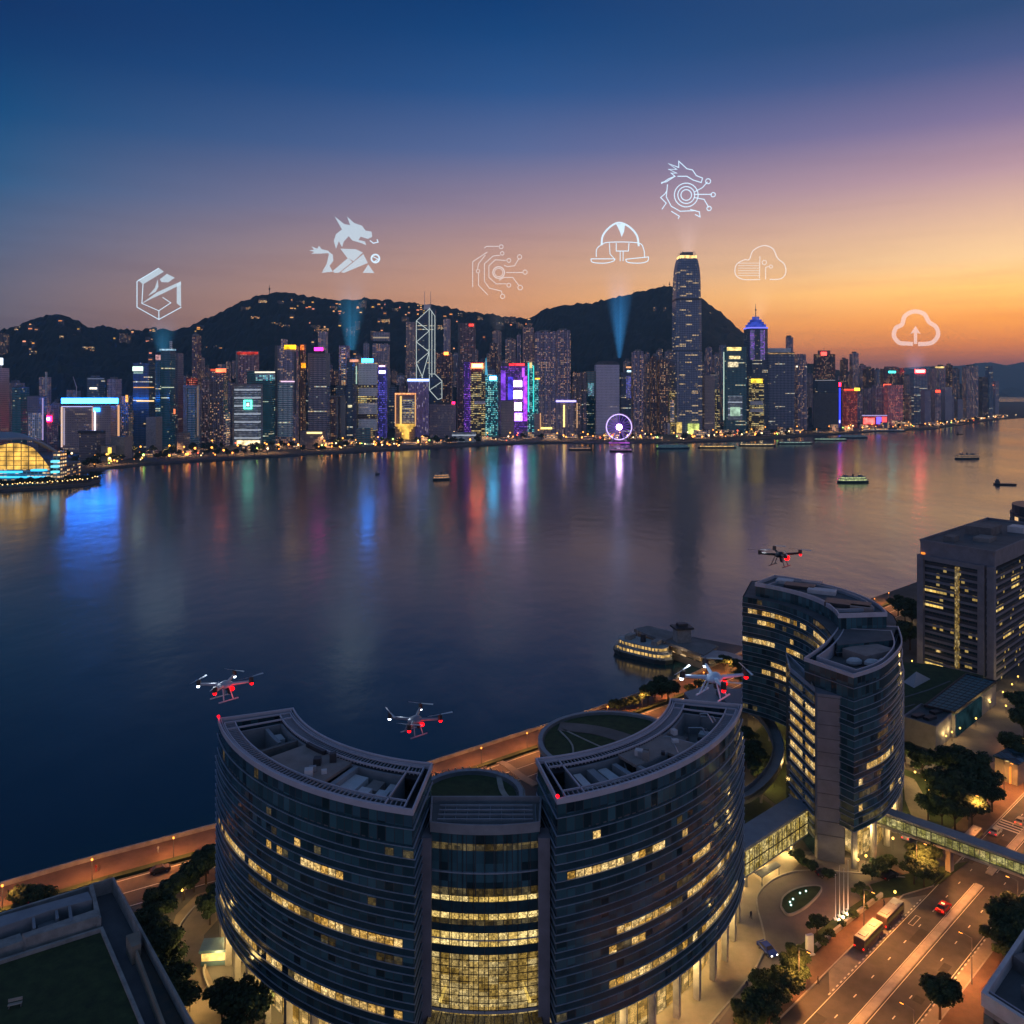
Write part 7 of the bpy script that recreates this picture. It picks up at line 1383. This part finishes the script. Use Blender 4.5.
# ------------------------------------------------------------------ drones
def drone(label, px, py, D, yaw, roll, colr, dark=False, s=1.0, leds=((255, 6, 10), (215, 232, 255))):
    r = thing('drone', label, 'drone', group='quadcopter drones hovering over the near shore'); bm_ = plain('drone_shell', colr, .35, .1, .05)
    q = MB(); q.ball((0, 0, 0), .17, 0, 14, (1.3, 1.05, .5), 8); q.ball((.02, 0, .05), .13, 0, 12, (1.2, .9, .5), 6); q.build('body', [bm_], r, smooth=True)
    arms = [(.50, .46), (.50, -.46), (-.50, .46), (-.50, -.46)]
    for i, (x, y) in enumerate(arms):
        q = MB(); q.tube((x * .25, y * .25, .02), (x, y, .06), .045, .03, 8); q.build('arm', [bm_ if not dark else M['black']], r); q = MB(); q.tube((x, y, .03), (x, y, .17), .06, .055, 10); o = q.build('motor', [M['black']], r)
        q = MB(); a0 = random.uniform(0, 3)
        for k in (0, pi):
            c_, s_ = cos(a0 + k), sin(a0 + k); L0 = .36; q.face([(x + c_ * .02 - s_ * .012, y + s_ * .02 + c_ * .012, .185), (x + c_ * .02 + s_ * .012, y + s_ * .02 - c_ * .012, .18), (x + c_ * L0 + s_ * .03, y + s_ * L0 - c_ * .03, .18), (x + c_ * L0 - s_ * .01, y + s_ * L0 + c_ * .01, .195)])
            q.face([(x + c_ * .02 - s_ * .012, y + s_ * .02 + c_ * .012, .178), (x + c_ * L0 - s_ * .01, y + s_ * L0 + c_ * .01, .188), (x + c_ * L0 + s_ * .03, y + s_ * L0 - c_ * .03, .173), (x + c_ * .02 + s_ * .012, y + s_ * .02 - c_ * .012, .173)])
        q.build('propeller', [plain('propeller_blade', (.5, .55, .6), .4)], r)
        q = MB(); q.ball((x * 1.02, y * 1.02, .01), .045, 0, 8, k=5); led = leds[0] if i in (1, 3) else leds[1]
        if not dark or i in (1,): q.build('status_light', [E(led, 9)], r)
    for s_ in (-1, 1):
        q = MB(); q.path([(.06, s_ * .12, -.05), (.1, s_ * .24, -.34)], .016, 6); q.path([(-.12, s_ * .12, -.05), (-.16, s_ * .24, -.34)], .016, 6); q.path([(.24, s_ * .24, -.34), (-.30, s_ * .24, -.34)], .018, 6); q.build('landing_leg', [M['concrete_dark'] if dark else bm_], r)
    q = MB(); q.box(.1, 0, -.16, .08, .1, .1); q.ball((.13, 0, -.2), .07, 0, 8, k=5); q.build('camera_gimbal', [M['black']], r)
    q = MB(); q.ball((.1, -.2, -.08), .055 if not dark else .09, 0, 8, k=5); q.build('status_light', [E(leds[0], 7)], r)
    z = WZ(py, D); r.location = (WX(px, D), D, z); r.rotation_euler = (roll, 0, yaw); r.scale = (s,) * 3
    for n_, pos, c_, e_ in (('red_glow', (.1, -.45, -.15), (1, .08, .06), 1.6), ('white_glow', (-.1, .5, .3), (.8, .9, 1), 5)):
        pointlamp(None, (0, 0, 0), e_, c_, .05) if 0 else None
        ld = bpy.data.lights.new('lamp_light', 'POINT'); ld.energy = e_; ld.color = c_; ld.shadow_soft_size = .05; o = bpy.data.objects.new('lamp_light', ld); COL.objects.link(o); o.parent = r; o.location = pos
    return r
drone('white bodied drone hovering beyond the sea side tower, its lamps red and white', 225, 685, 19, .80, -.05, (.36, .38, .44), False, .88); drone('dark bellied drone hovering over the curved roofs, white lamp one side, red the other', 415, 720, 20, .72, .04, (.16, .19, .25), False, .9)
drone('large pale blue drone floating between the middle tower and the pier', 714, 678, 17, .86, .03, (.42, .55, .72)); drone('small black drone with a red glow high above the north tower', 780, 555, 26, .78, .0, (.02, .02, .025), True, .95)

# ------------------------------------------------------------------ light projections over the skyline
def holo(name, col, a, st):
    m, nt = nmat(name); g = G(nt); e = g.n('ShaderNodeEmission', {0: (*lin(col), 1), 1: st}); t = g.n('ShaderNodeBsdfTransparent'); x = g.n('ShaderNodeMixShader', {0: a, 1: t.outputs[0], 2: e.outputs[0]}); g.out(x.outputs[0]); return m
H1 = holo('projected_light', (205, 235, 255), .5, 1.5); H2 = holo('projected_light_fill', (205, 230, 245), .36, 1.25); H3 = holo('projected_light_warm', (255, 225, 220), .34, 1.15); H4 = holo('projected_line', (240, 238, 240), .32, 1.35)
HD = 1560
def hp(px, py): return (WX(px, HD), WZ(py, HD))
def hstroke(q, pts, w=1.0, closed=False):
    """a stroke of light: a thin square-section band standing upright, w px wide"""
    pts = [hp(*p) for p in pts]; ww = w * HD / F
    if closed: pts = pts + [pts[0]]
    A, B = offset(pts, ww / 2, closed), offset(pts, -ww / 2, closed)
    for i in range(len(pts) - 1):
        for y in (HD - .6, HD + .6): q.face([(A[i][0], y, A[i][1]), (A[i + 1][0], y, A[i + 1][1]), (B[i + 1][0], y, B[i + 1][1]), (B[i][0], y, B[i][1])])
        q.face([(A[i][0], HD - .6, A[i][1]), (A[i][0], HD + .6, A[i][1]), (A[i + 1][0], HD + .6, A[i + 1][1]), (A[i + 1][0], HD - .6, A[i + 1][1])])
def hfill(q, pts):
    P2 = [hp(*p) for p in pts]; q.face([(x, HD - .6, z) for x, z in P2]); q.face([(x, HD + .6, z) for x, z in P2][::-1])
    for (a, b), (c, d) in zip(P2, P2[1:] + P2[:1]): q.face([(a, HD - .6, b), (c, HD - .6, d), (c, HD + .6, d), (a, HD + .6, b)])
def circ(cx, cy, r_, n=20): return [(cx + r_ * cos(2 * pi * i / n), cy + r_ * sin(2 * pi * i / n)) for i in range(n)]
def hthing(label, cx, cy): return thing('light_projection', label, 'light projection', (*((WX(cx, HD)), HD), WZ(cy, HD)), 'glowing emblems projected over the skyline')
def T(scale, ox, oy, pts): return [(ox + x / scale, oy + y / scale) for x, y in pts]
s1 = 3.657
def t1(*p): return T(s1, 120, 200, p)
r = hthing('glowing faceted hexagonal cube emblem, first of the projections above the near hill', 159, 293)
q = MB(); hfill(q, t1((66, 293), (142, 249), (160, 262), (84, 308))); hfill(q, t1((146, 290), (172, 270), (200, 284), (176, 301), (152, 300))); hfill(q, t1((76, 384), (138, 308), (140, 290), (146, 290), (134, 338), (222, 296), (224, 392), (150, 345), (118, 352), (90, 386), (142, 402), (76, 398))) if 0 else None
hfill(q, t1((78, 380), (135, 338), (222, 298), (223, 310), (196, 322), (160, 340), (108, 364))); hfill(q, t1((222, 298), (223, 390), (208, 378), (208, 308))); hfill(q, t1((104, 350), (128, 322), (138, 292), (140, 318), (130, 335))); q.build('emblem_fill', [H2], r)
q = MB(); hstroke(q, t1((62, 298), (62, 392), (142, 437), (224, 392)), .7); hstroke(q, t1((84, 308), (80, 378), (142, 405), (186, 376), (156, 356)), .6); hstroke(q, t1((142, 405), (142, 437)), .6); hstroke(q, t1((62, 298), (142, 249)), .6); q.build('emblem_outline', [H1], r)
r = hthing('glowing dragon emblem with folded paper body and small round knot, second projection', 345, 247)
q = MB(); hfill(q, t1((785, 60), (820, 88), (842, 92), (830, 60), (856, 84), (885, 94), (898, 112), (920, 116), (922, 135), (906, 142), (880, 134), (872, 146), (896, 152), (900, 165), (884, 158), (850, 148), (836, 132), (818, 152), (812, 172), (800, 150), (790, 178), (782, 150), (790, 125), (812, 108))); hfill(q, t1((806, 178), (862, 180), (888, 192), (854, 224), (830, 210)))
hfill(q, t1((890, 198), (906, 230), (820, 266), (808, 264))); hfill(q, t1((908, 236), (930, 267), (888, 266))); hfill(q, t1((780, 258), (834, 212), (850, 226), (800, 266), (782, 266))); hfill(q, t1((766, 240), (778, 262), (738, 266))); hfill(q, t1((756, 234), (764, 200), (760, 186), (778, 200), (780, 222), (768, 238), (740, 262)))
hfill(q, t1((764, 194), (730, 196), (700, 196), (712, 190), (692, 184), (710, 182), (700, 170), (722, 178), (728, 168), (738, 180), (762, 186))); q.build('emblem_fill', [H2], r)
q = MB(); hstroke(q, t1((914, 148), (926, 158), (944, 154), (940, 144)), .9); hstroke(q, circ(*t1((934, 214))[0], 4.0, 14), 1.6, True); hstroke(q, t1((922, 206), (944, 216), (930, 226)), .8); q.build('emblem_outline', [H1], r)
def t2(*p): return T(5.12, 460, 210, p)
r = hthing('thin circuit line emblem curving round a central ring, third projection above the braced tower', 498, 271)
q = MB()
for ln in (((65, 395), (65, 265), (140, 215)), ((125, 195), (135, 186), (198, 186)), ((142, 435), (95, 385), (95, 325)), ((90, 300), (95, 275), (130, 230)), ((205, 232), (170, 235), (125, 275), (125, 365), (150, 400), (212, 415), (216, 432)), ((235, 258), (180, 255), (148, 285), (148, 345), (185, 378), (238, 378)), ((300, 250), (280, 285), (245, 290), (225, 283)), ((235, 320), (320, 320)), ((200, 360), (225, 345), (270, 345), (300, 385))):
    hstroke(q, t2(*ln), .62)
for c_, rr in (((211, 188), 10), ((216, 222), 9), ((250, 258), 10), ((305, 240), 11), ((333, 318), 11), ((308, 397), 12), ((250, 385), 10), ((218, 442), 11), ((92, 313), 9)): hstroke(q, circ(*t2(c_)[0], rr / 5.12, 12), .6, True)
hstroke(q, circ(*t2((198, 320))[0], 5.8, 24), .9, True); hstroke(q, circ(*t2((198, 320))[0], 4.2, 20), .6, True); q.build('emblem_outline', [H4], r)
r = hthing('rounded archway emblem with side domes, fourth projection above the pale slab', 620, 243)
q = MB(); hstroke(q, spline(t2((725, 180), (732, 130), (770, 85), (815, 65), (865, 85), (905, 130), (915, 185)), 5), 1.8); hfill(q, t2((800, 72), (845, 72), (840, 110), (828, 138), (818, 108))); hstroke(q, spline(t2((698, 240), (700, 200), (725, 178), (765, 165), (910, 168), (940, 200), (945, 240)), 4), .8)
hstroke(q, spline(t2((670, 250), (680, 268), (740, 272), (785, 262), (790, 250)), 4) + t2((670, 250)), .8); hstroke(q, spline(t2((848, 252), (860, 268), (920, 272), (960, 262), (965, 240)), 4) + t2((848, 252)), .8); hstroke(q, t2((765, 170), (768, 225), (795, 255)), .7); hstroke(q, t2((865, 170), (862, 210), (800, 210), (800, 170)), .8); hstroke(q, t2((820, 210), (820, 262)), .7); hstroke(q, t2((835, 210), (835, 262)), .7); q.build('emblem_outline', [H1], r)
def t3(*p): return T(3.2, 640, 150, p)
r = hthing('dragon headed circuit ring emblem, highest projection above the tallest skyscraper', 687, 190)
q = MB()
for ln in (((68, 108), (92, 92), (112, 84), (100, 74), (118, 74), (92, 62), (118, 62), (92, 44), (124, 56), (124, 36), (150, 60), (168, 64), (180, 82), (200, 90), (196, 104), (170, 96), (150, 84), (120, 84)), ((68, 104), (84, 102), (112, 84)), ((70, 190), (84, 170), (66, 152), (80, 140), (86, 130)), ((88, 110), (84, 150), (100, 180), (128, 196), (178, 194)), ((175, 134), (200, 120), (216, 102)), ((172, 142), (230, 142)), ((172, 152), (205, 158), (220, 184)), ((160, 190), (190, 198), (192, 214), (176, 206)), ((100, 196), (126, 212), (122, 220))): hstroke(q, t3(*ln), .85)
for c_, rr in (((218, 100), 8), ((234, 143), 7), ((221, 187), 7)): hstroke(q, circ(*t3(c_)[0], rr / 3.2, 12), .8, True)
for rr in (38, 27, 17): hstroke(q, circ(*t3((148, 144))[0], rr / 3.2, 26), .9, True)
q.build('emblem_outline', [H1], r)
r = hthing('outline cloud emblem filled with striped lines, projection above the purple spired tower', 761, 264)
q = MB(); cl1 = spline(t3((385, 414), (330, 414), (306, 398), (308, 368), (332, 352), (350, 350), (362, 322), (395, 306), (425, 316), (440, 346), (462, 366), (466, 394), (450, 412), (415, 414)), 5); hstroke(q, cl1, .9)
for k in range(6): hstroke(q, t3((314, 362 + k * 8), (382, 362 + k * 8)), .5)
hstroke(q, t3((382, 410), (384, 340)), .7); hstroke(q, t3((402, 414), (402, 376), (412, 372)), .7); hstroke(q, circ(*t3((398, 360))[0], 2.2, 10), .6, True); hstroke(q, circ(*t3((419, 373))[0], 1.6, 10), .6, True); q.build('emblem_outline', [H4], r)
r = hthing('thick pale cloud emblem with an upward arrow, lowest projection over the harbour end', 915, 328)
q = MB(); cl2 = spline([(905, 343.5), (899, 342.5), (894, 336), (896, 328), (902, 324.5), (905, 316), (914, 311.5), (924, 314), (929, 322), (936, 327), (938, 335), (933, 342), (926, 343.8), (918, 344)], 5); hstroke(q, cl2 , 4.2); hstroke(q, [(905, 343.4), (913, 344)], 4.0); q.build('emblem_outline', [H3], r)
q = MB(); hfill(q, [(910.5, 334), (915.5, 326), (920.5, 334), (917, 332.5), (917, 344), (914, 344), (914, 332.5)]); q.build('arrow', [H3], r)
# projector beams: faint glowing cones of lit air
def beam(label, px, y0, w0, y1, w1, col, st, D):
    m, nt = nmat('lit_air'); g = G(nt); t = g.n('ShaderNodeTexCoord'); s_ = g.n('ShaderNodeSeparateXYZ', {0: t.outputs['Generated']})
    fade = g.m('POWER', g.m('SUBTRACT', 1.02, s_.outputs[2]), 2.0)
    dx_, dy_ = g.m('SUBTRACT', s_.outputs[0], .5), g.m('SUBTRACT', s_.outputs[1], .5)
    rr_ = g.m('DIVIDE', g.m('SQRT', g.m('ADD', g.m('MULTIPLY', dx_, dx_), g.m('MULTIPLY', dy_, dy_))), g.m('ADD', .5 * w0 / w1, g.m('MULTIPLY', s_.outputs[2], .5 * (1 - w0 / w1))))
    soft = g.m('POWER', g.m('MAXIMUM', g.m('SUBTRACT', 1, g.m('MULTIPLY', rr_, rr_)), 0), 1.4)
    ray = g.n('ShaderNodeMapRange', {0: g.m('SINE', g.m('MULTIPLY', g.m('ARCTAN2', dy_, dx_), 7.0)), 1: -1, 2: 1, 3: .55, 4: 1.4}).outputs[0]
    e = g.n('ShaderNodeEmission', {0: (*lin(col), 1), 1: g.m('MULTIPLY', g.m('MULTIPLY', fade, g.m('MULTIPLY', soft, ray)), st * 1.8)}); g.out(e.outputs[0], True)
    z0, z1 = WZ(y0, D), WZ(y1, D); k = D / F; q = MB(); q.tube((WX(px, D), D, z0), (WX(px, D), D, z1), w0 / 2 * k, w1 / 2 * k, 24); o = q.build('projector_beam', [m]); o['kind'] = 'thing'
    tag(o, label, 'light beam', 'projector beams rising to the emblems'); return o
for a in (('wide blue beam rising from the pale slab to the archway emblem', 619.5, 358, 5, 262, 46, (60, 150, 225), .02, 1920), ('blue beam rising over the second hill to the dragon emblem', 351, 350, 12, 268, 52, (60, 160, 215), .010, 1850), ('soft blue beam rising from the teal tower to the cube emblem', 163, 352, 14, 310, 46, (60, 150, 200), .009, 1700),
          ('pale beam from the blazing red white sign to the arrow cloud', 915, 369, 16, 343, 40, (190, 170, 220), .004, 2500), ('pale beam over the tallest skyscraper to the dragon ring', 688, 252, 14, 208, 52, (210, 200, 215), .003, 1950), ('pale beam from the purple spire to the striped cloud', 759, 320, 12, 280, 50, (225, 200, 190), .003, 2050), ('very faint beam up to the circuit emblem', 498, 330, 12, 296, 50, (210, 200, 210), .0012, 1850)): beam(*a)
